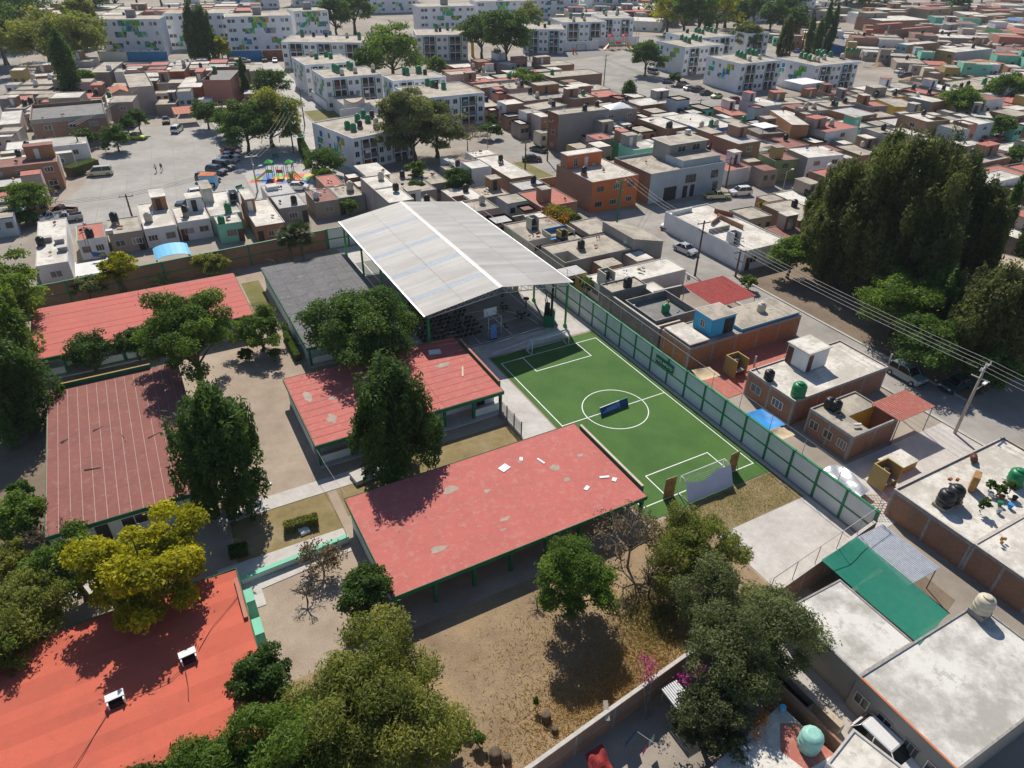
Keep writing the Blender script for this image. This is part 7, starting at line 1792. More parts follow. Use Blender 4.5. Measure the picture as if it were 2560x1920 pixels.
# hedges
def hedge(label, x0, y0, x1, y1, w, h, leaf='leaf_mid', seed=1):
 rng = np.random.default_rng(seed); L = math.hypot(x1 - x0, y1 - y0); n = int(L * 700); t = thing('hedge', label, 'hedge', (x0, y0, 0), math.atan2(y1 - y0, x1 - x0))
 f = rng.integers(0, 3, n); P = np.c_[rng.uniform(0, L, n), rng.uniform(-w / 2, w / 2, n), rng.uniform(.1, h, n)]; P[f == 0, 2] = h + rng.normal(0, .04, (f == 0).sum()); P[f == 1, 1] = np.sign(P[f == 1, 1]) * (w / 2 + rng.normal(0, .03, (f == 1).sum()))
 N = unit(rng.normal(size=(n, 3)) + np.array([0, 0, .6])); link('foliage', leaf_mesh('foliage', P, N, .09, rng.random(n), leaf, rng), t)
 b = MB(); b.box(.05, -w / 2 + .06, 0, L - .05, w / 2 - .06, h - .08, 'bark'); b.obj('stems', t); return t
for h_ in HEDGES: hedge(*h_)
# dry grass on the lot, weeds
def grass(name, label, pts, size, m, seed, flat=.35):
 rng = np.random.default_rng(seed); n = len(pts); N = unit(rng.normal(size=(n, 3)) * np.array([1, 1, flat])); o = link(name, leaf_mesh(name, pts, N, size, rng.random(n), m, rng, .12)); o['kind'] = 'stuff'; o['label'] = label; return o
rng = np.random.default_rng(5)
def lot_pts(n, cx, cy, sx, sy, lim):
 P = np.c_[rng.normal(cx, sx, n), rng.normal(cy, sy, n), np.zeros(n)]; P[:, 2] = rng.uniform(.03, .22, n)
 ok = (P[:, 0] > lim[0]) & (P[:, 0] < lim[2]) & (P[:, 1] > lim[1] + (P[:, 0] + 31) * .105) & (P[:, 1] < lim[3]); return P[ok]
grass('dry_grass', 'dry straw coloured grass tufts on the bare lot', np.vstack([lot_pts(6000, -20, -27.5, 3.5, 1.6, (-31, -30.6, -9, -17)), lot_pts(3500, -15.5, -26.0, 2.2, 1.8, (-31, -30.6, -7, -17)), lot_pts(2000, -25, -27.6, 3.5, 1.8, (-31, -30.6, -9, -17)), lot_pts(1200, -22, -22.5, 3, 2, (-31, -30.6, -9, -17))]), .17, 'straw', 3, 1.6)
grass('weeds', 'greenish dry weeds below the grey green mesquite', lot_pts(3500, -13.5, -24.0, 1.6, 1.5, (-31, -30.6, -5, -17)), .2, 'weed', 4, .9)
Pl = np.c_[rng.uniform(-2.9, 7.6, 5000), rng.uniform(-19.6, -15.8, 5000), rng.uniform(.03, .1, 5000)]
grass('dry_grass', 'short dry grass behind the near soccer goal', Pl, .1, 'weed', 6)
# remaining small houses of the blocks
CAND = []
def fill(poly, a, dx, dy, seed, zr=(2.7, 3.2), two=.2, gap=.25):
 rr = random.Random(seed); c, s = math.cos(a), math.sin(a); xs = [p[0] * c + p[1] * s for p in poly]; ys = [-p[0] * s + p[1] * c for p in poly]
 def inside(x, y):
  r = False
  for i in range(len(poly)):
   (x1, y1), (x2, y2) = poly[i], poly[i - 1]
   if (y1 > y) != (y2 > y) and x < (x2 - x1) * (y - y1) / (y2 - y1) + x1: r = not r
  return r
 def rc(cx, cy, w, d, A): e = (math.cos(A), math.sin(A)); return [(cx + e[0] * i * w / 2 - e[1] * j * d / 2, cy + e[1] * i * w / 2 + e[0] * j * d / 2) for i, j in ((-1, -1), (1, -1), (1, 1), (-1, 1))]
 def hit(A, B):
  for P in (A, B):
   for k in range(2):
    ex, ey = P[k + 1][0] - P[k][0], P[k + 1][1] - P[k][1]; L = math.hypot(ex, ey) or 1; ex /= L; ey /= L
    p = [x * ex + y * ey for x, y in A]; q = [x * ex + y * ey for x, y in B]
    if max(p) <= min(q) + .05 or max(q) <= min(p) + .05: return False
  return True
 u = min(xs)
 while u < max(xs):
  v = min(ys); w = dx * rr.uniform(.85, 1.2)
  while v < max(ys):
   d = dy * rr.uniform(.6, 1.15); x, y = (u + w / 2) * c - (v + d / 2) * s, (u + w / 2) * s + (v + d / 2) * c
   for tw, td in ((1, 1), (.62, .62), (.4, .5)):
    W_, D_ = w * tw - gap, d * td - gap
    for ox, oy in ((0, 0), (-1, 0), (1, 0), (0, -1), (0, 1)):
     if tw == 1 and (ox or oy): continue
     X, Y = x + (ox * (w - W_) / 2) * c - oy * (d - D_) / 2 * s, y + ox * (w - W_) / 2 * s + oy * (d - D_) / 2 * c; Q = rc(X, Y, W_, D_, a)
     if W_ < 2.2 or D_ < 2.2 or not all(inside(*q) for q in Q): continue
     if any(abs(h[1] - X) + abs(h[2] - Y) < 45 and hit(Q, rc(h[1], h[2], h[3], h[4], h[5])) for h in HOUSES): continue
     if any((t_[0][1] - X) ** 2 + (t_[0][2] - Y) ** 2 < 3 for t_ in TREES) or any((q_[2] - X) ** 2 + (q_[3] - Y) ** 2 < 12 for q_ in CARS): continue
     wl = rr.choice(['brick', 'brick', 'cement', 'cement', 'white', 'cream', 'tanplaster', 'rawbrick', 'pinkgrey', 'greyblue', 'palepink', 'mint', 'ochre', 'salmon']); rf = rr.choice(['concrete', 'concrete', 'concrete', 'whiteroof', 'whiteroof', 'redroof', 'wornroof', 'greyroof', 'dullred'])
     z = rr.uniform(*zr) + (2.4 if rr.random() < two else 0); V = Vector((X, Y, z)) - camo.location; dp_ = V.dot(_f)
     if abs(V.dot(_r) / dp_) > .78 or abs(V.dot(_u) / dp_) > .6: continue
     CAND.append((W_ * D_ / dp_ ** 2 * (z + 2), X, Y, W_, D_, a, z, wl, rf, rr.choice([.1, .15, .3]))); HOUSES.append(('', X, Y, W_, D_, a, z, None)); break
    else: continue
    break
   v += d
  u += w
LB = {}; USED = set()
WN = dict(brick='brick', rawbrick='dark brick', cement='grey', white='white', cream='cream', tanplaster='tan', pinkgrey='dusty pink', greyblue='blue grey', palepink='pink', mint='mint', ochre='ochre', salmon='salmon')
RN = dict(concrete='a bare', whiteroof='a white', redroof='a red', wornroof='a stained', greyroof='a grey', dullred='a maroon')
def UN(l):
 q = l
 for w in ('', 'next one', 'third one', 'fourth one', 'fifth one', 'sixth one'):
  q = l if not w else l + ', ' + w
  if q not in USED: break
 USED.add(q); return q
fill([(44.5, 60), (112, 60), (108, 96), (99, 110), (92, 128), (93, 150), (96, 178), (60, 184), (44.5, 150)], 0, 7, 9, 1)
fill([(64, 48.5), (130, 46), (240, 40), (240, 96), (192, 103), (128, 98), (110, 90), (64, 62)], R(-8), 7, 8, 2)
fill([(205, 100), (330, 60), (430, 110), (430, 150), (330, 180), (225, 205), (212, 180), (222, 150)], R(-42), 9, 11, 3, two=.4)
fill([(-66, 140), (-47, 142), (-30, 160), (-18, 160), (-2, 160), (2, 226), (-60, 232), (-66, 205)], R(-13), 6.5, 8, 4)
fill([(48, 21), (130, 21), (240, 10), (240, 38), (125, 38), (60, 41.5), (48, 41)], R(-3), 8, 9, 5)
fill([(72, -16), (130, -16), (170, 0), (170, 20), (79, 20), (79, 2)], 0, 8, 9, 6)
fill([(8.7, 55), (30, 55), (30, 86), (8.7, 84)], 0, 6, 8, 7); fill([(-4.5, 58.2), (8, 58.2), (8, 84), (-4.5, 84)], 0, 5, 7, 8);
fill([(-64, 84), (-54, 84), (-54, 98), (-51, 120), (-48, 139), (-64, 139)], 0, 6, 7, 10)
fill([(9, 26.5), (30, 26.5), (30, 54), (9, 54)], 0, 6, 6, 11, (2.3, 2.7), 0)
fill([(37, 52), (52, 52), (52, 58), (37, 58)], 0, 5, 5, 12); fill([(160, 260), (260, 255), (420, 190), (430, 250), (300, 330), (180, 330)], R(-25), 13, 14, 13, two=.8)
fill([(-90, 330), (-30, 300), (40, 295), (40, 380), (-90, 420)], R(-15), 13, 14, 14, two=.8); fill([(330, 175), (520, 110), (620, 200), (430, 270)], R(-40), 12, 14, 15, two=.5)
HOUSES = [h for h in HOUSES if h[7] is not None]; CAND.sort(reverse=True); far = MB()
for i_, (_s, X, Y, W_, D_, a, z, wl, rf, pr) in enumerate(CAND):
 if i_ >= 120:                                    # too far and too many to tell apart: one joined mass
  c, s = math.cos(a), math.sin(a); P = lambda u, v, zz: (X + u * c - v * s, Y + u * s + v * c, zz); q = [(-W_ / 2, -D_ / 2), (W_ / 2, -D_ / 2), (W_ / 2, D_ / 2), (-W_ / 2, D_ / 2)]; z += (i_ % 29) * .009
  for k in range(4):
   far.face([P(*q[k], 0), P(*q[(k + 1) % 4], 0), P(*q[(k + 1) % 4], z + pr), P(*q[k], z + pr)], wl); far.face([P(*q[(k + 1) % 4], z), P(*q[k], z), P(*q[k], z + pr), P(*q[(k + 1) % 4], z + pr)], 'cementtrim')
  far.face([P(*p, z) for p in q], rf)
  for k in range(2):
   u = (k - .5) * W_ * .5; far.face([P(u - .5, -D_ / 2 - .01, z * .45), P(u + .5, -D_ / 2 - .01, z * .45), P(u + .5, -D_ / 2 - .01, z * .45 + 1), P(u - .5, -D_ / 2 - .01, z * .45 + 1)], 'glass')
  continue
 nb = min((h for h in HOUSES if h[0] not in LB), key=lambda h: (h[1] - X) ** 2 + (h[2] - Y) ** 2); rx = (X - nb[1]) * _r.x + (Y - nb[2]) * _r.y; ry = (X - nb[1]) * _f.x + (Y - nb[2]) * _f.y
 rel = ('behind' if ry > 0 else 'in front of') if abs(ry) > abs(rx) else ('right of' if rx > 0 else 'left of')
 lab = UN('%s%s house with %s roof %s the %s' % ('tall ' if z > 4.5 else '', WN[wl], RN[rf], rel, trim(nb[0], 4))); LB[lab] = 1; house(200 + i_, (lab, X, Y, W_, D_, math.degrees(a), z, wl, rf, dict(par=pr, **({'patio': (('E', 'W')[i_ % 2], .5, .45), 'patiowall': ('cream', 'brick', 'cement', 'yellow')[i_ % 4]} if i_ % 3 == 0 and W_ > 4.5 and D_ > 4.5 else {}))))
 if i_ % 5 < 3:
  c = ('black', 'black', 'beige', 'black', 'green')[i_ % 5 + (i_ // 7) % 3 if i_ % 5 + (i_ // 7) % 3 < 5 else 0]; tk = copy_tree(TT[c]); tk.location = (X + .2 * W_, Y + .15 * D_, z + .26); tk.scale = (1, 1, 1); tag(tk, UN(trim(c + ' tank on the ' + lab, 14)), 'water tank', 'rooftop water tanks')
o = far.obj('distant_houses'); o['kind'] = 'stuff'; o['label'] = 'mass of small flat roofed houses far off'
# THINGS ON AND BETWEEN THE HOUSES
def host_of(sub):
 for h in HOUSES:
  if sub in h[0]: return h
def attach_room(sub, name, x0, y0, x1, y1, z0, z1, wall, roof, par=.12, win=(), dr=(), front=None):
 h = host_of(sub); t = h[7]; ox, oy = h[1], h[2]; x0, x1, y0, y1 = x0 - ox, x1 - ox, y0 - oy, y1 - oy
 b = MB(); b.box(x0, y0, z0, x1, y1, z1 - .02, wall, False)
 if front: b.face([(x0, y0 - .003, z0), (x1, y0 - .003, z0), (x1, y0 - .003, z1), (x0, y0 - .003, z1)], front)
 r = b.obj(name, t); b = MB(); b.box(x0 - par, y0 - par, z1 - .018, x1 + par, y1 + par, z1 + .1, 'coping'); b.box(x0 + .05, y0 + .05, z1 + .102, x1 - .05, y1 - .05, z1 + .11, roof); b.obj('roof_slab', r)
 fN = (x0, y0 - (.004 if front else 0), 1, 0, 0, -1); fW = (x0, y1, 0, -1, -1, 0)
 for f, u, zc, w, hh in win: window(r, fN if f == 'N' else fW, u, zc, w, hh, 0)
 for f, u, w, hh, m in dr: door(r, fN if f == 'N' else fW, u, w, hh, m, z0 + .02)
 return r
attach_room('cream tank beside the tree lined street', 'upper_room', 16.2, 3.65, 20.0, 6.75, 2.95, 5.3, 'brightblue', 'concrete', .08, [('W', 1.6, 4.2, .8, 1.0)], [('N', 2.5, .9, 2.0, 'dark'), ('N', 3.3, .5, 2.0, 'dark')])
attach_room('rooftop clutter and a green tank', 'upper_room', 20.1, -7.45, 23.4, -3.8 - .7, 3.16, 5.5, 'white', 'whiteroof', .14, [], [('W', .5, .8, 2.0, 'browndoor'), ('N', .5, .7, 2.0, 'browndoor')])
attach_room('rubble on its roof', 'upper_room', 31.7, 60.9, 39.4, 63.3, 5.5, 8.1, 'brick', 'whiteroof', .1, [('N', 1.8, 6.8, 1.0, 1.7)], [('N', 4.2, .8, 2.0, 'frame')], front='orange')
attach_room('square brick tower', 'brick_tower', 21.9, 53.4, 23.8, 55.4, 2.85, 5.3, 'brick', 'concrete', .02)
attach_room('black garage door', 'upper_storey', 52.9, 53.0, 62.3, 58.2, 5.1, 6.6, 'greyblue', 'concrete', .05)
attach_room('black garage door', 'roof_room', 53.0, 57.4, 62.3, 62.5, 5.12, 8.5, 'cement', 'concrete', .3, [('N', 3.0, 7.5, 2.0, 1.2), ('N', 6.6, 7.5, 2.0, 1.2)])
h_ = host_of('black garage door'); fN_ = (h_[1] - h_[3] / 2 - h_[1], -h_[4] / 2, 1, 0, 0, -1); x0_ = h_[1] - h_[3] / 2
door(h_[7], fN_, 49.3 - x0_, 3.0, 2.6, 'blackdoor', 0, 'garage_door'); door(h_[7], fN_, 53.0 - x0_, 1.1, 2.3, 'blackdoor'); door(h_[7], fN_, 54.8 - x0_, 1.0, 2.3, 'blackdoor')
window(h_[7], fN_, 54.0 - x0_, 3.6, 2.6, 1.6, 0, 'cementtrim', 'glass', 3); window(h_[7], fN_, 60.0 - x0_, 3.7, 1.7, 1.4, 0, 'dark', 'glass', 1); window(h_[7], fN_, 60.6 - x0_, 1.2, 1.2, 1.8, 0, 'dark', 'glass', 1)
# sloped annex of the cement grey house
t = thing('annex', 'grey cement annex with a sloping roof down to the street', 'annex', (0, 0, 0)); b = MB()
b.hexa([(24.35, 30.1, 0), (30.3, 30.1, 0), (30.3, 38.3, 0), (24.35, 38.3, 0)], [(24.35, 30.1, 4.35), (30.3, 30.1, 2.9), (30.3, 38.3, 2.9), (24.35, 38.3, 4.35)], 'cement'); b.obj('wall', t)
b = MB(); b.hexa([(24.25, 30.0, 4.38), (30.5, 30.0, 2.86), (30.5, 38.4, 2.86), (24.25, 38.4, 4.38)], [(24.25, 30.0, 4.48), (30.5, 30.0, 2.96), (30.5, 38.4, 2.96), (24.25, 38.4, 4.48)], 'concrete'); b.obj('roof', t)
# open topped tank housings
def housing(label, x, y, w, d, z0, h, m, col='black'):
 t = thing('tank_housing', label, 'tank housing', (x, y, z0)); b = MB(); b.box(-w / 2, -d / 2, 0, -w / 2 + .14, d / 2, h, m); b.box(w / 2 - .14, -d / 2, 0, w / 2, d / 2, h, m); b.box(-w / 2 + .141, d / 2 - .14, 0, w / 2 - .141, d / 2, h, m); b.obj('wall', t)
 b = MB(); b.box(-w / 2 + .142, -d / 2, h * .35, w / 2 - .142, d / 2 - .142, h * .35 + .12, 'cementtrim'); b.obj('shelf', t)
 b = MB(); b.lathe((0, 0, h * .35 + .122), tp, col + 'tank', 16); k = b.obj('water_tank', None, (x, y, z0)); tag(k, col + ' tank inside the ' + label, 'water tank', 'rooftop water tanks'); k.scale = (.8, .8, .9); k.location.z = z0 + .05
housing('tan open housing on the red yard floor', 16.9, -.6, 1.9, 1.9, .05, 2.3, 'ochre'); housing('tan open housing on the concrete yard slab', 15.6, -22.0, 2.0, 1.7, .03, 2.4, 'ochre')
housing('cream open housing beside the half shaded white roof', 14.0, 22.4, 1.7, 1.9, 2.6, 1.9, 'cream'); housing('cream open housing beside the flowering vine', 14.8, 44.3, 1.5, 1.6, 2.6, 2.2, 'cream'); housing('tan open housing beside the blue walled terrace', 17.1, 38.9, 1.4, 1.4, 2.4, 1.6, 'ochre')
housing('white tall housing on the white row house roof', -26.0, 76.5, 1.6, 1.4, 2.9, 2.4, 'white')
t = thing('roof_terrace', 'small roof terrace with bright blue inner walls', 'terrace', (17.4, 40.4, 2.6)); b = MB(); b.box(-2.3, 1.2, 0, 2.3, 1.34, .9, 'blue'); b.box(2.16, -1.2, 0, 2.3, 1.199, .9, 'cream'); b.box(-2.3, -1.2, 0, -2.16, 1.199, .9, 'cream'); b.obj('wall', t); b = MB(); b.box(-2.15, -1.2, .005, 2.15, 1.19, .03, 'bluetarp'); b.obj('floor', t)
# awnings and sheet roofs on posts
def awning(name, label, x0, y0, x1, y1, z, m, posts='steel', zt=0, ribs=0, drop=0, cat='awning', zp=0):
 t = thing(name, label, cat, ((x0 + x1) / 2, (y0 + y1) / 2, 0)); w, d = (x1 - x0) / 2, (y1 - y0) / 2; n = ribs or 1
 for k in range(n):
  b = MB(); xa, xb = -w + 2 * w * k / n, -w + 2 * w * (k + 1) / n - (.015 if ribs else 0)
  if ribs: b.hexa([(xa, -d, z), (xb, -d, z), (xb, d, z + drop), (xa, d, z + drop)], [(xa + (xb - xa) * .25, -d, z + .07), (xa + (xb - xa) * .75, -d, z + .07), (xa + (xb - xa) * .75, d, z + .07 + drop), (xa + (xb - xa) * .25, d, z + .07 + drop)], m)
  else: b.hexa([(xa, -d, z), (xb, -d, z), (xb, d, z + drop), (xa, d, z + drop)], [(xa, -d, z + .06), (xb, -d, z + .06), (xb, d, z + .06 + drop), (xa, d, z + .06 + drop)], m)
  b.obj('roof_sheet', t)
 for sx in (-1, 1):
  for sy in (-1, 1): b = MB(); b.tube((sx * (w - .15), sy * (d - .15), zp), (sx * (w - .15), sy * (d - .15), z - .02 + (drop if sy > 0 else 0)), .05, .05, posts, 6); b.obj('post', t)
 return t
awning('awning', 'dark red tile patterned sheet roof beside the blue rooftop room', 22.4, 9.4, 29.7, 15.9, 2.9, 'tilered', ribs=24, drop=.25);
awning('awning', 'salmon red corrugated awning over the yellow walled patio', 21.6, -18.5, 27.2, -15.0, 3.2, 'redroof', ribs=18)
awning('awning', 'bright white sheet pavilion roof on posts', 134.5, 98.2, 143.8, 105.4, 6.2, 'whitepaint'); awning('awning', 'white sheet awning over a roof terrace', 88.2, 67.2, 92.9, 71.4, 5.8, 'whitepaint', zp=3)
awning('awning', 'ribbed white tin sheet roof below the raw brick wall', 3.9, -32.3, 8.2, -27.0, 2.5, 'galv', ribs=22, drop=.1); awning('awning', 'small tin roof under the pink flowering vine tree', -17.8, -32.0, -16.4, -29.9, 1.9, 'galv', 'woodboard', ribs=8)
awning('porch_roof', 'red tiled porch roof in front of the orange red house', -27.2, 149.0, -21.4, 155.0, 2.8, 'terracotta', 'whitepaint', ribs=8, drop=.5); awning('awning', 'cream canvas awning beside the round parking lot tree', -17.8, 151, -14.0, 155, 2.6, 'sand')
awning('awning', 'pale metal sheet roof among the shacks behind the sports roof', -3.0, 66, 1.0, 70, 2.4, 'galv', ribs=8)
attach_room('smooth grey roof beside', 'stair_head', -19.5, 80.5, -17.6, 82.5, 3.0, 3.6, 'white', 'whiteroof', .02)
# light blue arched sheet
t = thing('arched_roof', 'light blue arched sheet roof behind the brick boundary wall', 'awning', (-38.0, 60.4, 0));
for k in range(8):
 b = MB(); a0, a1 = math.pi * (.12 + .76 * k / 8), math.pi * (.12 + .76 * (k + 1) / 8); p = lambda a, y, o: (-2.6 * math.cos(a), y, 2.3 + (.75 + o) * math.sin(a)); b.hexa([p(a0, -2.4, 0), p(a1, -2.4, 0), p(a1, 2.4, 0), p(a0, 2.4, 0)], [p(a0, -2.4, .05), p(a1, -2.4, .05), p(a1, 2.4, .05), p(a0, 2.4, .05)], 'bluesheet'); b.obj('roof_sheet', t)
b = MB(); b.box(-2.4, -2.4, 0, -2.2, 2.4, 2.5, 'brick'); b.box(2.2, -2.4, 0, 2.4, 2.4, 2.5, 'brick'); b.obj('wall', t)
t = thing('roof_terrace', 'white floored terrace with a ladder behind the yellow green tree', 'terrace', (-48.6, 59.3, 0)); b = MB(); b.box(-2.1, -2.7, 0, 2.1, 2.7, 2.5, 'white'); b.obj('wall', t); b = MB(); b.box(-2.1, -2.7, 2.503, -1.98, 2.7, 2.8, 'whitepaint'); b.box(1.98, -2.7, 2.503, 2.1, 2.7, 2.8, 'whitepaint'); b.box(-1.97, -2.7, 2.503, 1.97, -2.58, 2.8, 'whitepaint'); b.obj('parapet', t)
def ladder(label, x, y, z, rz, h, m, tilt=.25):
 t = thing('ladder', label, 'ladder', (x, y, z), rz); b = MB()
 for s in (-.2, .2): b.tube((s, 0, 0), (s, tilt * h, h), .03, .03, m, 5)
 b.obj('rail', t)
 for k in range(int(h / .33)): b = MB(); zz = .25 + k * .33; b.tube((-.2, tilt * zz, zz), (.2, tilt * zz, zz), .022, .022, m, 5); b.obj('rung', t)
ladder('dark ladder leaning on the white row house with teal trim', -48.9, 68.4, 2.6, 0, 2.6, 'dark'); ladder('wooden ladder leaning on the brick wall under the tin roof', -18.9, -30.4, 0, 0, 2.6, 'barkpale', .3)
# cloths and nets (sagging sheets)
def sheet(name, label, q, m, sag, n=12, cat='tarp', wob=.05, seed=1, kind=None):
 rr = random.Random(seed); q = [Vector(v) for v in q]; b = MB(); ph = rr.uniform(0, 6)
 def P(u, v): c = q[0].lerp(q[1], u).lerp(q[3].lerp(q[2], u), v); c.z -= sag * 16 * u * (1 - u) * v * (1 - v); c.z += wob * math.sin(u * 9 + ph) * math.sin(v * 7 + ph * 2); return c
 for i in range(n):
  for j in range(n): b.face([P(i / n, j / n), P((i + 1) / n, j / n), P((i + 1) / n, (j + 1) / n), P(i / n, (j + 1) / n)], m, True)
 return tag(b.obj(name), label, cat)
sheet('shade_net', 'dark green shade net stretched over the yard below the tin sheet roof', [(-.4, -36.3, 3.25), (4.0, -35.6, 3.2), (4.9, -27.0, 2.75), (.2, -27.4, 2.7)], 'shadenet', .35, 16, 'shade net')
sheet('tarp', 'bright blue tarp over the yard behind the green framed wall', [(9.7, -12.6, 2.3), (11.8, -12.8, 2.4), (11.8, -9.6, 2.35), (9.8, -9.3, 2.2)], 'bluetarp', .25, 10, seed=2)
sheet('tarp', 'beige cloth sheet beside the bright blue tarp', [(9.0, -14.4, 2.4), (11.2, -14.6, 2.5), (11.4, -13.0, 2.3), (9.2, -12.8, 2.4)], 'beigetarp', .25, 8, seed=3)
sheet('tarp', 'small beige cloth in the red yard behind the wall', [(9.6, -2.4, 2.2), (12.2, -2.8, 2.4), (12.6, -.6, 2.2), (10.0, -.4, 2.4)], 'beigetarp', .35, 8, seed=4)
sheet('tarp', 'green cloth strip over the walled yard', [(15.2, 62.9, 2.75), (18.8, 62.9, 2.75), (19.3, 66.0, 2.8), (14.8, 66.0, 2.8)], 'greencloth', .3, 10, seed=5)
sheet('tarp', 'crumpled grey sheets over the yard slab by the green framed wall', [(10.0, -22.8, .7), (13.2, -22.6, .9), (13.4, -18.4, .8), (10.4, -18.2, .6)], 'galv', -.2, 14, wob=.22, seed=6)
sheet('tarp', 'purple striped blanket hung on the white terrace', [(-48.4, 62.1, 3.9), (-46.6, 61.5, 3.7), (-46.4, 61.3, 2.9), (-48.2, 61.9, 3.2)], 'bannerblue', .1, 6, 'blanket', seed=7)
sheet('tarp', 'grey tent sheet over the cement walled house', [(66, 97.5, 5.6), (74, 97.5, 5.6), (74, 102, 6.2), (66, 102, 5.4)], 'galv', -.4, 8, seed=8)
sheet('tarp', 'red cloth over a heap in the bottom yard', [(-24.8, -32.4, .9), (-23.3, -32.4, .8), (-23.2, -30.9, 1.3), (-24.6, -31.0, 1.4)], 'cloth_red', -.2, 8, wob=.12, seed=9)
sheet('laundry', 'dark blue cloth hung in the bottom yard by the brick wall', [(-21.9, -31.6, 1.5), (-20.7, -31.2, 1.6), (-20.6, -31.1, .7), (-21.8, -31.5, .6)], 'bannerblue', .1, 6, 'laundry', seed=10)
sheet('laundry', 'mint cloth on the clothesline in the bottom yard', [(-20.6, -32.3, 1.6), (-20.0, -32.1, 1.7), (-19.9, -32.1, .9), (-20.5, -32.3, .8)], 'minttank', .08, 6, 'laundry', seed=11)
sheet('laundry', 'magenta cloth on the clothesline in the bottom yard', [(-21.3, -32.6, 1.5), (-20.8, -32.4, 1.6), (-20.8, -32.4, .9), (-21.2, -32.6, .9)], 'petal_pink', .08, 6, 'laundry', seed=12)
cable('clothesline', 'pale clothesline across the bottom yard', [(-20.9, -31.5, 1.7), (-19.6, -34.8, 2.4)], .02, 'wirelight', .15, 8, 'clothesline')
# bottom yard roof, low alley slab
t = thing('house', 'low white roof with a red painted patch in the bottom yard', 'house', (-14.6, -37.2, 0)); b = MB(); b.hexa([(-5.0, -3.5, 0), (3.2, -3.5, 0), (3.0, 1.2, 0), (-4.6, 1.2, 0)], [(-5.0, -3.5, 2.6), (3.2, -3.5, 2.6), (2.6, 2.4, 2.6), (-4.6, 1.4, 2.6)], 'cement'); b.obj('wall', t)
b = MB(); b.hexa([(-5.0, -3.5, 2.603), (3.2, -3.5, 2.603), (2.6, 2.4, 2.603), (-4.6, 1.4, 2.603)], [(-5.0, -3.5, 2.68), (3.2, -3.5, 2.68), (2.6, 2.4, 2.68), (-4.6, 1.4, 2.68)], 'whiteroof'); b.obj('roof', t); b = MB(); b.face([(.3, .2, 2.684), (.8, -1.4, 2.684), (3.1, -1.5, 2.684), (2.6, 1.0, 2.684), (1.6, 1.5, 2.684)], 'redroof'); b.obj('red_patch', t)
b = MB(); b.box(-.09, -6.5, 0, .09, 0, 3.1, 'brick'); o = b.obj('yard_wall', None, (-11.2, -33.4, 0), R(4)); tag(o, 'brown brick yard wall beside the alley', 'wall')
t = thing('cistern', 'open dark cistern with a tan slab edge beside the alley', 'cistern', (-9.3, -33.4, 0), R(3)); b = MB(); b.box(-.7, -1.9, 0, -.6, 1.9, 1.0, 'block'); b.box(.5, -3.9, 0, 1.0, 2.2, 1.0, 'sand'); b.box(-.599, 1.8, 0, .499, 1.9, 1.0, 'block'); b.box(-.599, -1.9, 0, .499, -1.8, 1.0, 'block'); b.obj('wall', t); b = MB(); b.box(-.59, -1.79, .3, .49, 1.79, .35, 'dark'); b.obj('water', t)
# roof clutter: pots, drums, hatches, dishes
def lathe_thing(name, label, x, y, z, prof, m, cat, group=None, s=1): b = MB(); b.lathe((0, 0, 0), [(r * s, h * s) for r, h in prof], m, 12); return tag(b.obj(name, None, (x, y, z)), label, cat, group)
pot = [(.13, 0), (.17, .25), (.18, .3), (.15, .3)]
PC = ['white', 'pale', 'red', 'green', 'grey', 'blue', 'cream', 'black']; PM = ['whitepaint', 'beigetank', 'rebar', 'greentank', 'steel', 'bluetarp', 'sand', 'dark']
for i, (x, y) in enumerate(((19.3, -29.3), (18.4, -29.6), (19.8, -30.0), (18.9, -30.4), (17.9, -30.9), (19.4, -31.0), (20.4, -29.4), (20.7, -30.6))): lathe_thing('bucket', PC[i] + ' bucket in the plant clutter on the white brick house roof', x, y, 2.99, pot, PM[i], 'bucket', 'buckets and pots on the roof', 1.3)
for i, (x, y) in enumerate(((20.1, -29.6), (19.7, -28.9), (20.9, -29.9), (16.5, -27.0 - 3.2))): tree(['tall', 'small', 'wide', 'lone'][i] + ' potted plant on the white brick house roof', x, y, 1.1 + .2 * i, .55, .2, 'bush', 'leaf_dark', 1200, .08, 300 + i, name='potted_plant', cat='plant');
for o in [o for o in COL.objects if o.name.startswith('potted_plant')]: o.location.z = 2.99
t = thing('cabinet', 'brown cabinet standing on the white brick house roof', 'cabinet', (18.8, -27.9, 2.99), R(25)); b = MB(); b.box(-.6, -.25, 0, .6, .25, 1.6, 'woodboard'); b.obj('body', t); b = MB(); b.box(-.58, -.28, .05, -.02, -.253, 1.55, 'browndoor'); b.box(.02, -.28, .05, .58, -.253, 1.55, 'browndoor'); b.obj('door', t)
b = MB(); b.tube((-.45, 0, .3), (.45, 0, .3), .3, .3, 'browndoor', 14); b.tube((-.2, 0, .3), (-.15, 0, .3), .32, .32, 'rebar', 14); b.tube((.15, 0, .3), (.2, 0, .3), .32, .32, 'rebar', 14); tag(b.obj('drum', None, (22.6, -25.6, 2.99), R(35)), 'rusty brown drum lying on the white brick house roof', 'drum')
for i, (x, y) in enumerate(((-54.0, 71.5), (-52.4, 70.0), (-52.0, 66.5))):
 t = thing('roof_hatch', ['upper', 'middle', 'lower'][i] + ' cement skylight box on the white row house roof', 'roof hatch', (x, y, 2.95 + .4)); b = MB(); b.box(-.6, -.5, -.45, .6, .5, .4, 'cementtrim'); b.obj('box', t); b = MB(); b.box(-.65, -.55, .403, .65, .55, .48, 'coping'); b.obj('lid', t)
dp = [(.02, 0), (.2, .04), (.38, .14), (.4, .16)]
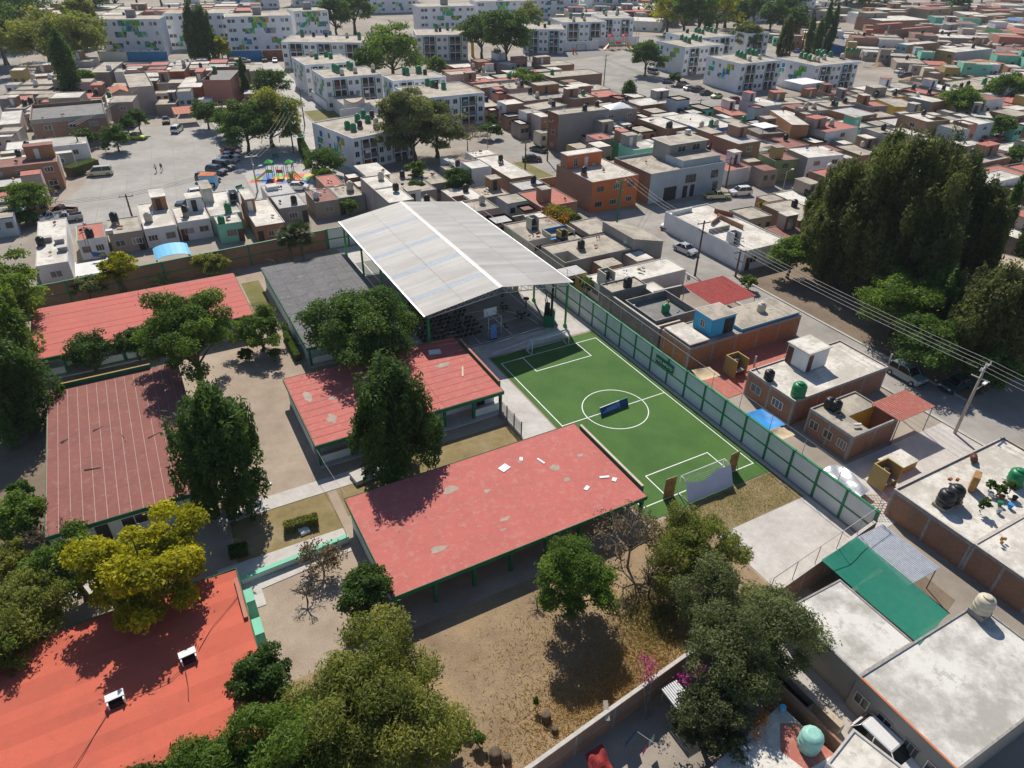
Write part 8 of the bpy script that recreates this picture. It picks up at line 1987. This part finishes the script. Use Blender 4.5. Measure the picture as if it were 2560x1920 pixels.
for i, (x, y, z, l) in enumerate(((23.8, 31.6, 2.9, 'grey cement house roof by the annex'), (24.4, 17.5, 2.6, 'red floored terrace by the red tile roof'), (62, 88, 4.2, 'grey roofed house behind the pink house'), (-20, 206, 4.8, 'tan house in the upper left'), (134, 90, 3.2, 'low roofs behind the lilac shed'), (100, 72, 3.6, 'brick terrace house roof'))):
 t = thing('satellite_dish', 'satellite dish on the ' + l, 'satellite dish', (x, y, z)); b = MB(); b.lathe((0, 0, 0), dp, 'whitetank', 14); o = b.obj('dish', t, (0, -.1, .7)); o.rotation_euler = (R(60), 0, .3); b = MB(); b.tube((0, 0, 0), (0, 0, .75), .03, .03, 'steel', 5); b.obj('mast', t)
bx = [(-45.6, 65.5 + 5, 2.95, 'grey water heater box on the tan cement row house roof'), (-37.2, 79.5, 2.95, 'white cooler box on the white row house roof'), (86.5, 134, 2.7, 'white air cooler on the white edged low house'), (84.5, 132.5, 2.7, 'second air cooler on the white edged low house'), (61.2, 62.1, 8.7, 'solar water heater on the grey blue building')]
for x, y, z, l in bx: t = thing('cooler_box', l, 'cooler', (x, y, z)); b = MB(); b.box(-.5, -.4, .15, .5, .4, .85, 'whitetank'); b.obj('casing', t); b = MB(); b.box(-.45, -.43, .25, .45, -.403, .75, 'steel'); b.obj('grille', t); b = MB(); b.box(-.5, -.4, 0, -.42, .4, .149, 'steel'); b.box(.42, -.4, 0, .5, .4, .149, 'steel'); b.obj('foot', t)
t = thing('rebar_grid', 'rusty steel bar grid lying by the end of the green framed wall', 'rebar grid', (12.3, -24.0, .5), R(-30)); b = MB()
for k in range(12): b.tube((-1.5 + k * .27, -1.3, 0), (-1.5 + k * .27, 1.3, .1), .02, .02, 'rebar', 4, False)
for k in range(8): b.tube((-1.6, -1.2 + k * .34, .05), (1.6, -1.2 + k * .34, .05), .02, .02, 'rebar', 4, False)
b.obj('bars', t)
t = thing('cement_tank_slab', 'low cistern slab with an ochre side on the yard slab', 'slab', (19.2, -20.9, 0)); b = MB(); b.box(-1.7, -1.0, 0, 1.7, 1.0, .8, 'ochre'); b.obj('wall', t); b = MB(); b.box(-1.75, -1.05, .803, 1.75, 1.05, .9, 'whiteroof'); b.obj('lid', t)
for i, (x, y) in enumerate(((16.0, -3.9), (30.2, -10.6))): b = MB(); b.tube((0, 0, 0), (0, 0, 1.5), .1, .1, 'poleconcrete', 8); tag(b.obj('concrete_stub', None, (x, y, 3.0)), ['concrete column stub at the left corner of the white roof', 'concrete column stub at the street corner of the white roof'][i], 'column stub')
rr_ = random.Random(11); dm = ['steel', 'woodboard', 'blacktank', 'beigetank', 'rebar', 'whitetank', 'bluetarp', 'brick']; dn = ['grey', 'wooden', 'black', 'cream', 'rusty', 'white', 'blue', 'brick']; cnt = 0
for (lab, cx, cy, w, d, a, z, t_) in HOUSES:                       # loose clutter on nearer bare roofs
 if cx > 110 or cy > 155 or lab in LB or w < 3.5 or d < 3.5 or 'arch' in lab or 'patch' in lab or 'orange edged' in lab or 'apartment' in t_.name: continue
 for q in range(rr_.choice([1, 2, 2, 3])):
  u, v = rr_.uniform(-.4, .4) * w, rr_.uniform(-.4, .4) * d; k = rr_.randrange(8); x, y = cx + u * math.cos(a) - v * math.sin(a), cy + u * math.sin(a) + v * math.cos(a)
  b = MB(); s = rr_.uniform(.08, .22)
  for e in range(3): xx, yy = rr_.uniform(-.3, .3), rr_.uniform(-.3, .3); b.box(xx - s, yy - s * .5, 0, xx + s * rr_.uniform(.3, 1), yy + s * .6, rr_.uniform(.08, .4), dm[k])
  sh_ = trim(lab, 9); k = (k + q * 3 + int(cx)) % 8; cnt += 1; lj = '%s junk pile on the %s' % (dn[k], sh_)
  if lj in USED: lj = 'second ' + lj
  USED.add(lj)
  tag(b.obj('roof_junk', None, (x, y, z + .012 * 22), rr_.uniform(0, 3)), lj, 'junk', 'junk piles on roofs')
# stumps, stones on the lot
for i, (x, y, s) in enumerate(((-25.1, -27.2, .45), (-29.3, -27.9, .55), (-28.7, -28.4, .35), (-25.0, -28.2, .3))): lathe_thing('tree_stump', ['dark stump below the sapling on the dry lot', 'largest charred stump at the bottom of the dry lot', 'smaller stump right of the charred one', 'low broken stump near the white coping'][i], x, y, 0, [(1.1, 0), (.8, .25), (.7, .9), (.72, 1.3), (.3, 1.35)], 'bark', 'stump', None, s)
b = MB(); b.box(-.16, -.6, 0, .16, .6, .04, 'sand'); o = b.obj('plank', None, (-22.2, -29.75, 2.55), R(-25)); o.rotation_euler = (R(25), 0, R(-25)); tag(o, 'pale plank propped on the white wall coping', 'plank')
# flower petals
rng = np.random.default_rng(8)
def petals(label, C, n, sp, m, s=.1):
 C = np.array(C); k = rng.integers(0, len(C), n); P = C[k] + rng.normal(0, sp, (n, 3)); link('blossom', leaf_mesh('blossom', P, unit(rng.normal(size=(n, 3))), s, rng.random(n), m, rng, .8)); o = COL.objects[-1]; o['kind'] = 'stuff'; o['label'] = label
lathe_thing('water_tank', 'large mint green ribbed tank on the red painted patch', -12.6, -37.6, 2.69, tp, 'minttank', 'water tank', None, 1.25)
for i, (x, y) in enumerate(((-16.4, -35.9), (-15.9, -36.0), (-12.2, -35.1))): lathe_thing('bucket', ['left grey', 'second grey', 'lone pale blue'][i] + ' bucket on the low white roof of the bottom yard', x, y, 2.69, pot, ['steel', 'steel', 'bluesheet'][i], 'bucket', None, 1.2)
petals('red and orange potted flowers along the low white roof edge', [(-15.2, -35.6, 2.9), (-14.6, -35.3, 2.9), (-14.0, -35.2, 3.0), (-13.6, -35.0, 2.9)], 260, .22, 'petal_orange', .07)
attach_room('cream tank tower', 'tank_tower', 76.6, 51.5, 78.6, 53.4, 4.4, 6.6, 'ochre', 'concrete', .05)
petals('magenta blossoms on the vine tree and the white wall coping', [(-18.6, -29.2, 2.9), (-18.0, -29.0, 3.2), (-17.2, -31.0, 4.2), (-15.9, -31.2, 4.4), (-18.3, -28.6, 3.5), (-16.2, -33.0, 4.0)], 420, .28, 'petal_pink', .07)
petals('orange blossoms on the vine mound', [(20.4, 48.5, 3.6), (22, 46, 3.2), (21, 44.5, 3), (19.5, 46, 3.0), (22.5, 48, 3.4)], 700, .7, 'petal_orange', .1)
# PLAYGROUND, PLAZA
def slide(t, x, y, a, h, m):
 b = MB(); c, s = math.cos(a), math.sin(a); n = 8
 for k in range(n):
  u0, u1 = k / n, (k + 1) / n; f = lambda u: (x + c * 2.4 * u, y + s * 2.4 * u, h * (1 - u) ** 1.25 + .15)
  p, q = f(u0), f(u1); w = .3; b.hexa([(p[0] + s * w, p[1] - c * w, p[2]), (q[0] + s * w, q[1] - c * w, q[2]), (q[0] - s * w, q[1] + c * w, q[2]), (p[0] - s * w, p[1] + c * w, p[2])], [(p[0] + s * w, p[1] - c * w, p[2] + .06), (q[0] + s * w, q[1] - c * w, q[2] + .06), (q[0] - s * w, q[1] + c * w, q[2] + .06), (p[0] - s * w, p[1] + c * w, p[2] + .06)], m)
  for e in (-1, 1): b.tube((p[0] + e * s * w, p[1] - e * c * w, p[2] + .15), (q[0] + e * s * w, q[1] - e * c * w, q[2] + .15), .06, .06, m, 5, False)
 b.obj('slide', t)
def playset(label, x, y, cols, a=0, roof='playgreen', sc=1):
 t = thing('play_tower', label, 'play tower', (x, y, .02), a); t.scale = (sc,) * 3
 for i, cx in enumerate((-2.0, 0, 2.0)):
  for dx in (-.6, .6):
   for dy in (-.6, .6): b = MB(); b.tube((cx + dx, dy, 0), (cx + dx, dy, 3.2 if i != 1 else 2.4), .06, .06, cols[0], 6); b.obj('post', t)
  b = MB(); b.box(cx - .62, -.62, 1.2, cx + .62, .62, 1.28, cols[1]); b.obj('platform', t)
  if i != 1:
   b = MB(); q = [(cx - .8, -.8, 3.2), (cx + .8, -.8, 3.2), (cx + .8, .8, 3.2), (cx - .8, .8, 3.2)]
   for k in range(4): b.face([q[k], q[(k + 1) % 4], (cx, 0, 3.8)], roof)
   b.obj('canopy', t)
 b = MB(); b.box(-2.6, -.66, 1.3, -1.4, -.62, 1.9, cols[2]); b.box(-.6, -.66, 1.3, .6, -.62, 1.9, cols[3]); b.obj('panel', t)
 slide(t, -2.6, -.3, R(215), 1.25, cols[4]); slide(t, 2.6, -.3, R(-35), 1.25, cols[5]); slide(t, 2.2, -.7, R(-75), 1.25, cols[6]); return t
playset('play tower with yellow slides and green roofs on coloured rubber tiles', -13.8, 96.8, ['playblue', 'playblue', 'playgreen', 'playred', 'playyellow', 'playyellow', 'm_lime'], R(-26), 'playgreen')
playset('red and orange play tower in front of the white balcony pair', 148.8, 207.5, ['playred', 'playgreen', 'playgreen', 'playred', 'playorange', 'playorange', 'playyellow'], R(-15), 'playred', 1.5)
t = thing('slide', 'lone orange slide by the iron fence of the play yard', 'slide', (124.5, 203.0, 0), 0); slide(t, 0, 0, R(-80), 2.0, 'playorange'); ladder_m = MB(); ladder_m.box(-.3, 0, 0, .3, .1, 2.2, 'playred'); ladder_m.obj('steps', t)
t = thing('slide', 'tall yellow slide behind the brick roofs near the twin trees', 'slide', (86, 214, 0), 0); slide(t, 0, 0, R(-110), 5.0, 'playyellow'); b = MB(); b.box(-.5, 0, 0, .5, .5, 5.4, 'playyellow'); b.obj('tower', t)
for l_, x, y in (('swing frame left of the red play tower', 132, 209), ('swing frame under the parking lot trees', -9.4, 126)):
 t = thing('swing_frame', l_, 'swing', (x, y, 0), R(-12)); b = MB()
 for sx in (-2, 2): b.tube((sx, -.8, 0), (sx, 0, 2.4), .06, .06, 'playorange' if x < 0 else 'dark', 6); b.tube((sx, .8, 0), (sx, 0, 2.4), .06, .06, 'playorange' if x < 0 else 'dark', 6)
 b.tube((-2, 0, 2.4), (2, 0, 2.4), .06, .06, 'playorange' if x < 0 else 'dark', 6); b.obj('frame', t)
 for sx in (-.9, .9): b = MB(); b.box(sx - .25, -.12, .5, sx + .25, .12, .54, 'dark'); b.tube((sx - .2, 0, .54), (sx - .2, 0, 2.4), .01, .01, 'steel', 4); b.tube((sx + .2, 0, .54), (sx + .2, 0, 2.4), .01, .01, 'steel', 4); b.obj('swing_seat', t)
for l_, x, y in (('green bench on the pale paving by the crossarm pole', -2.6, 124), ('green bench under the tree shade beside the pole', -11.6, 111), ('green bench at the lower end of the plaza paving', -22.6, 92.5)):
 t = thing('bench', l_, 'bench', (x, y, .02), R(30)); b = MB(); b.box(-.8, -.25, .42, .8, .25, .5, 'greencloth'); b.obj('seat', t); b = MB(); b.box(-.8, .22, .55, .8, .28, 1.0, 'greencloth'); b.obj('backrest', t); b = MB(); b.box(-.7, -.2, 0, -.6, .2, .419, 'steel'); b.box(.6, -.2, 0, .7, .2, .419, 'steel'); b.obj('leg', t)
t = thing('kiosk', 'small kiosk painted orange and blue with white figures beside the brown van', 'kiosk', (-27.4, 97.9, .02), R(-24)); b = MB(); b.box(-1.45, -1.1, 0, 1.45, 1.1, 2.2, 'bluesheet'); b.obj('wall', t); b = MB(); b.box(-1.5, -1.15, 2.203, 1.5, 1.15, 2.34, 'orange'); b.obj('roof', t)
b = MB(); b.box(-1.45, -1.13, .05, 1.45, -1.103, .95, 'cloth_dark');
for k, (x, z) in enumerate(((-.9, .45), (-.5, .5), (.4, .5), (.85, .45))): b.face([(x + .3 * math.cos(a_ * .785), -1.135, z + .26 * math.sin(a_ * .785)) for a_ in range(8)], 'whitepaint')
b.obj('painted_figure', t)
# walls round the apartment courts
def yard_wall(label, p, q, h, m, th=.2): L = math.hypot(q[0] - p[0], q[1] - p[1]); b = MB(); b.box(0, 0, 0, L, th, h, m); b.box(-.03, -.03, h + .003, L + .03, th + .03, h + .1, 'coping'); tag(b.obj('yard_wall', None, (p[0], p[1], 0), math.atan2(q[1] - p[1], q[0] - p[0])), label, 'wall')
yard_wall('blue courtyard wall below the leftmost slab block', (-31, 252), (-18.4, 247), 3.2, 'bluebase'); yard_wall('white courtyard wall left of the blue one', (-40, 256.5), (-31.3, 252.2), 3.0, 'white'); yard_wall('blue courtyard wall behind the parked silver car', (.5, 239.5), (12, 235.5), 3.4, 'bluebase'); yard_wall('dark brown courtyard wall right of the blue one', (12.3, 235.4), (20, 232.6), 3.4, 'redbrown')
yard_wall('white wall behind the orange slide', (122, 212), (141, 209.5), 3.2, 'white'); yard_wall('white wall behind the red play tower', (143, 217.5), (164, 213), 3.2, 'white'); yard_wall('bright green base wall under a slab block', (204, 293), (229, 288), 3.6, 'm_lime')
yard_wall('brick garden wall beside the bare lot', (28.9, 68.4), (36.5, 68.4), 1.8, 'brick'); yard_wall('white wall of the parapet house lawn side', (10.6, 136.0), (18.0, 137.6), 3.0, 'white'); yard_wall('street mural wall in pale paint', (11.2, 150), (11.2, 165), 2.4, 'apartment')
yard_wall('block wall of the dark yard below the green tarp yard', (14.6, 50.6), (20.5, 50.6), 2.6, 'block')
t = thing('house', 'white annex with a curved orange edged parapet before the balcony block', 'house', (16.2, 147.0, 0)); b = MB(); b.box(-3.6, -8.6, 0, 3.6, 3, 3.6, 'white', False); b.obj('wall', t); b = MB(); b.box(-3.5, -8.5, 3.603, 3.5, 2.9, 3.68, 'concrete'); b.obj('roof', t)
b = MB(); n = 14
for k in range(n):
 u0, u1 = k / n, (k + 1) / n; f = lambda u: 5.2 - 1.4 * math.sin(math.pi * u) ** .8; x0, x1 = -3.6 + 5.6 * u0, -3.6 + 5.6 * u1; b.hexa([(x0, -8.6, 3.69), (x1, -8.6, 3.69), (x1, -8.4, 3.69), (x0, -8.4, 3.69)], [(x0, -8.6, f(u0)), (x1, -8.6, f(u1)), (x1, -8.4, f(u1)), (x0, -8.4, f(u0))], 'white'); b.hexa([(x0, -8.65, f(u0) + .003), (x1, -8.65, f(u1) + .003), (x1, -8.35, f(u1) + .003), (x0, -8.35, f(u0) + .003)], [(x0, -8.65, f(u0) + .2), (x1, -8.65, f(u1) + .2), (x1, -8.35, f(u1) + .2), (x0, -8.35, f(u0) + .2)], 'terracotta')
b.obj('curved_parapet', t)
t = thing('house', 'small white annex roof between two white balcony blocks', 'house', (21.8, 137.5, 0)); b = MB(); b.box(-2.3, -5.2, 0, 2.3, 5, 3.4, 'white', False); b.obj('wall', t); b = MB(); b.box(-2.2, -5.1, 3.403, 2.2, 4.9, 3.48, 'concrete'); b.obj('roof', t)
yard_wall('grey block wall along the backs of the block houses', (12.0, 18.0), (12.0, 8.0), 2.95, 'block'); yard_wall('block wall on the lane side of the cluttered terrace', (12.2, 9.0), (16.2, 9.0), 2.6, 'block'); yard_wall('block wall from the terrace to the red tile roof', (18.0, 16.6), (22.6, 16.4), 2.9, 'block')
attach_room('cream tank beside the tree lined street', 'raised_roof', 12.5, 2.95, 15.4, 7.6, 2.92, 3.2, 'orangebrick', 'whiteroof', .06); attach_room('cream tank beside the tree lined street', 'raised_roof', 20.7, 2.95, 30.6, 7.6, 2.92, 3.25, 'brightblue', 'concrete', .06)
housing('white open housing on the long white corner house', 39.6, 24.6, 1.6, 1.5, 2.9, 2.0, 'white')
for l_, x0, y0, x1, y1 in (('low brick partition on the long white corner house', 41.5, 31.5, 44.5, 33.0), ('second low brick partition on the long white corner house', 45, 28, 45, 34), ('white parapet stub at the near end of the long white house', 38.6, 38, 43, 38.2), ('grey roof divider across the long white corner house', 38.7, 29, 43, 29), ('red edged parapet at the street side of the long white house', 46, 36, 47.4, 33)):
 L = math.hypot(x1 - x0, y1 - y0); b = MB(); b.box(0, 0, 0, L, .2, .75, 'brick' if 'brick' in l_ else 'cement' if 'grey' in l_ else 'redbrown' if 'red' in l_ else 'white'); tag(b.obj('roof_wall', None, (x0, y0, 3.12), math.atan2(y1 - y0, x1 - x0)), l_, 'wall')
struct('red_floor', rect(19.4, 16.8, 23.4, 19.2), 'redroof', .045)
def heap(label, x, y, r, h, m, seed):
 rng = np.random.default_rng(seed); b = MB(); n, k = 18, 7
 P = [[(r * (1 - j / k) * math.cos(6.283 * i / n) * (1 + .2 * math.sin(i * 1.7 + seed)) + rng.normal() * .1, r * (1 - j / k) * .7 * math.sin(6.283 * i / n) + rng.normal() * .1, h * (j / k) ** .8 + rng.normal() * .05 * (j > 0)) for i in range(n)] for j in range(k + 1)]
 for j in range(k):
  for i in range(n): b.face([P[j][i], P[j][(i + 1) % n], P[j + 1][(i + 1) % n], P[j + 1][i]], m, True)
 tag(b.obj('earth_heap', None, (x, y, 0)), label, 'earth heap')
heap('large heap of brown earth in front of the far coloured houses', 203, 109, 7.5, 2.2, 'earth_heap', 1); heap('smaller earth heap beside the dark blue car', 219, 136, 3.5, 1.3, 'earth_heap', 2); heap('low earth ridge before the ochre house', 221, 118, 4.5, 1.0, 'earth_heap', 3)
# PEOPLE
def person(label, x, y, rz, shirt, pants, ph=0.0):
 me = bpy.data.meshes.new('body'); s = math.sin(ph) * .22
 V = [(0, 0, .95), (0, 0, 1.12), (0, 0, 1.36), (0, .01, 1.5), (0, .02, 1.62), (0, .02, 1.74), (-.1, 0, .9), (-.11, s, .5), (-.11, s * .6 - .06, .09), (-.11, s * .6 + .1, .05), (.1, 0, .9), (.11, -s, .5), (.11, -s * .6 - .06, .09), (.11, -s * .6 + .1, .05), (-.19, 0, 1.4), (-.25, -s * .5, 1.12), (-.25, -s * .6 + .08, .86), (.19, 0, 1.4), (.25, s * .5, 1.12), (.25, s * .6 + .08, .86)]
 E = [(0, 1), (1, 2), (2, 3), (3, 4), (4, 5), (0, 6), (6, 7), (7, 8), (8, 9), (0, 10), (10, 11), (11, 12), (12, 13), (2, 14), (14, 15), (15, 16), (2, 17), (17, 18), (18, 19)]
 rad = [.14, .13, .15, .055, .1, .085, .095, .062, .042, .04, .095, .062, .042, .04, .065, .045, .035, .065, .045, .035]
 me.from_pydata(V, E, []); o = bpy.data.objects.new('body', me); COL.objects.link(o); sm = o.modifiers.new('s', 'SKIN');
 for i, r in enumerate(rad): me.skin_vertices[0].data[i].radius = (r, r * .85)
 me.skin_vertices[0].data[0].use_root = True; sb = o.modifiers.new('u', 'SUBSURF'); sb.levels = 2
 dg = bpy.context.evaluated_depsgraph_get(); m2 = bpy.data.meshes.new_from_object(o.evaluated_get(dg)); bpy.data.objects.remove(o); m2.materials.clear()
 for m in ('skin', shirt, pants, 'hair'): m2.materials.append(MATS[m])
 for p in m2.polygons:
  c = p.center; p.use_smooth = True; p.material_index = 2 if c.z < .98 and abs(c.x) < .2 else 1 if (c.z < 1.45 and c.z > 1.02 and not (abs(c.x) > .2 and c.z < 1.1)) else 3 if (c.z > 1.68 or (c.z > 1.56 and c.y < 0)) else 0
 t = thing('person', label, 'person', (x, y, .02), rz); link('body', m2, t)
person('person in a white top and dark trousers walking, left of the pair', -35.7, 111.5, R(150), 'cloth_white', 'cloth_dark', 1.2); person('person in dark clothes walking, right of the pair', -34.6, 111.8, R(160), 'cloth_dark', 'cloth_dark', -1.1)
person('person in black standing by the maroon garage door at the left', -54.4, 103.7, 0, 'cloth_dark', 'cloth_dark', .2); person('person in a pale top beside the one in black', -53.5, 102.9, R(40), 'beigetarp', 'cloth_dark', .5)
# thin haze over the whole town
b = MB(); b.box(-290, -120, -1, 910, 770, 62, 'whitepaint'); o = b.obj('haze'); o['kind'] = 'stuff'; hm = bpy.data.materials.new('haze'); hm.use_nodes = True; hn = hm.node_tree; hn.nodes.clear()
pv = hn.nodes.new('ShaderNodeVolumePrincipled'); pv.inputs['Density'].default_value = .00012; pv.inputs['Color'].default_value = (.75, .82, .92, 1); pv.inputs['Anisotropy'].default_value = .3; ho = hn.nodes.new('ShaderNodeOutputMaterial'); hn.links.new(pv.outputs[0], ho.inputs['Volume']); o.data.materials.clear(); o.data.materials.append(hm)
